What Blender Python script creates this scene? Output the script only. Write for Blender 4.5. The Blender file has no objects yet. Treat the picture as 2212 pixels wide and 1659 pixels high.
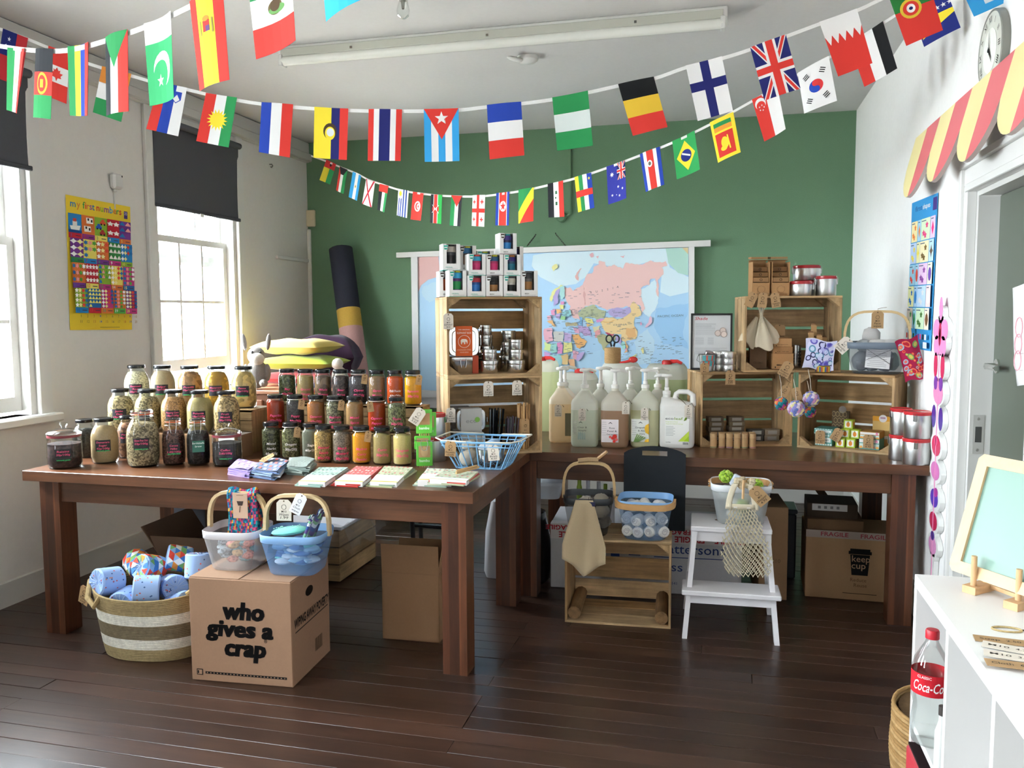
import bpy, math, random
from math import sin, cos, pi, radians, atan2, sqrt
from mathutils import Matrix, Vector
random.seed(7)
S = bpy.context.scene
C = S.collection
# ---------------------------------------------------------------- camera (fitted to the photo's vanishing lines)
IW, IH, F = 2212, 1659, 1807.4
YAW, PITCH, ROLL, CH = -.2452, -.0837, -.0051, 1.4482
fw = Vector((sin(YAW)*cos(PITCH), cos(YAW)*cos(PITCH), sin(PITCH)))
rt0 = Vector((cos(YAW), -sin(YAW), 0)); up0 = rt0.cross(fw)
rt = rt0*cos(ROLL)+up0*sin(ROLL); up = up0*cos(ROLL)-rt0*sin(ROLL)
O = Vector((0, 0, CH))
cam = bpy.data.cameras.new('camera'); co = bpy.data.objects.new('camera', cam); C.objects.link(co)
cam.sensor_width = 36; cam.lens = F/IW*36; cam.clip_start = .02
m = Matrix((rt, up, -fw)).transposed().to_4x4(); m.translation = O; co.matrix_world = m
S.camera = co
S.view_settings.view_transform = 'Standard'; S.view_settings.look = 'None'
S.view_settings.gamma = 1; S.view_settings.use_curve_mapping = False
S.view_settings.exposure = 2.4
# ---------------------------------------------------------------- sky: one even bright overcast
w = bpy.data.worlds.new('sky'); S.world = w; w.use_nodes = True
bg = w.node_tree.nodes['Background']; bg.inputs[0].default_value = (.84, .92, 1, 1); bg.inputs[1].default_value = 12.5
sun = bpy.data.lights.new('sun', 'SUN'); sun.energy = 2.0; sun.angle = radians(12); sun.color = (1, .95, .86)
so = bpy.data.objects.new('sun', sun); C.objects.link(so)
so.rotation_euler = Vector((.80, .12, -.60)).to_track_quat('-Z', 'Y').to_euler()
# window openings of the left wall (y0, y1, z0, z1); the two near the lens are out of frame
XL, XR, YB, YF, ZC, T = -3.461, .927, 6.638, -1.6, 2.907, .76
WIN = [(4.60, 5.53, .94, 2.60), (2.70, 3.62, .94, 2.60), (.80, 1.72, .94, 2.60), (-1.1, -.18, .94, 2.60)]
for y0, y1, z0, z1 in WIN:      # sampling portals for the daylight, they give off nothing themselves
    l = bpy.data.lights.new('portal', 'AREA'); l.shape = 'RECTANGLE'; l.size = z1-z0; l.size_y = y1-y0
    l.cycles.is_portal = True
    o = bpy.data.objects.new('portal', l); C.objects.link(o); o.location = (XL-.2, (y0+y1)/2, (z0+z1)/2)
    o.rotation_euler = (0, -pi/2, 0)
# ---------------------------------------------------------------- pixel -> point helpers
def ray(px, py): return fw+rt*((px-IW/2)/F)-up*((py-IH/2)/F)
def _at(px, py, i, v):
    d = ray(px, py); return O+d*((v-O[i])/d[i])
def ax(px, py, v): return _at(px, py, 0, v)
def ay(px, py, v): return _at(px, py, 1, v)
def az(px, py, v=T): return _at(px, py, 2, v)
def ad(px, py, d): return O+ray(px, py)*d
# ---------------------------------------------------------------- colours and materials
def lin(h):
    if not isinstance(h, int): return tuple(h)
    r = []
    for s in (16, 8, 0):
        c = ((h >> s) & 255)/255; r.append(c/12.92 if c <= .04045 else ((c+.055)/1.055)**2.4)
    return tuple(r)
MT = {}
def mk(name, rough=.6, metal=0, ns=0, na=0, bump=0, st=(1, 1, 1), coat=0, kind='noise', trl=0, alpha=1, ns2=0, na2=0, spec=.5, sheen=0, rnd=0, bs=None):
    mt = bpy.data.materials.new(name); mt.use_nodes = True; nt = mt.node_tree; N = nt.nodes; L = nt.links
    b = N['Principled BSDF']; out = N['Material Output']
    b.inputs['Roughness'].default_value = rough; b.inputs['Metallic'].default_value = metal
    b.inputs['Coat Weight'].default_value = coat; b.inputs['Coat Roughness'].default_value = .12
    b.inputs['Specular IOR Level'].default_value = spec; b.inputs['Sheen Weight'].default_value = sheen
    at = N.new('ShaderNodeAttribute'); at.attribute_name = 'Col'; col = at.outputs['Color']
    tc = N.new('ShaderNodeTexCoord'); oi = N.new('ShaderNodeObjectInfo')
    mul = N.new('ShaderNodeVectorMath'); mul.operation = 'SCALE'; mul.inputs[0].default_value = (17, 31, 23); L.new(oi.outputs['Random'], mul.inputs['Scale'])
    add = N.new('ShaderNodeVectorMath'); add.operation = 'ADD'; L.new(tc.outputs['Object'], add.inputs[0]); L.new(mul.outputs[0], add.inputs[1])
    def tex(scale, st, kind):
        mp = N.new('ShaderNodeMapping'); mp.inputs['Scale'].default_value = st; L.new(add.outputs[0], mp.inputs[0])
        if kind == 'noise':
            t = N.new('ShaderNodeTexNoise'); t.inputs['Scale'].default_value = scale; t.inputs['Detail'].default_value = 6; t.inputs['Roughness'].default_value = .62; o = t.outputs[0]
        elif kind == 'vor':
            t = N.new('ShaderNodeTexVoronoi'); t.inputs['Scale'].default_value = scale
            sp = N.new('ShaderNodeSeparateColor'); L.new(t.outputs['Color'], sp.inputs[0]); o = sp.outputs[0]
        elif kind == 'cell':
            t = N.new('ShaderNodeTexVoronoi'); t.inputs['Scale'].default_value = scale; o = t.outputs['Distance']
        elif kind == 'wave':
            t = N.new('ShaderNodeTexWave'); t.inputs['Scale'].default_value = scale; t.inputs['Distortion'].default_value = 2; t.inputs['Detail'].default_value = 2; t.bands_direction = 'Z'; o = t.outputs['Fac']
        L.new(mp.outputs[0], t.inputs['Vector']); return o
    def vary(col, fac, amt):
        mr = N.new('ShaderNodeMapRange'); mr.inputs['From Min'].default_value = .25; mr.inputs['From Max'].default_value = .75
        mr.inputs['To Min'].default_value = 1-amt; mr.inputs['To Max'].default_value = 1+amt*.5; L.new(fac, mr.inputs['Value'])
        mx = N.new('ShaderNodeVectorMath'); mx.operation = 'SCALE'; L.new(col, mx.inputs[0]); L.new(mr.outputs[0], mx.inputs['Scale']); return mx.outputs[0]
    fac = None
    if ns: fac = tex(ns, st, kind); col = vary(col, fac, na)
    if ns2: col = vary(col, tex(ns2, (1, 1, 1), 'noise'), na2)
    if rnd:
        mr = N.new('ShaderNodeMapRange'); mr.inputs['To Min'].default_value = 1-rnd; mr.inputs['To Max'].default_value = 1+rnd*.6; L.new(oi.outputs['Random'], mr.inputs['Value'])
        mx = N.new('ShaderNodeVectorMath'); mx.operation = 'SCALE'; L.new(col, mx.inputs[0]); L.new(mr.outputs[0], mx.inputs['Scale']); col = mx.outputs[0]
    L.new(col, b.inputs['Base Color'])
    if bump:
        bf = fac if (fac is not None and not bs) else tex(bs or 60, st, kind)
        bp = N.new('ShaderNodeBump'); bp.inputs['Strength'].default_value = bump; bp.inputs['Distance'].default_value = .004
        L.new(bf, bp.inputs['Height']); L.new(bp.outputs[0], b.inputs['Normal'])
    sh = b.outputs[0]
    if trl:
        t = N.new('ShaderNodeBsdfTranslucent'); L.new(col, t.inputs[0]); mx = N.new('ShaderNodeMixShader'); mx.inputs[0].default_value = trl
        L.new(sh, mx.inputs[1]); L.new(t.outputs[0], mx.inputs[2]); sh = mx.outputs[0]
    if alpha < 1:
        t = N.new('ShaderNodeBsdfTransparent'); mx = N.new('ShaderNodeMixShader'); mx.inputs[0].default_value = alpha
        L.new(t.outputs[0], mx.inputs[1]); L.new(sh, mx.inputs[2]); sh = mx.outputs[0]
    L.new(sh, out.inputs[0]); MT[name] = mt; return mt
mk('paint', .55); mk('matte', .92, spec=.2); mk('gloss', .22); mk('satin', .4)
mk('wall', .9, ns=35, na=.03, bump=.10, ns2=1.2, na2=.04, spec=.25)
mk('plaster', .85, ns=120, na=.06, bump=.35, ns2=.8, na2=.06, spec=.25)
mk('steel', .18, 1, ns=8, na=.06); mk('tin', .3, 1, ns=5, na=.15, st=(3, 3, .2)); mk('chrome', .08, 1)
mk('card', .85, ns=6, na=.06, ns2=90, na2=.05, spec=.2)
mk('paper', .85, spec=.25); mk('foil', .3, .4)
for a, st in (('x', (.9, 14, 14)), ('y', (14, .9, 14)), ('z', (14, 14, .9))):
    mk('pine_'+a, .75, ns=3.2, na=.5, st=st, bump=.25, ns2=5, na2=.42, rnd=.16, spec=.25)
    mk('oak_'+a, .34, ns=2.6, na=.55, st=st, bump=.06, ns2=1.6, na2=.28, rnd=.12, coat=.22)
    mk('beech_'+a, .5, ns=4, na=.14, st=st)
mk('floor', .36, ns=2.2, na=.4, st=(.7, 12, 12), bump=.10, ns2=2.5, na2=.38, rnd=.16, coat=.12)
mk('cloth', .95, ns=700, na=.14, bump=.2, spec=.1, sheen=.2); mk('towel', .98, ns=160, na=.2, bump=.6, spec=.1, sheen=.3)
mk('knit', .95, ns=90, na=.45, bump=.8, kind='cell', spec=.1); mk('twine', .9, ns=240, na=.3, bump=.4, spec=.1)
mk('wicker', .8, ns=1, na=.3, bump=.6, bs=90, spec=.2, ns2=60, na2=.3); mk('denim', .95, ns=160, na=.35, st=(1, 1, 6), spec=.1)
mk('powder', .9, ns=160, na=.16, ns2=14, na2=.12, spec=.1); mk('seed', .8, ns=260, na=.5, kind='vor', spec=.2); mk('bean', .7, ns=95, na=.55, kind='vor', spec=.3, bump=.4)
mk('flake', .85, ns=150, na=.62, kind='vor', spec=.15, bump=.4); mk('pasta', .7, ns=48, na=.42, kind='vor', spec=.3, bump=.5)
mk('hdpe', .38, trl=.5, ns2=3, na2=.04); mk('hdpewhite', .35, trl=.15); mk('net', .5, alpha=.36); mk('film', .12, alpha=.16); mk('clearbox', .2, alpha=.45); mk('blind', .9, ns=400, na=.08, spec=.1)
mk('grass', .9, ns=30, na=.4, trl=.3)
def thin_glass(name, tint, refl=1.45, base=.03):
    mt = bpy.data.materials.new(name); mt.use_nodes = True; N = mt.node_tree.nodes; L = mt.node_tree.links
    N.remove(N['Principled BSDF']); t = N.new('ShaderNodeBsdfTransparent'); t.inputs[0].default_value = (*tint, 1)
    g = N.new('ShaderNodeBsdfGlossy'); g.inputs['Roughness'].default_value = .04; fr = N.new('ShaderNodeLayerWeight'); fr.inputs[0].default_value = .22
    mr = N.new('ShaderNodeMapRange'); mr.inputs['To Min'].default_value = base; mr.inputs['To Max'].default_value = .55; L.new(fr.outputs['Fresnel'], mr.inputs['Value'])
    mx = N.new('ShaderNodeMixShader'); L.new(mr.outputs[0], mx.inputs[0]); L.new(t.outputs[0], mx.inputs[1]); L.new(g.outputs[0], mx.inputs[2])
    L.new(mx.outputs[0], N['Material Output'].inputs[0]); MT[name] = mt
thin_glass('glass', (.94, .97, .96)); thin_glass('pane', (.97, .98, .98), base=.02)
# ---------------------------------------------------------------- mesh builder
_tx = {}
def tmesh(s, off=0):
    k = (s, off)
    if k not in _tx:
        cu = bpy.data.curves.new('t', 'FONT'); cu.body = s; cu.size = 1; cu.offset = off; cu.resolution_u = 2; cu.align_x = 'CENTER'; cu.align_y = 'CENTER'
        o = bpy.data.objects.new('t', cu); me = bpy.data.meshes.new_from_object(o)
        vs = [tuple(v.co) for v in me.vertices]
        _tx[k] = (vs, [tuple(p.vertices) for p in me.polygons])
        bpy.data.objects.remove(o); bpy.data.curves.remove(cu); bpy.data.meshes.remove(me)
    return _tx[k]
def R(x=0, y=0, z=0): return (Matrix.Rotation(z, 4, 'Z') @ Matrix.Rotation(y, 4, 'Y') @ Matrix.Rotation(x, 4, 'X'))
def Tr(*p): return Matrix.Translation(Vector(p if len(p) == 3 else p[0]))
def TR(p, x=0, y=0, z=0): return Tr(p) @ R(x, y, z)
class G:
    def __init__(s, col=0xcccccc): s.v = []; s.f = []; s.c = []; s.k = lin(col)
    def add(s, vs, fs, col=None, M=None):
        n = len(s.v); c = s.k if col is None else lin(col)
        s.v += [tuple(M @ Vector(p)) for p in vs] if M else [tuple(p) for p in vs]
        for i, f in enumerate(fs): s.f.append(tuple(a+n for a in f)); s.c.append(c)
        return s
    def box(s, lo, hi, col=None, M=None, b=0):
        x0, y0, z0 = lo; x1, y1, z1 = hi
        if not b:
            return s.add([(x0, y0, z0), (x1, y0, z0), (x1, y1, z0), (x0, y1, z0), (x0, y0, z1), (x1, y0, z1), (x1, y1, z1), (x0, y1, z1)],
                  [(0, 3, 2, 1), (4, 5, 6, 7), (0, 1, 5, 4), (1, 2, 6, 5), (2, 3, 7, 6), (3, 0, 4, 7)], col, M)
        vs = []; ix = {}
        for X, sx in ((x0, 1), (x1, -1)):
            for Y, sy in ((y0, 1), (y1, -1)):
                for Z, sz in ((z0, 1), (z1, -1)):
                    for a in range(3):
                        ix[(sx, sy, sz, a)] = len(vs); vs.append((X+(sx*b if a != 0 else 0), Y+(sy*b if a != 1 else 0), Z+(sz*b if a != 2 else 0)))
        fs = []
        for a in range(3):
            for q in (1, -1):
                k = []
                for (p, r) in ((1, 1), (-1, 1), (-1, -1), (1, -1)):
                    t = [p, r]; t.insert(a, q); k.append(ix[(*t, a)])
                fs.append(k if (q > 0) == (a == 1) else k[::-1])
        for a in range(3):
            o1, o2 = [i for i in range(3) if i != a]
            for p in (1, -1):
                for r in (1, -1):
                    k = []
                    for e, q in ((1, o1), (-1, o1), (-1, o2), (1, o2)):
                        t = [0, 0, 0]; t[a] = e; t[o1] = p; t[o2] = r; k.append(ix[(*t, q)])
                    fs.append(k)
        for p in (1, -1):
            for q in (1, -1):
                for r in (1, -1): fs.append([ix[(p, q, r, a)] for a in range(3)])
        return s.add(vs, fs, col, M)
    def cb(s, c, sz, col=None, M=None, b=0):
        return s.box([c[i]-sz[i]/2 for i in range(3)], [c[i]+sz[i]/2 for i in range(3)], col, M, b)
    def lathe(s, prof, n=20, col=None, M=None, sx=1, sy=1, cap=True):
        vs = []; fs = []; cs = []; c = col
        for j, p in enumerate(prof):
            for i in range(n): a = 2*pi*i/n; vs.append((p[0]*cos(a)*sx, p[0]*sin(a)*sy, p[1]))
        for j in range(len(prof)-1):
            cc = prof[j][2] if len(prof[j]) > 2 else None
            f = [(j*n+i, j*n+(i+1) % n, (j+1)*n+(i+1) % n, (j+1)*n+i) for i in range(n)]
            fs += f; cs += [cc]*n
        if cap:
            if prof[0][0] > 1e-6: fs.append(tuple(range(n))[::-1]); cs.append(None)
            if prof[-1][0] > 1e-6: fs.append(tuple((len(prof)-1)*n+i for i in range(n))); cs.append(None)
        k = len(s.f); s.add(vs, fs, col, M)
        for i, cc in enumerate(cs):
            if cc is not None: s.c[k+i] = lin(cc)
        return s
    def tube(s, pts, r, n=6, col=None, closed=False, M=None, cap=True):
        P = [Vector(p) for p in pts]; m = len(P); rr = r if isinstance(r, (list, tuple)) else [r]*m; vs = []; u = None
        for j in range(m):
            d = (P[(j+1) % m]-P[j-1]) if closed else (P[min(j+1, m-1)]-P[max(j-1, 0)])
            d = d.normalized() if d.length > 1e-9 else Vector((0, 0, 1))
            if u is None: u = d.orthogonal().normalized()
            else:
                u = u-d*u.dot(d); u = u.normalized() if u.length > 1e-6 else d.orthogonal().normalized()
            w_ = d.cross(u)
            for i in range(n): a = 2*pi*i/n; vs.append(P[j]+(u*cos(a)+w_*sin(a))*rr[j])
        fs = [(j*n+i, j*n+(i+1) % n, ((j+1) % m)*n+(i+1) % n, ((j+1) % m)*n+i) for j in range(m if closed else m-1) for i in range(n)]
        if not closed and cap: fs += [tuple(range(n))[::-1], tuple((m-1)*n+i for i in range(n))]
        return s.add(vs, fs, col, M)
    def prism(s, poly, z0, z1, col=None, M=None, side=None):
        n = len(poly); vs = [(x, y, z0) for x, y in poly]+[(x, y, z1) for x, y in poly]
        s.add(vs, [tuple(range(n))[::-1], tuple(range(n, 2*n))], col, M)
        return s.add(vs, [(i, (i+1) % n, n+(i+1) % n, n+i) for i in range(n)], side if side is not None else col, M)
    def grid(s, fn, nu, nv, col=None, M=None, cf=None):
        vs = [fn(i/nu, j/nv) for j in range(nv+1) for i in range(nu+1)]
        fs = [(j*(nu+1)+i, j*(nu+1)+i+1, (j+1)*(nu+1)+i+1, (j+1)*(nu+1)+i) for j in range(nv) for i in range(nu)]
        k = len(s.f); s.add(vs, fs, col, M)
        if cf:
            for j in range(nv):
                for i in range(nu): s.c[k+j*nu+i] = lin(cf((i+.5)/nu, (j+.5)/nv))
        return s
    def blob(s, c, r, col=None, M=None, n=10, m=6, jit=0, sq=1):
        vs = [(c[0], c[1], c[2]-r[2])]
        for j in range(1, m):
            a = -pi/2+pi*j/m
            for i in range(n):
                t = 2*pi*i/n; q = 1+(random.random()-.5)*jit
                vs.append((c[0]+r[0]*abs(cos(a))**sq*cos(t)*q, c[1]+r[1]*abs(cos(a))**sq*sin(t)*q, c[2]+r[2]*sin(a)*q))
        vs.append((c[0], c[1], c[2]+r[2])); e = len(vs)-1; fs = []
        for i in range(n): fs.append((0, 1+(i+1) % n, 1+i)); fs.append((e, e-n+i, e-n+(i+1) % n))
        for j in range(m-2):
            for i in range(n): fs.append((1+j*n+i, 1+j*n+(i+1) % n, 1+(j+1)*n+(i+1) % n, 1+(j+1)*n+i))
        return s.add(vs, fs, col, M)
    def text(s, t, size, M, col=0x222222, off=0, sx=1, shear=0, fit=None, mapf=None):
        vs, fs = tmesh(t, off)
        if not vs: return s
        if fit:
            wd = max(v[0] for v in vs)-min(v[0] for v in vs); sx = fit/(wd*size)
        pts = [((x+shear*y)*size*sx, y*size, 0) for x, y, z in vs]
        if mapf: pts = [mapf(x, y) for x, y, z in pts]
        return s.add(pts, fs, col, M)
    def obj(s, name, mat, parent=None, sharp=38, bev=0, M=None):
        me = bpy.data.meshes.new(name); me.from_pydata(s.v, [], s.f)
        if M: me.transform(M)
        ca = me.color_attributes.new('Col', 'FLOAT_COLOR', 'CORNER'); arr = []
        for p in me.polygons: arr += (*s.c[p.index], 1.0)*p.loop_total
        ca.data.foreach_set('color', arr)
        me.polygons.foreach_set('use_smooth', [True]*len(me.polygons)); me.set_sharp_from_angle(angle=radians(sharp))
        me.materials.append(MT[mat]); me.update()
        o = bpy.data.objects.new(name, me); C.objects.link(o)
        if parent: o.parent = parent
        if bev:
            bm = o.modifiers.new('bevel', 'BEVEL'); bm.width = bev; bm.segments = 2; bm.limit_method = 'ANGLE'
        return o
def tag(o, label, cat, group=None):
    o['label'] = label; o['category'] = cat
    if group: o['group'] = group
    return o
def thing(name, label, cat, loc=(0, 0, 0), rz=0, group=None, rot=None):
    o = bpy.data.objects.new(name, None); C.objects.link(o); o.location = loc; o.empty_display_size = .02
    o.rotation_euler = rot if rot else (0, 0, rz)
    return tag(o, label, cat, group)
def struct(o): o['kind'] = 'structure'; return o
def dup(src, loc, rz, label=None, group=None):
    r = src.copy(); C.objects.link(r); r.location = loc; r.rotation_euler = (0, 0, rz)
    if label: r['label'] = label
    if group: r['group'] = group
    for ch in list(src.children):
        c = ch.copy(); C.objects.link(c); c.parent = r
        for gch in list(ch.children):
            d = gch.copy(); C.objects.link(d); d.parent = c
    return r
# ---------------------------------------------------------------- flat print (posters, flags, labels): polygons in a unit square, v runs down
def clip(poly, a, b):
    def half(p, k, sgn):
        o = []
        for i in range(len(p)):
            A, B = p[i-1], p[i]; da, db = sgn*(A[0]-k), sgn*(B[0]-k)
            if da >= 0: o.append(A)
            if da*db < 0: t = da/(da-db); o.append((A[0]+(B[0]-A[0])*t, A[1]+(B[1]-A[1])*t))
        return o
    p = half(poly, a, 1)
    return half(p, b, -1) if len(p) > 2 else []
class Pr:
    def __init__(s): s.L = []
    def poly(s, pts, col): s.L.append((list(pts), col)); return s
    def rect(s, a, b, c, d, col): return s.poly([(a, b), (c, b), (c, d), (a, d)], col)
    def H(s, *cs, w=None, u0=0, u1=1, v0=0, v1=1):
        w = w or [1]*len(cs); t = sum(w); y = v0
        for c, q in zip(cs, w): h = (v1-v0)*q/t; s.rect(u0, y, u1, y+h, c); y += h
        return s
    def V(s, *cs, w=None, u0=0, u1=1, v0=0, v1=1):
        w = w or [1]*len(cs); t = sum(w); x = u0
        for c, q in zip(cs, w): h = (u1-u0)*q/t; s.rect(x, v0, x+h, v1, c); x += h
        return s
    def disc(s, u, v, ru, rv, col, n=20): return s.poly([(u+ru*cos(2*pi*i/n), v+rv*sin(2*pi*i/n)) for i in range(n)], col)
    def star(s, u, v, ru, rv, col, n=5, k=.4, a0=-pi/2):
        return s.poly([(u+(ru if i % 2 == 0 else ru*k)*cos(a0+pi*i/n), v+(rv if i % 2 == 0 else rv*k)*sin(a0+pi*i/n)) for i in range(2*n)], col)
    def line(s, a, b, wd, col, asp=1.5):
        dx, dy = b[0]-a[0], (b[1]-a[1])*asp; l = sqrt(dx*dx+dy*dy) or 1; nx, ny = -dy/l*wd/2, dx/l*wd/2/asp
        return s.poly([(a[0]+nx, a[1]+ny), (b[0]+nx, b[1]+ny), (b[0]-nx, b[1]-ny), (a[0]-nx, a[1]-ny)], col)
    def txt(s, t, u, v, sz, col, asp=1.0, off=0, fit=None, rot=0, shear=0):
        vs, fs = tmesh(t, off); sx = 1
        if not vs: return s
        if fit: sx = fit/((max(p[0] for p in vs)-min(p[0] for p in vs))*sz)
        c, q = cos(rot), sin(rot)
        for f in fs:
            pts = []
            for i in f:
                x, y = (vs[i][0]+shear*vs[i][1])*sz*sx, vs[i][1]*sz
                pts.append((u+x*c-y*q, v-(x*q+y*c)*asp))
            s.L.append((pts, col))
        return s
    def put(s, g, fn, cuts=0, both=False, eps=.0004):
        # layer height: text triangles of one colour share a layer
        lay = 0; last = None
        for pts, col in s.L:
            if not (len(pts) == 3 and col == last): lay += 1
            last = col if len(pts) == 3 else None
            parts = [pts]
            if cuts: parts = [q for q in (clip(pts, i/cuts, (i+1)/cuts) for i in range(cuts)) if len(q) > 2]
            for q in parts:
                for sg in ((1, -1) if both else (1,)):
                    vs = [fn(u, v, sg*lay*eps) for u, v in q]
                    g.add(vs, [tuple(range(len(vs)))], col)
        return g
def flatmap(P00, P10, P01, N=None):
    """unit square -> plane; (0,0) top-left, (1,0) top-right, (0,1) bottom-left"""
    A, U, V_ = Vector(P00), Vector(P10)-Vector(P00), Vector(P01)-Vector(P00)
    N = Vector(N) if N else U.cross(V_).normalized()*-1
    return lambda u, v, e=0: A+U*u+V_*v+N*e
# ================================================================ ROOM
WH = 0xdedbd6
g = G(0x4a2c1c)
fl = struct(g.box((XL-.1, YF-.1, -.1), (XR+.1, YB+.1, -.012), 0x140c08).obj('floor', 'matte'))
pw = .086; y = YF; shared = {}; i = 0
cols = [0x432c20, 0x3c271c, 0x483024, 0x402a1e, 0x372319]
while y < YB-.01:
    x = XL; first = True
    while x < XR-.01:
        ln = random.choice((1.9, 2.5, 3.1)) if not first else random.choice((.9, 1.7, 2.6)); first = False
        ln = min(ln, XR-x); wd = min(pw, YB-y)-.0016
        o = G().box((0, 0, -.02), (ln-.002, wd, random.choice((-.0012, 0, .0004))), cols[i % 5], b=.0009).obj('plank', 'floor', fl)
        o.location = (x, y, 0); x += ln; i += random.choice((1, 2, 3))
    y += pw
# back wall, green
struct(G(0x6c8c6e).box((XL-.15, YB, 0), (XR+.15, YB+.15, ZC)).obj('wall_back', 'plaster'))
struct(G(WH).box((XL-.15, YF-.15, 0), (XR+.15, YF, ZC)).obj('wall_front', 'wall'))
struct(G(0xd4d2d0).box((XL-.15, YF-.15, ZC), (XR+.15, YB+.15, ZC+.12)).obj('ceiling', 'wall'))
# left wall with window openings
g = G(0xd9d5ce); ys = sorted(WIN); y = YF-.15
for y0, y1, z0, z1 in ys:
    g.box((XL-.16, y, 0), (XL, y0, ZC)); g.box((XL-.16, y0, 0), (XL, y1, z0)); g.box((XL-.16, y0, z1), (XL, y1, ZC)); y = y1
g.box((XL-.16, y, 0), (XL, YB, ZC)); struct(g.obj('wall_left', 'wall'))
# right wall with doorway
DY0, DY1, DZ = 2.78, 3.53, 1.90
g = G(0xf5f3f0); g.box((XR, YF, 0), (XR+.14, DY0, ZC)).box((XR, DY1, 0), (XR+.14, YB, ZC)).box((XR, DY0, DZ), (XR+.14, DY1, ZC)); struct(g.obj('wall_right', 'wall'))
g = G(0xcfccc4)
for a, b, c in ((.0, .10, .018), (.10, .125, .026)): g.box((XL, YF, a), (XL+c, YB, b))
struct(g.obj('baseboard_left', 'satin'))
g = G(0xc8c6c0)
for a, b, c in ((.0, .12, .018), (.12, .15, .026)): g.box((XL, YB-c, a), (XR, YB, b))
struct(g.obj('baseboard_back', 'satin'))
struct(G(0xcfccc4).box((XR-.018, DY1+.13, 0), (XR, YB, .15)).obj('baseboard_right', 'satin'))
g = G(0xc4c2bc); g.box((XL, YF, ZC-.17), (XL+.035, YB-.01, ZC-.005), b=.006).box((XL, YF, ZC-.165), (XL+.06, YB-.01, ZC-.10), b=.008)
struct(g.obj('trim_1', 'satin'))
struct(G(0xd8d6d2).box((XL, YB-.03, 1.15), (XL+.03, YB, 2.18), b=.006).obj('trim_2', 'satin'))
struct(G(0xd8d6d2).box((XL, 6.08, 1.895), (XL+.018, YB-.03, 1.925), b=.004).obj('trim_3', 'satin'))
# doorway: casing, jamb and the grey-green door beyond
d = struct(bpy.data.objects.new('door_1', None)); C.objects.link(d)
g = G(0xe2e0dc)
for a, b, c in ((.03, .095, .022), (.0, .03, .036), (.095, .125, .036)):
    g.box((XR-c, DY1+a, 0), (XR+.0005, DY1+b, DZ+a), b=.003); g.box((XR-c, DY0-b, DZ+a), (XR+.0005, DY1+b, DZ+b), b=.003); g.box((XR-c, DY0-b, 0), (XR+.0005, DY0-a, DZ+a), b=.003)
g.obj('door_casing', 'satin', d)
g = G(0xcfcdc8); g.box((XR+.0008, DY1-.02, 0), (XR+.20, DY1-.0005, DZ-.02)).box((XR+.0008, DY0+.0005, 0), (XR+.20, DY0+.02, DZ-.02)).box((XR+.0008, DY0, DZ-.02), (XR+.2, DY1, DZ-.0005))
g.obj('door_jamb', 'satin', d)
p1 = ax(2095, 925, XR+.05)
g = G(0xb8b6b0); sy = DY1-.0215
g.box((XR+.012, sy-.002, p1.z-.075), (XR+.05, sy, p1.z+.075)); g.box((XR+.02, sy-.003, p1.z-.03), (XR+.042, sy-.0015, p1.z+.03), 0x4a4a48)
for q in (-.06, .06): g.lathe([(.006, 0), (.004, .002)], 10, 0x8a8880, Tr(XR+.03, sy-.002, p1.z+q) @ R(x=pi/2))
g.obj('strike_plate', 'satin', d)
dl = G(0x596054).box((XR+.072, DY0+.022, .008), (XR+.112, DY1-.024, DZ-.022), b=.003).obj('door_leaf', 'satin', d)
p = ax(2152, 791, XR+.066); HX = XR+.072
g = G(0xd8d8d4); g.lathe([(.027, 0), (.027, .008), (.012, .012), (.012, .045)], 20, None, Tr(HX, p.y, p.z) @ R(y=-pi/2)); g.tube([(HX-.038, p.y, p.z), (HX-.045, p.y-.02, p.z), (HX-.045, p.y-.14, p.z)], .010, 10); g.obj('lever_handle', 'chrome', dl)
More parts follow.
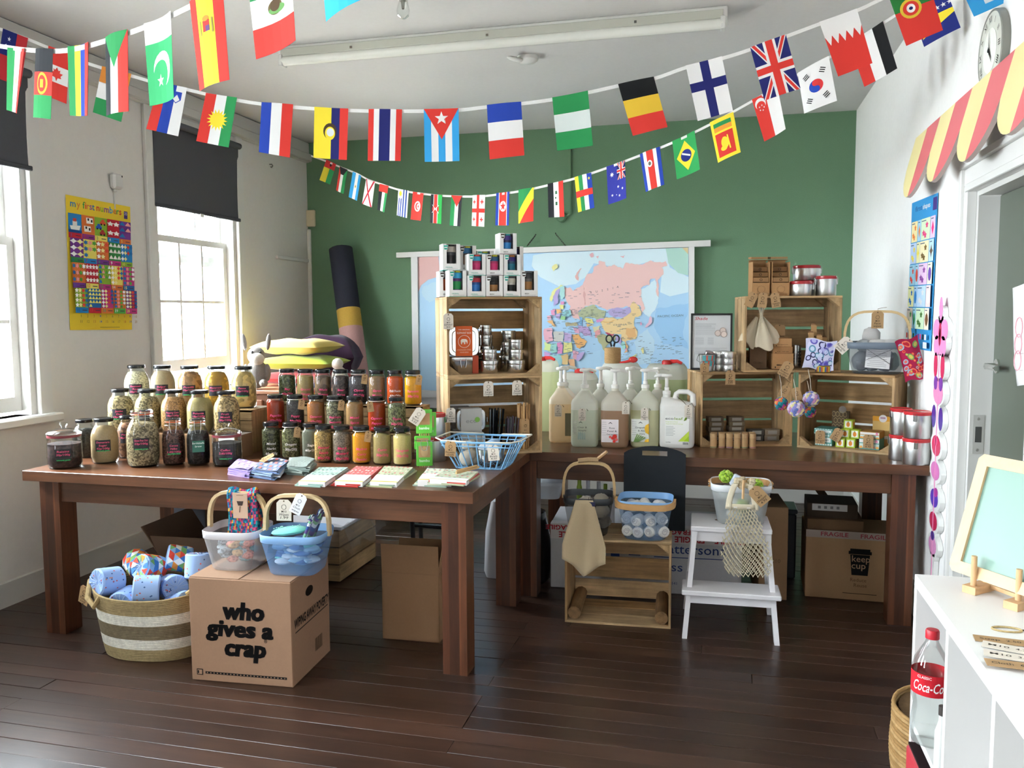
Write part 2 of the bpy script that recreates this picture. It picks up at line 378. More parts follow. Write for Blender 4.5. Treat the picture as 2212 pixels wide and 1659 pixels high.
# ---- windows
def window(n, y0, y1, z0, z1, raised, blindz):
    w_ = struct(bpy.data.objects.new('window_%d' % n, None)); C.objects.link(w_)
    FR = 0xd3d1cc
    g = G(FR); x0, x1 = XL-.15, XL+.03
    g.box((x0, y0, z0), (x1-.03, y0+.045, z1)).box((x0, y1-.045, z0), (x1-.03, y1, z1)).box((x0, y0+.045, z1-.05), (x1-.03, y1-.045, z1)); g.obj('window_frame', 'satin', w_)
    g = G(FR)    # architrave on the room side
    for a, b in ((y0-.075, y0+.01), (y1-.01, y1+.075)): g.box((XL, a, z0-.02), (XL+.028, b, z1+.14), b=.005)
    g.obj('architrave', 'satin', w_)
    G(0xd8d6d1).box((XL-.1, y0-.10, z0-.045), (XL+.075, y1+.10, z0), b=.008).obj('window_sill', 'satin', w_)
    zm = (z0+z1)/2+.06; H2 = zm-z0
    def sash(nm, za, zb, x, rows):
        s = G(FR); ya, yb = y0+.045, y1-.045; t = .045
        s.box((x-.018, ya+.001, za), (x+.018, ya+t, zb)).box((x-.018, yb-t, za), (x+.018, yb-.001, zb)).box((x-.018, ya+t, za), (x+.018, yb-t, za+.075)).box((x-.018, ya+t, zb-.042), (x+.018, yb-t, zb))
        so_ = s.obj(nm, 'satin', w_); Y = (ya+t, yb-t); Z = (za+.075, zb-.042)
        g2 = G(FR)
        for k in (1, 2): yy = Y[0]+(Y[1]-Y[0])*k/3; g2.box((x-.012, yy-.009, Z[0]), (x+.012, yy+.009, Z[1]))
        for k in range(1, rows): zz = Z[0]+(Z[1]-Z[0])*k/rows; g2.box((x-.0112, Y[0], zz-.009), (x+.0112, Y[1], zz+.009))
        g2.obj('glazing_bar', 'satin', so_)
        for a in range(3):
            for b in range(rows):
                G(0xffffff).box((x-.002, Y[0]+(Y[1]-Y[0])*a/3+.006, Z[0]+(Z[1]-Z[0])*b/rows+.006), (x+.002, Y[0]+(Y[1]-Y[0])*(a+1)/3-.006, Z[0]+(Z[1]-Z[0])*(b+1)/rows-.006)).obj('pane', 'pane', so_)
    sash('upper_sash', zm-.04, z1-.05, XL-.12, 2); sash('lower_sash', z0+raised, zm+raised, XL-.075, 2)
    if blindz:
        b = thing('roller_blind', {1: 'dark grey roller blind half drawn over the window beside the green wall', 2: 'dark grey roller blind over the window next to the number poster', 3: 'dark grey roller blind over a window near the shelf end'}[n], 'blind', (XL+.04, (y0+y1)/2, z1+.08), group=None)
        hw = (y1-y0)/2+.012
        G(0x55565a).grid(lambda u, v: (-.012+.004*sin(u*9+v*3), -hw+2*hw*u, -.01-(z1+.07-blindz)*v), 10, 6).obj('blind_cloth', 'blind', b)
        G(0x606165).tube([(0, -hw, -.01), (0, hw, -.01)], .022, 10).obj('blind_tube', 'blind', b)
        G(0x4b4c50).box((-.022, -hw, -(z1+.08-blindz)-.012), (-.004, hw, -(z1+.08-blindz)+.012), b=.004).obj('bottom_bar', 'blind', b)
        G(0xe4e4e0).box((-.026, -.02, -(z1+.08-blindz)-.03), (-.002, .02, -(z1+.08-blindz)-.008)).obj('pull_tab', 'satin', b)
window(1, *WIN[0], .14, 2.14); window(2, *WIN[1], .02, 2.20); window(3, *WIN[2], 0, 2.35)
y0, y1, z0, z1 = WIN[3]; window(4, *WIN[3], 0, None)
# ---- outside: pavement, pale house, ornamental grasses
struct(G(0xb9b5ab).box((-14, -8, -.35), (XL-.3, 16, -.3)).obj('ground_outside', 'wall'))
h = thing('white_house', 'white rendered house with red framed panels across the street', 'building', (-11, 7.5, -.3))
G(0xe9e6e0).box((-1, -4, 0), (0, 4, 2.6)).obj('wall', 'wall', h)
G(0xb9b3aa).box((-1.2, -4.2, 2.6), (.25, 4.2, 2.75)).obj('roof', 'wall', h)
for k in range(5): G(0xd89a94).box((0, 2.0, .25+.47*k), (.04, 2.35, .58+.47*k)).obj('panel', 'satin', h)
for yy in (-2.4, -.6): G(0x9fb0bf).box((0, yy, .8), (.03, yy+.9, 1.9)).obj('window', 'gloss', h)
for k, (yy, xx, hh, cc) in enumerate(((5.55, -4.2, 1.58, 0x9aa06a), (6.3, -4.5, 1.66, 0xb08a5a), (7.1, -4.9, 1.60, 0xc0a45c))):
    t = thing('ornamental_grass', ('pale green grass clump outside the window', 'tall brown feathery grass clump outside the window', 'yellow orange grass clump outside the window')[k], 'grass', (xx, yy, -.3)); g = G(cc)
    for q in range(70):
        a = random.random()*6.28; l = random.uniform(.7, 1)*hh; sp = random.uniform(.05, .34); g.tube([(0, 0, 0), (cos(a)*sp*.25, sin(a)*sp*.25, l*.6), (cos(a)*sp, sin(a)*sp, l)], [.007, .006, .002], 3)
    g.obj('blades', 'grass', t)['kind'] = 'stuff'
# ================================================================ TABLES
def table(name, label, x0, x1, y0, y1, lf, lb):
    t = thing(name, label, 'table', ((x0+x1)/2, (y0+y1)/2, 0)); X, Y = (x1-x0)/2, (y1-y0)/2; WC = 0x684129
    tp = G(WC)
    n = 6
    tp.box((-X, -Y, T-.046), (X, Y, T), b=.0018); tp.obj('tabletop', 'oak_x', t)
    L = .102
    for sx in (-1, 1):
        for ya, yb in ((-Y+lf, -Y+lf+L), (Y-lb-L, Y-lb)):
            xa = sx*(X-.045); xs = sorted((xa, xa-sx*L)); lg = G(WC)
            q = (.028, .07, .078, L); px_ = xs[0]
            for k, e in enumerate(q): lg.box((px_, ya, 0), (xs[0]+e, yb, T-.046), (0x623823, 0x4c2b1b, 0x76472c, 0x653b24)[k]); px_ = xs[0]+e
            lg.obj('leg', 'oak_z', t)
    for ya in (-Y+lf+.012, Y-lb-.012-.025): G(WC).box((-X+.045+L, ya, T-.146), (X-.045-L, ya+.025, T-.046), b=.002).obj('apron', 'oak_x', t)
    for xa in (-X+.06, X-.085): G(WC).box((xa, -Y+lf+L, T-.146), (xa+.025, Y-lb-L, T-.046), b=.002).obj('apron', 'oak_y', t)
    return t
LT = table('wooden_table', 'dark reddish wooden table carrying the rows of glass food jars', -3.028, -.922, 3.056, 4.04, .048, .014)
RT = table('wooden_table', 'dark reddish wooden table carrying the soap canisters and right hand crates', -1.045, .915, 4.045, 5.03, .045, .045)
# ================================================================ helpers for small goods
def objw(g, name, mat, parent, **k):
    """geometry given in world space, stored in the parent's space"""
    return g.obj(name, mat, parent, M=parent.matrix_basis.inverted(), **k)
def face(p):
    """rz that turns a -Y facing thing at p towards the room's standing point"""
    return atan2(p[0], -p[1])+pi if False else atan2(-p[0], p[1])*-1
KRAFT, TAGW = 0xb08e66, 0xd9cfc0
def price_tag(parent, P, w=.04, h=.066, rz=0, col=KRAFT, lines=(), tilt=0, lean=0, name='price_tag', string=None, logo=True):
    """luggage tag hanging from its hole at P (world)"""
    M = TR(P, 0, 0, rz) @ R(y=tilt) @ R(x=lean)
    c = w*.22
    g = G(col).prism([(-w/2, -h+.006), (w/2, -h+.006), (w/2, -c+.006), (w/2-c, .006), (-w/2+c, .006), (-w/2, -c+.006)], -.0006, .0006, col, M @ R(x=pi/2))
    k = M @ R(x=pi/2) @ Tr(0, 0, .0009)
    ink = 0x3a332c
    g.lathe([(.003, 0), (.003, .0006)], 8, 0x5a4a38, k)
    if logo:
        g.tube([(w*.16*cos(a*pi/5), -h*.28+w*.16*sin(a*pi/5), .0002) for a in range(10)], .0008, 3, ink, True, k)
        g.text('M10', w*.2, k @ Tr(0, -h*.50, .0003), ink, .004)
    for i, t in enumerate(lines): g.text(t, w*.24, k @ Tr(0, -h*(.64+.15*i), .0003), ink, .003, fit=min(w*.84, w*.13*len(t)), shear=.2)
    o = objw(g, name, 'card' if col == KRAFT else 'paper', parent)
    if string:
        s = G(0x8a765a).tube([P]+[Vector(q) for q in string], .0011, 4); s.obj('string', 'twine', o, M=parent.matrix_basis.inverted())
    return o
def cylmap(r, z):
    return lambda x, y: (r*sin(x/r), -r*cos(x/r), z+y)
# ---------------------------------------------------------------- jars
def jar(name, label, loc, r, h, kind, cc, cm, fill=.8, lid=0x17181a, write=None, wc=0xff4f86, lab=None, group=None, tagged=0, sq=False):
    rz = atan2(loc[0], loc[1])*-1
    t = thing(name, label, 'jar', loc, rz, group)
    n = 8 if sq else 24
    if kind == 'spice': prof = [(r*.86, 0), (r*.98, .006), (r, .014), (r, h*.74), (r*.97, h*.80), (r*.86, h*.855), (r*.80, h*.875), (r*.80, h*.93)]; lr, lh = r*.84, h*.085
    elif kind == 'mason': prof = [(r*.80, 0), (r*.94, .008), (r, .03), (r, h*.56), (r*.97, h*.64), (r*.86, h*.74), (r*.70, h*.82), (r*.62, h*.87), (r*.62, h*.945)]; lr, lh = r*.68, h*.06
    elif kind == 'clip': prof = [(r*.78, 0), (r*.93, .010), (r, .04), (r, h*.54), (r*.95, h*.64), (r*.80, h*.74), (r*.64, h*.81), (r*.62, h*.87), (r*.66, h*.88), (r*.66, h*.90)]; lr, lh = r*.66, h*.075
    else: prof = [(r*.90, 0), (r*.98, .008), (r, .02), (r, h*.24), (r*1.03, h*.27), (r, h*.30), (r, h*.62), (r*.96, h*.66), (r*.98, h*.70), (r*.98, h*.76)]; lr, lh = r*.98, h*.06
    M0 = R(z=pi/8) if sq else None
    if sq: prof = [(p[0]*1.06, p[1]) for p in prof]
    GL = G(0xffffff).lathe(prof, n, None, M0, cap=False).lathe([(prof[0][0], 0), (prof[0][0]*.8, .004), (0, .004)], n, None, M0).obj('glass', 'glass', t, sharp=60)
    # contents
    zt = h*fill; cp = [(0, .008)]
    for p in prof:
        if .008 < p[1] < zt: cp.append((p[0]*.95, p[1]))
    def rad(z):
        for a, b in zip(prof, prof[1:]):
            if a[1] <= z <= b[1]: return a[0]+(b[0]-a[0])*(z-a[1])/max(1e-6, b[1]-a[1])
        return prof[-1][0]
    cp.insert(1, (prof[0][0]*.95, .008)); cp += [(rad(zt)*.95, zt), (rad(zt)*.5, zt+.006), (0, zt+.008)]
    G(cc).lathe(cp, n, None, M0).obj('contents', cm, t, sharp=60)
    zl = prof[-1][1]
    if kind in ('spice', 'mason'):
        G(lid).lathe([(lr, zl-.004), (lr*1.03, zl), (lr*1.03, zl+lh-.003), (lr*.96, zl+lh), (lr*.9, zl+lh-.001), (0, zl+lh-.002)], 24, None).obj('lid', 'gloss', t)
    elif kind == 'clip':
        G(0xc0603a).lathe([(lr*1.0, zl), (lr*1.04, zl+.003), (lr, zl+.006)], 20, cap=False).obj('rubber_seal', 'satin', t)
        G(0xffffff).lathe([(lr*1.02, zl+.006), (lr*1.05, zl+.014), (lr*1.0, zl+lh), (lr*.7, zl+lh+.004), (0, zl+lh+.004)], 24).obj('lid', 'glass', t)
        g = G(0xc8c8c6)
        g.tube([(lr*1.07*cos(a*pi/8), lr*1.07*sin(a*pi/8), zl-.012) for a in range(16)], .0016, 5, None, True)
        for sx in (-1, 1): g.tube([(sx*.014, -lr*1.08, zl+.012), (sx*.014, -lr*1.14, zl-.02), (sx*.010, -lr*1.2, zl-.045), (0, -lr*1.2, zl-.05)], .0016, 5)
        g.obj('wire_clip', 'steel', t)
    else:
        G(0x7a3038).lathe([(lr*.99, zl), (lr*1.0, zl+.012)], 24, cap=False).obj('rubber_seal', 'satin', t)
        G(0xffffff).lathe([(lr*1.02, zl+.012), (lr*1.04, zl+.018), (lr*.9, zl+.026), (lr*.5, zl+.036), (lr*.16, zl+.040), (lr*.14, zl+.046), (lr*.24, zl+.056), (lr*.22, zl+.066), (0, zl+.068)], 24).obj('lid', 'glass', t)
    rr = r*1.006
    if write:
        g = G(wc)
        for i, s in enumerate(write):
            g.text(s, .016, None, wc, .012, fit=min(.062, .0078*len(s)+.004), shear=.15, mapf=cylmap(rr, h*.42-.024*i))
        g.obj('handwriting', 'paint', GL)
    if lab:
        g = G(0x1c1a1e); aw = .034 if r > .055 else .026; zc = h*lab[0]
        if sq:
            f = r*1.06*cos(pi/8)+.0012
            mf = lambda x, y: (x, -f, zc+y)
            mf2 = lambda x, y: (x, -f-.0006, zc+y)
        else:
            mf = lambda x, y: cylmap(rr, zc)(x-.008, y); mf2 = lambda x, y: cylmap(rr+.0006, zc)(x-.008, y)
        lcol = lab[3] if len(lab) > 3 else 0x1b191d
        g.grid(lambda u, v: mf((u-.5)*2*aw, (v-.5)*.052), 8, 1, lcol)
        for i, s in enumerate(lab[1]): g.text(s, .0125, None, 0xe8557e if lcol == 0x1b191d else 0xdfeee6, .012, fit=min(.058, .0072*len(s)), shear=.1, mapf=lambda x, y, i=i: mf2(x, y+.015-.0145*i))
        if lab[2]: g.text(lab[2], .010, None, 0x35d070, .014, fit=.056, mapf=lambda x, y: mf2(x, y-.0235))
        g.obj('label_sticker', 'paint', GL)
    if tagged:
        P = t.matrix_basis @ Vector((r*.75*tagged, -r*.9, h*.86))
        s = t.matrix_basis
        st = G(0xd8d0c4).tube([(prof[-1][0]*1.08*cos(a*pi/8), prof[-1][0]*1.08*sin(a*pi/8), zl-.006) for a in range(16)], .0013, 4, None, True); st.obj('string', 'twine', t)
        price_tag(t, P, .03, .05, rz, KRAFT, ('',), tilt=.15*tagged, logo=True)
    return t
def prow(px, py, Y, H):
    p = ay(px, py, Y); return Vector((p.x, Y, p.z-H))
JB = 'large jars of dry food on the stepped rows'; JS = 'spice jars on the stepped rows'
CG = 'community grown'
# back row of big jars
zb = sum(prow(x, 790, 3.80, .211).z for x in (294, 525))/2; zm = sum(prow(x, 842, 3.60, .211).z for x in (259, 488))/2
BACK = [(294, 0xd6cba8, 'seed', .82, ('Basmati', 'Rice', '20p/100g'), '', 'large jar of white rice with black lid in the back row'),
        (350, 0xb8a480, 'powder', .84, ('Bulgur', '15p/100g'), CG, 'large jar of fine beige couscous with black lid in the back row'),
        (409, 0xa67c50, 'pasta', .83, ('Fusilli', '15p/100g'), CG, 'large jar of brown wholewheat pasta twists in the back row'),
        (467, 0xcc9a34, 'pasta', .84, ('Macaroni', '15p/100g'), '', 'large jar of bright yellow macaroni in the back row'),
        (525, 0xcaa866, 'pasta', .84, ('Penne', '16p/100g'), CG, 'large jar of pale yellow penne at the end of the back row')]
for x, c, cm, fl_, L, gr, lb in BACK:
    p = prow(x, 790, 3.80, .211); jar('storage_jar', lb, (p.x, 3.80, zb), .063, .211, 'mason', c, cm, fl_, lab=(.42, L, gr), group=JB)
MID = [(259, 0xae9c74, 'flake', .80, ('Jumbo', 'Oats', '15p/100g'), CG, 'large jar of coarse oats starting the middle row'),
       (317, 0x9a8a64, 'flake', .80, ('Porridge Oats', '15p/100g'), '', 'large jar of porridge oats behind the tall clip jar'),
       (374, 0xa87c4c, 'seed', .80, ('Popping Corn', '18p/100g'), CG, 'large jar of golden popping corn in the middle row'),
       (430, 0xa8986a, 'powder', .80, ('Polenta', '18p/100g'), '', 'large jar of yellow polenta in the middle row'),
       (488, 0xb09468, 'flake', .84, ('Fruit', 'Muesli', '28p/100g'), '', 'large jar of speckled muesli ending the middle row')]
for x, c, cm, fl_, L, gr, lb in MID:
    p = prow(x, 842, 3.60, .211); jar('storage_jar', lb, (p.x, 3.60, zm), .063, .211, 'mason', c, cm, fl_, lab=(.42, L, gr), group=JB)
def jf(px, py, *a, **k): p = az(px, py); q = Vector((p.x, p.y, 0)).normalized()*a[2]*.92; return jar(a[0], a[1], (p.x+q.x, p.y+q.y, T), *a[2:], **k)
jf(142, 1014, 'storage_jar', 'squat jar of dark raisins with glass knob lid at the table end', .073, .185, 'crock', 0x3a2422, 'bean', .60, lab=(.36, ('Raisins', '20p/100g'), CG))
jf(186, 990, 'storage_jar', 'jar of dark seeds with black lid behind the raisin jar', .058, .185, 'mason', 0x37332e, 'seed', .72)
jf(228, 1003, 'storage_jar', 'jar of golden brown sugar with black lid beside the raisins', .061, .211, 'mason', 0xa68e6c, 'powder', .80, lab=(.42, ('Demerara', 'Sugar', '42p/100g'), CG))
jf(277, 991, 'storage_jar', 'narrow jar of pinkish brown beans behind the tall clip jar', .046, .205, 'mason', 0x94694e, 'bean', .80, lab=(.50, ('Pinto', '18p/100g'), ''))
jf(311, 1011, 'clip_jar', 'tallest clip top jar of grey oat flakes in front', .072, .265, 'clip', 0x948466, 'flake', .74, lab=(.42, ('Gluten Free Oats', '23p/100g'), CG))
jf(377, 1006, 'clip_jar', 'square clip top jar of brown cocoa nibs', .052, .218, 'clip', 0x54352c, 'flake', .70, lab=(.36, ('Cocoa', 'Nibs', '1.05/100g'), 'GLUTEN FREE'), sq=True)
jf(430, 1007, 'clip_jar', 'square clip top jar of loose black tea with green label', .052, .218, 'clip', 0x24201f, 'flake', .70, lab=(.42, ('british', 'brew'), '', 0x2f6a58), sq=True)
jf(492, 1009, 'storage_jar', 'squat jar of dark coffee beans with glass knob lid', .066, .175, 'crock', 0x241a18, 'bean', .60, lab=(.36, ('Coffee', '2.85/100g'), CG))
# spice jars
SH = .172
ROWS = [(3.93, 799.5, 'back', [(619.5, 0x565c3c, 'flake', ('Bay', '40p/20g'), 0xff4f86, 0), (659, 0xa48c5c, 'powder', ('Ground', 'Ginger', '70p/20g'), 0xff4f86, 0), (697, 0x745a40, 'pasta', ('Whole', 'Nutmeg'), 0xff4f86, 0), (735.5, 0x4c3a34, 'bean', ('Star', 'Anise'), 0xff4f86, 0), (774, 0x423a3c, 'seed', ('Cloves', '40p/10g'), 0xff4f86, 1), (814, 0x90704e, 'powder', ('Garam', 'Masala', '70p/20g'), 0xff4f86, 0), (853, 0xc4501c, 'powder', ('Chilli Powder', '60p/20g'), 0xf0e8e0, 0), (891.6, 0xdc9a1c, 'powder', ('Turmeric', '50p/20g'), 0xff4f86, 1)]),
        (3.745, 855.5, 'middle', [(594.6, 0x963418, 'powder', ('Paprika', '60p/20g'), 0xff4f86, 0), (637, 0x3e3836, 'seed', ('Poppy', '50p/20g'), 0xff4f86, 1), (681.5, 0xa4683a, 'powder', ('Cinnamon', '60p/20g'), 0xff4f86, 0), (723, 0x7f785e, 'flake', ('Italian', 'Seasoning', '50p/20g'), 0xff4f86, 1), (765, 0xa07a50, 'powder', ('Mixed', 'Spice', '60p/20g'), 0xff4f86, 0), (813, 0xac401a, 'powder', ('Cayenne', 'Pepper', '60p/20g'), 0xff4f86, -1), (856.5, 0x74744e, 'flake', ('Thyme', '50p/20g'), 0xff4f86, 0)]),
        (3.56, 921, 'front', [(571.7, 0x505036, 'flake', ('Mixed', 'Herbs', '60p/20g'), 0xe8e4e0, 0), (615, 0x72704c, 'flake', ('Oregano', '50p/20g'), 0xe8e4e0, 1), (659, 0x6e6e60, 'powder', ('Sage', '60p/20g'), 0xe8e4e0, 0), (698, 0xa8864e, 'seed', ('Fennel', 'Seeds', '80p/30g'), 0xff2f70, 0), (738, 0x857464, 'seed', ('Black', 'Mustard', '60p/100g'), 0xff2f70, 0), (780, 0xe0962a, 'powder', ('Madras', 'Curry', 'Powder'), 0xff4f86, 1), (825, 0xa48e5c, 'powder', ('Cumin', '50p/20g'), 0xff4f86, 0), (868.5, 0xd2ba78, 'powder', ('Fenugreek', '50p/20g'), 0xff4f86, 0)])]
SN = {0x565c3c: 'dried green leaves', 0xa48c5c: 'pale ginger powder', 0x745a40: 'whole nutmegs', 0x4c3a34: 'dark brown star anise', 0x423a3c: 'dark cloves', 0x90704e: 'brown masala powder', 0xc4501c: 'orange red chilli powder', 0xdc9a1c: 'bright yellow turmeric', 0x963418: 'rust red paprika', 0x3e3836: 'black seeds', 0xa4683a: 'light brown cinnamon', 0x7f785e: 'grey green mixed herbs', 0xa07a50: 'brown mixed spice', 0xac401a: 'red cayenne pepper', 0x74744e: 'green thyme', 0x505036: 'dark green herbs', 0x72704c: 'olive green oregano', 0x6e6e60: 'grey sage', 0xa8864e: 'golden fennel seeds', 0x857464: 'grey brown mustard seeds', 0xe0962a: 'orange curry powder', 0xa48e5c: 'khaki cumin powder', 0xd2ba78: 'cream fenugreek powder'}
zs = {}
for Y, yt, nm, L in ROWS:
    z = T if nm == 'front' else sum(prow(x[0], yt, Y, SH).z for x in (L[0], L[-1]))/2; zs[nm] = z
    for x, c, cm, wr, wc, tg in L:
        p = prow(x, yt, Y, SH)
        jar('spice_jar', 'spice jar of %s with black lid, %s row' % (SN[c], nm), (p.x, Y+(.055 if nm == 'front' and x < 660 else 0), z), .0435, SH, 'spice', c, cm, .80, write=wr, wc=wc, group=JS, tagged=tg)
# risers the jar rows stand on
def riser(name, label, x0, x1, y0, y1, ztop, mat='pine_x', col=0xb49468, zb=T):
    t = thing(name, label, 'box', ((x0+x1)/2, (y0+y1)/2, zb)); X, Y, H = (x1-x0)/2, (y1-y0)/2, ztop-zb
    if mat == 'card':
        G(col).box((-X, -Y, 0), (X, Y, H-.001)).obj('carton', 'card', t); G(0xe8e6e0).box((X-.09, -Y-.0008, H-.05), (X-.005, Y, H)).obj('white_sheet', 'paper', t); return
    n = max(2, round(H/.06))
    for k in range(n):
        for s, yy in ((-1, -Y), (1, Y-.01)): G(col).box((-X, yy, H*k/n+.002), (X, yy+.01, H*(k+1)/n-.002)).obj('slat', mat, t)
    for xx in (-X, X-.012): G(col).box((xx, -Y+.01, 0), (xx+.012, Y-.01, H-.012)).obj('end_panel', 'pine_z', t)
    G(col).box((-X, -Y, H-.0115), (X, Y, H)).obj('top_board', mat, t)
xa = prow(259, 842, 3.60, .2).x; xb = prow(488, 842, 3.60, .2).x; riser('carton_riser', 'low brown carton under the middle row of big jars', xa-.07, xb+.09, 3.525, 3.675, zm, 'card', 0x8a6a4c)
xa = prow(294, 790, 3.80, .2).x; xb = prow(525, 790, 3.80, .2).x; riser('crate_riser', 'pine crate under the back row of big jars', xa-.075, xb+.10, 3.70, 3.90, zb)
xa = prow(594, 855, 3.745, .2).x; xb = prow(856, 855, 3.745, .2).x; riser('board_riser', 'low wooden riser under the middle row of spice jars', xa-.05, xb+.05, 3.695, 3.795, zs['middle'])
xa = prow(619, 800, 3.93, .2).x; xb = prow(891, 800, 3.93, .2).x; riser('shelf_riser', 'taller pine riser under the back row of spice jars', xa-.05, xb+.07, 3.875, 3.985, zs['back'])
# ---------------------------------------------------------------- folded cloth goods on the left table
def quadpx(q, z): return [az(x, y, z) for x, y in q]
def slab(g, q, z0, z1, col):
    n = len(q); vs = [(p[0], p[1], z0) for p in q]+[(p[0], p[1], z1) for p in q]
    g.add(vs, [tuple(range(n))[::-1], tuple(range(n, 2*n))]+[(i, (i+1) % n, n+(i+1) % n, n+i) for i in range(n)], col)
def ctr(q): return sum((Vector(p) for p in q), Vector())/len(q)
def rotq(q, c, a, k=1): return [c+(R(z=a) @ (Vector(p)-c))*k for p in q]
def napkins(label, q, n, cols, pat, patc, th=.006):
    Q = quadpx(q, T+.01); c = ctr(Q); t = thing('napkin_pile', label, 'napkins', (c.x, c.y, T)); z = T
    for k in range(n):
        qq = rotq(Q, c, random.uniform(-.13, .13) if k < n-1 else 0, random.uniform(.92, 1.04)); g = G()
        nn = 5
        def fn(u, v, qq=qq, z=z, k=k):
            a = qq[0].lerp(qq[1], u); b = qq[3].lerp(qq[2], u); p = a.lerp(b, v); return (p.x, p.y, z+th+.004*sin(u*5+k)*sin(v*4+k*2)*(1 if k else .5)+.0035)
        slab(g, qq, z, z+th*.8, cols[k % len(cols)])
        g.grid(fn, nn, nn, cols[k % len(cols)])
        if k == n-1:
            for i in range(pat[0]):
                for j in range(pat[1]):
                    u, v = (i+.5+(.25 if j % 2 else -.25))/pat[0], (j+.5)/pat[1]; du, dv = .26/pat[0], .26/pat[1]
                    ps = []
                    for (a, b) in ((-du, -dv), (du, -dv), (du, dv), (-du, dv)):
                        x_, y_, z_ = fn(min(.98, max(.02, u+a)), min(.98, max(.02, v+b))); ps.append((x_, y_, z_+.0012))
                    g.add(ps, [(0, 1, 2, 3)], patc[(i+j) % len(patc)])
        objw(g, 'napkin', 'cloth', t); z += th
    return t, z
tn, z1 = napkins('pile of folded lilac cloth napkins with white print', [(492, 1020), (536, 1028), (564, 1010), (516, 1001)], 5, [0x9a86c8, 0x8e7abc], (4, 3), [0xc0b4e0])
tn, z1 = napkins('pile of folded blue cloth napkins with red flower print', [(546, 1027), (598, 1033), (624, 1008), (574, 1001)], 6, [0x86a8d8, 0x5a6e92, 0xd8dce4, 0x7a96c0], (5, 4), [0xe8e4ea, 0xd85a50])
tn, z1 = napkins('pile of folded grey green checked cloths', [(618, 1021), (662, 1024), (682, 1003), (632, 999)], 6, [0x9aaaa4, 0x7a8a84], (7, 6), [0x7c8c88])
t = thing('wooden_peg', 'wooden clothes peg with kraft tags lying on the napkins', 'peg', az(596, 994, T+.05))
objw(G(0xc8a474).tube([az(566, 992, T+.05), az(590, 981, T+.065)], .005, 5).tube([az(567, 994, T+.045), az(590, 983, T+.058)], .005, 5), 'peg_arm', 'beech_x', t)
price_tag(t, az(587, 983, T+.066), .045, .062, -.5, KRAFT, ('Napkins', '2.50'), lean=-1.15, tilt=.0)
def wrap(label, q, col, pat, z0=T, band=.42, lvls=3, sub=None):
    Q = quadpx(q, z0+.008); c = ctr(Q); t = thing('wrap_pack', label, 'wraps', (c.x, c.y, z0)); z = z0
    g = G()
    for k in range(lvls):
        qq = rotq(Q, c, (k-1)*.05, 1-.015*k); slab(g, qq, z, z+.0055, (col, sub or col)[k % 2]); z += .0062
    fn = flatmap(qq[3], qq[2], qq[0]); N = Vector((0, 0, 1))
    def top(u, v, e=0): p = qq[3].lerp(qq[2], u).lerp(qq[0].lerp(qq[1], u), v); return Vector((p.x, p.y, z+.0004+e))
    for i in range(6):
        for j in range(5):
            u, v = (i+.5+random.uniform(-.3, .3))/6.2, (j+.5+random.uniform(-.3, .3))/5*(1-band); du, dv = .045, .04
            g.add([top(u-du, v), top(u, v-dv), top(u+du, v), top(u, v+dv)], [(0, 1, 2, 3)], pat[(i*3+j) % len(pat)])
    objw(g, 'folded_wrap', 'cloth', t)
    g = G(0xe9e6e2); e = .0015
    A = [qq[3].lerp(qq[0], 1-band), qq[2].lerp(qq[1], 1-band), qq[1].lerp(qq[2], -.01), qq[0].lerp(qq[3], -.01)]
    slab(g, A, z0+.001, z+e, 0xe9e6e2)
    def t2(u, v): p = A[0].lerp(A[1], u).lerp(A[3].lerp(A[2], u), v); return Vector((p.x, p.y, z+e+.0006))
    g.add([t2(0, .86), t2(1, .86), t2(1, .95), t2(0, .95)], [(0, 1, 2, 3)], 0xd8c83c)
    for k in range(3): g.add([t2(.32+.03*k, .30+.12*k), t2(.7-.03*k, .30+.12*k), t2(.7-.03*k, .33+.12*k), t2(.32+.03*k, .33+.12*k)], [(0, 1, 2, 3)], 0xb0b0b4)
    objw(g, 'paper_sleeve', 'paper', t); return t
wrap('folded pale green wax wraps in white sleeve beside the red pack', [(640, 1046), (697, 1049), (757, 1014), (694, 1013)], 0x94b0a4, [0x6a8c80, 0x4e7068, 0xc8d8cc])
wrap('folded red wax wraps in white sleeve', [(718, 1046), (778, 1049), (830, 1013), (774, 1011)], 0xb83028, [0xe89a90, 0xe86a60, 0xe8d0c0])
wrap('folded cream floral wax wraps in white sleeve beside the red pack', [(794, 1047), (852, 1050), (897, 1014), (836, 1010)], 0xb2b68c, [0xc85a50, 0x7a8c58, 0xdcd2b0], sub=0x8a9c84)
wrap('loose heap of pastel wax wraps in front of the blue basket', [(894, 1046), (968, 1049), (1000, 1022), (930, 1018)], 0xa0b4a2, [0x7e9888, 0xc85048, 0xd8d4b8], lvls=4, sub=0xd0d4b8, band=.5)
wrap('crumpled floral wax wraps topping the heap by the basket', [(925, 1040), (1005, 1046), (1036, 1024), (968, 1018)], 0xb0b690, [0xc04c40, 0x6e8866, 0xd8d4b8], z0=T+.026, lvls=3, band=.2, sub=0xc8584c)
t = thing('wooden_peg', 'wooden clothes peg resting on the heap of wax wraps', 'peg', az(1010, 1016, T+.055))
objw(G(0xc09a68).tube([az(985, 1022, T+.052), az(1034, 1009, T+.062)], .006, 5).tube([az(986, 1017, T+.058), az(1030, 1006, T+.07)], .005, 5), 'peg_arm', 'beech_x', t)
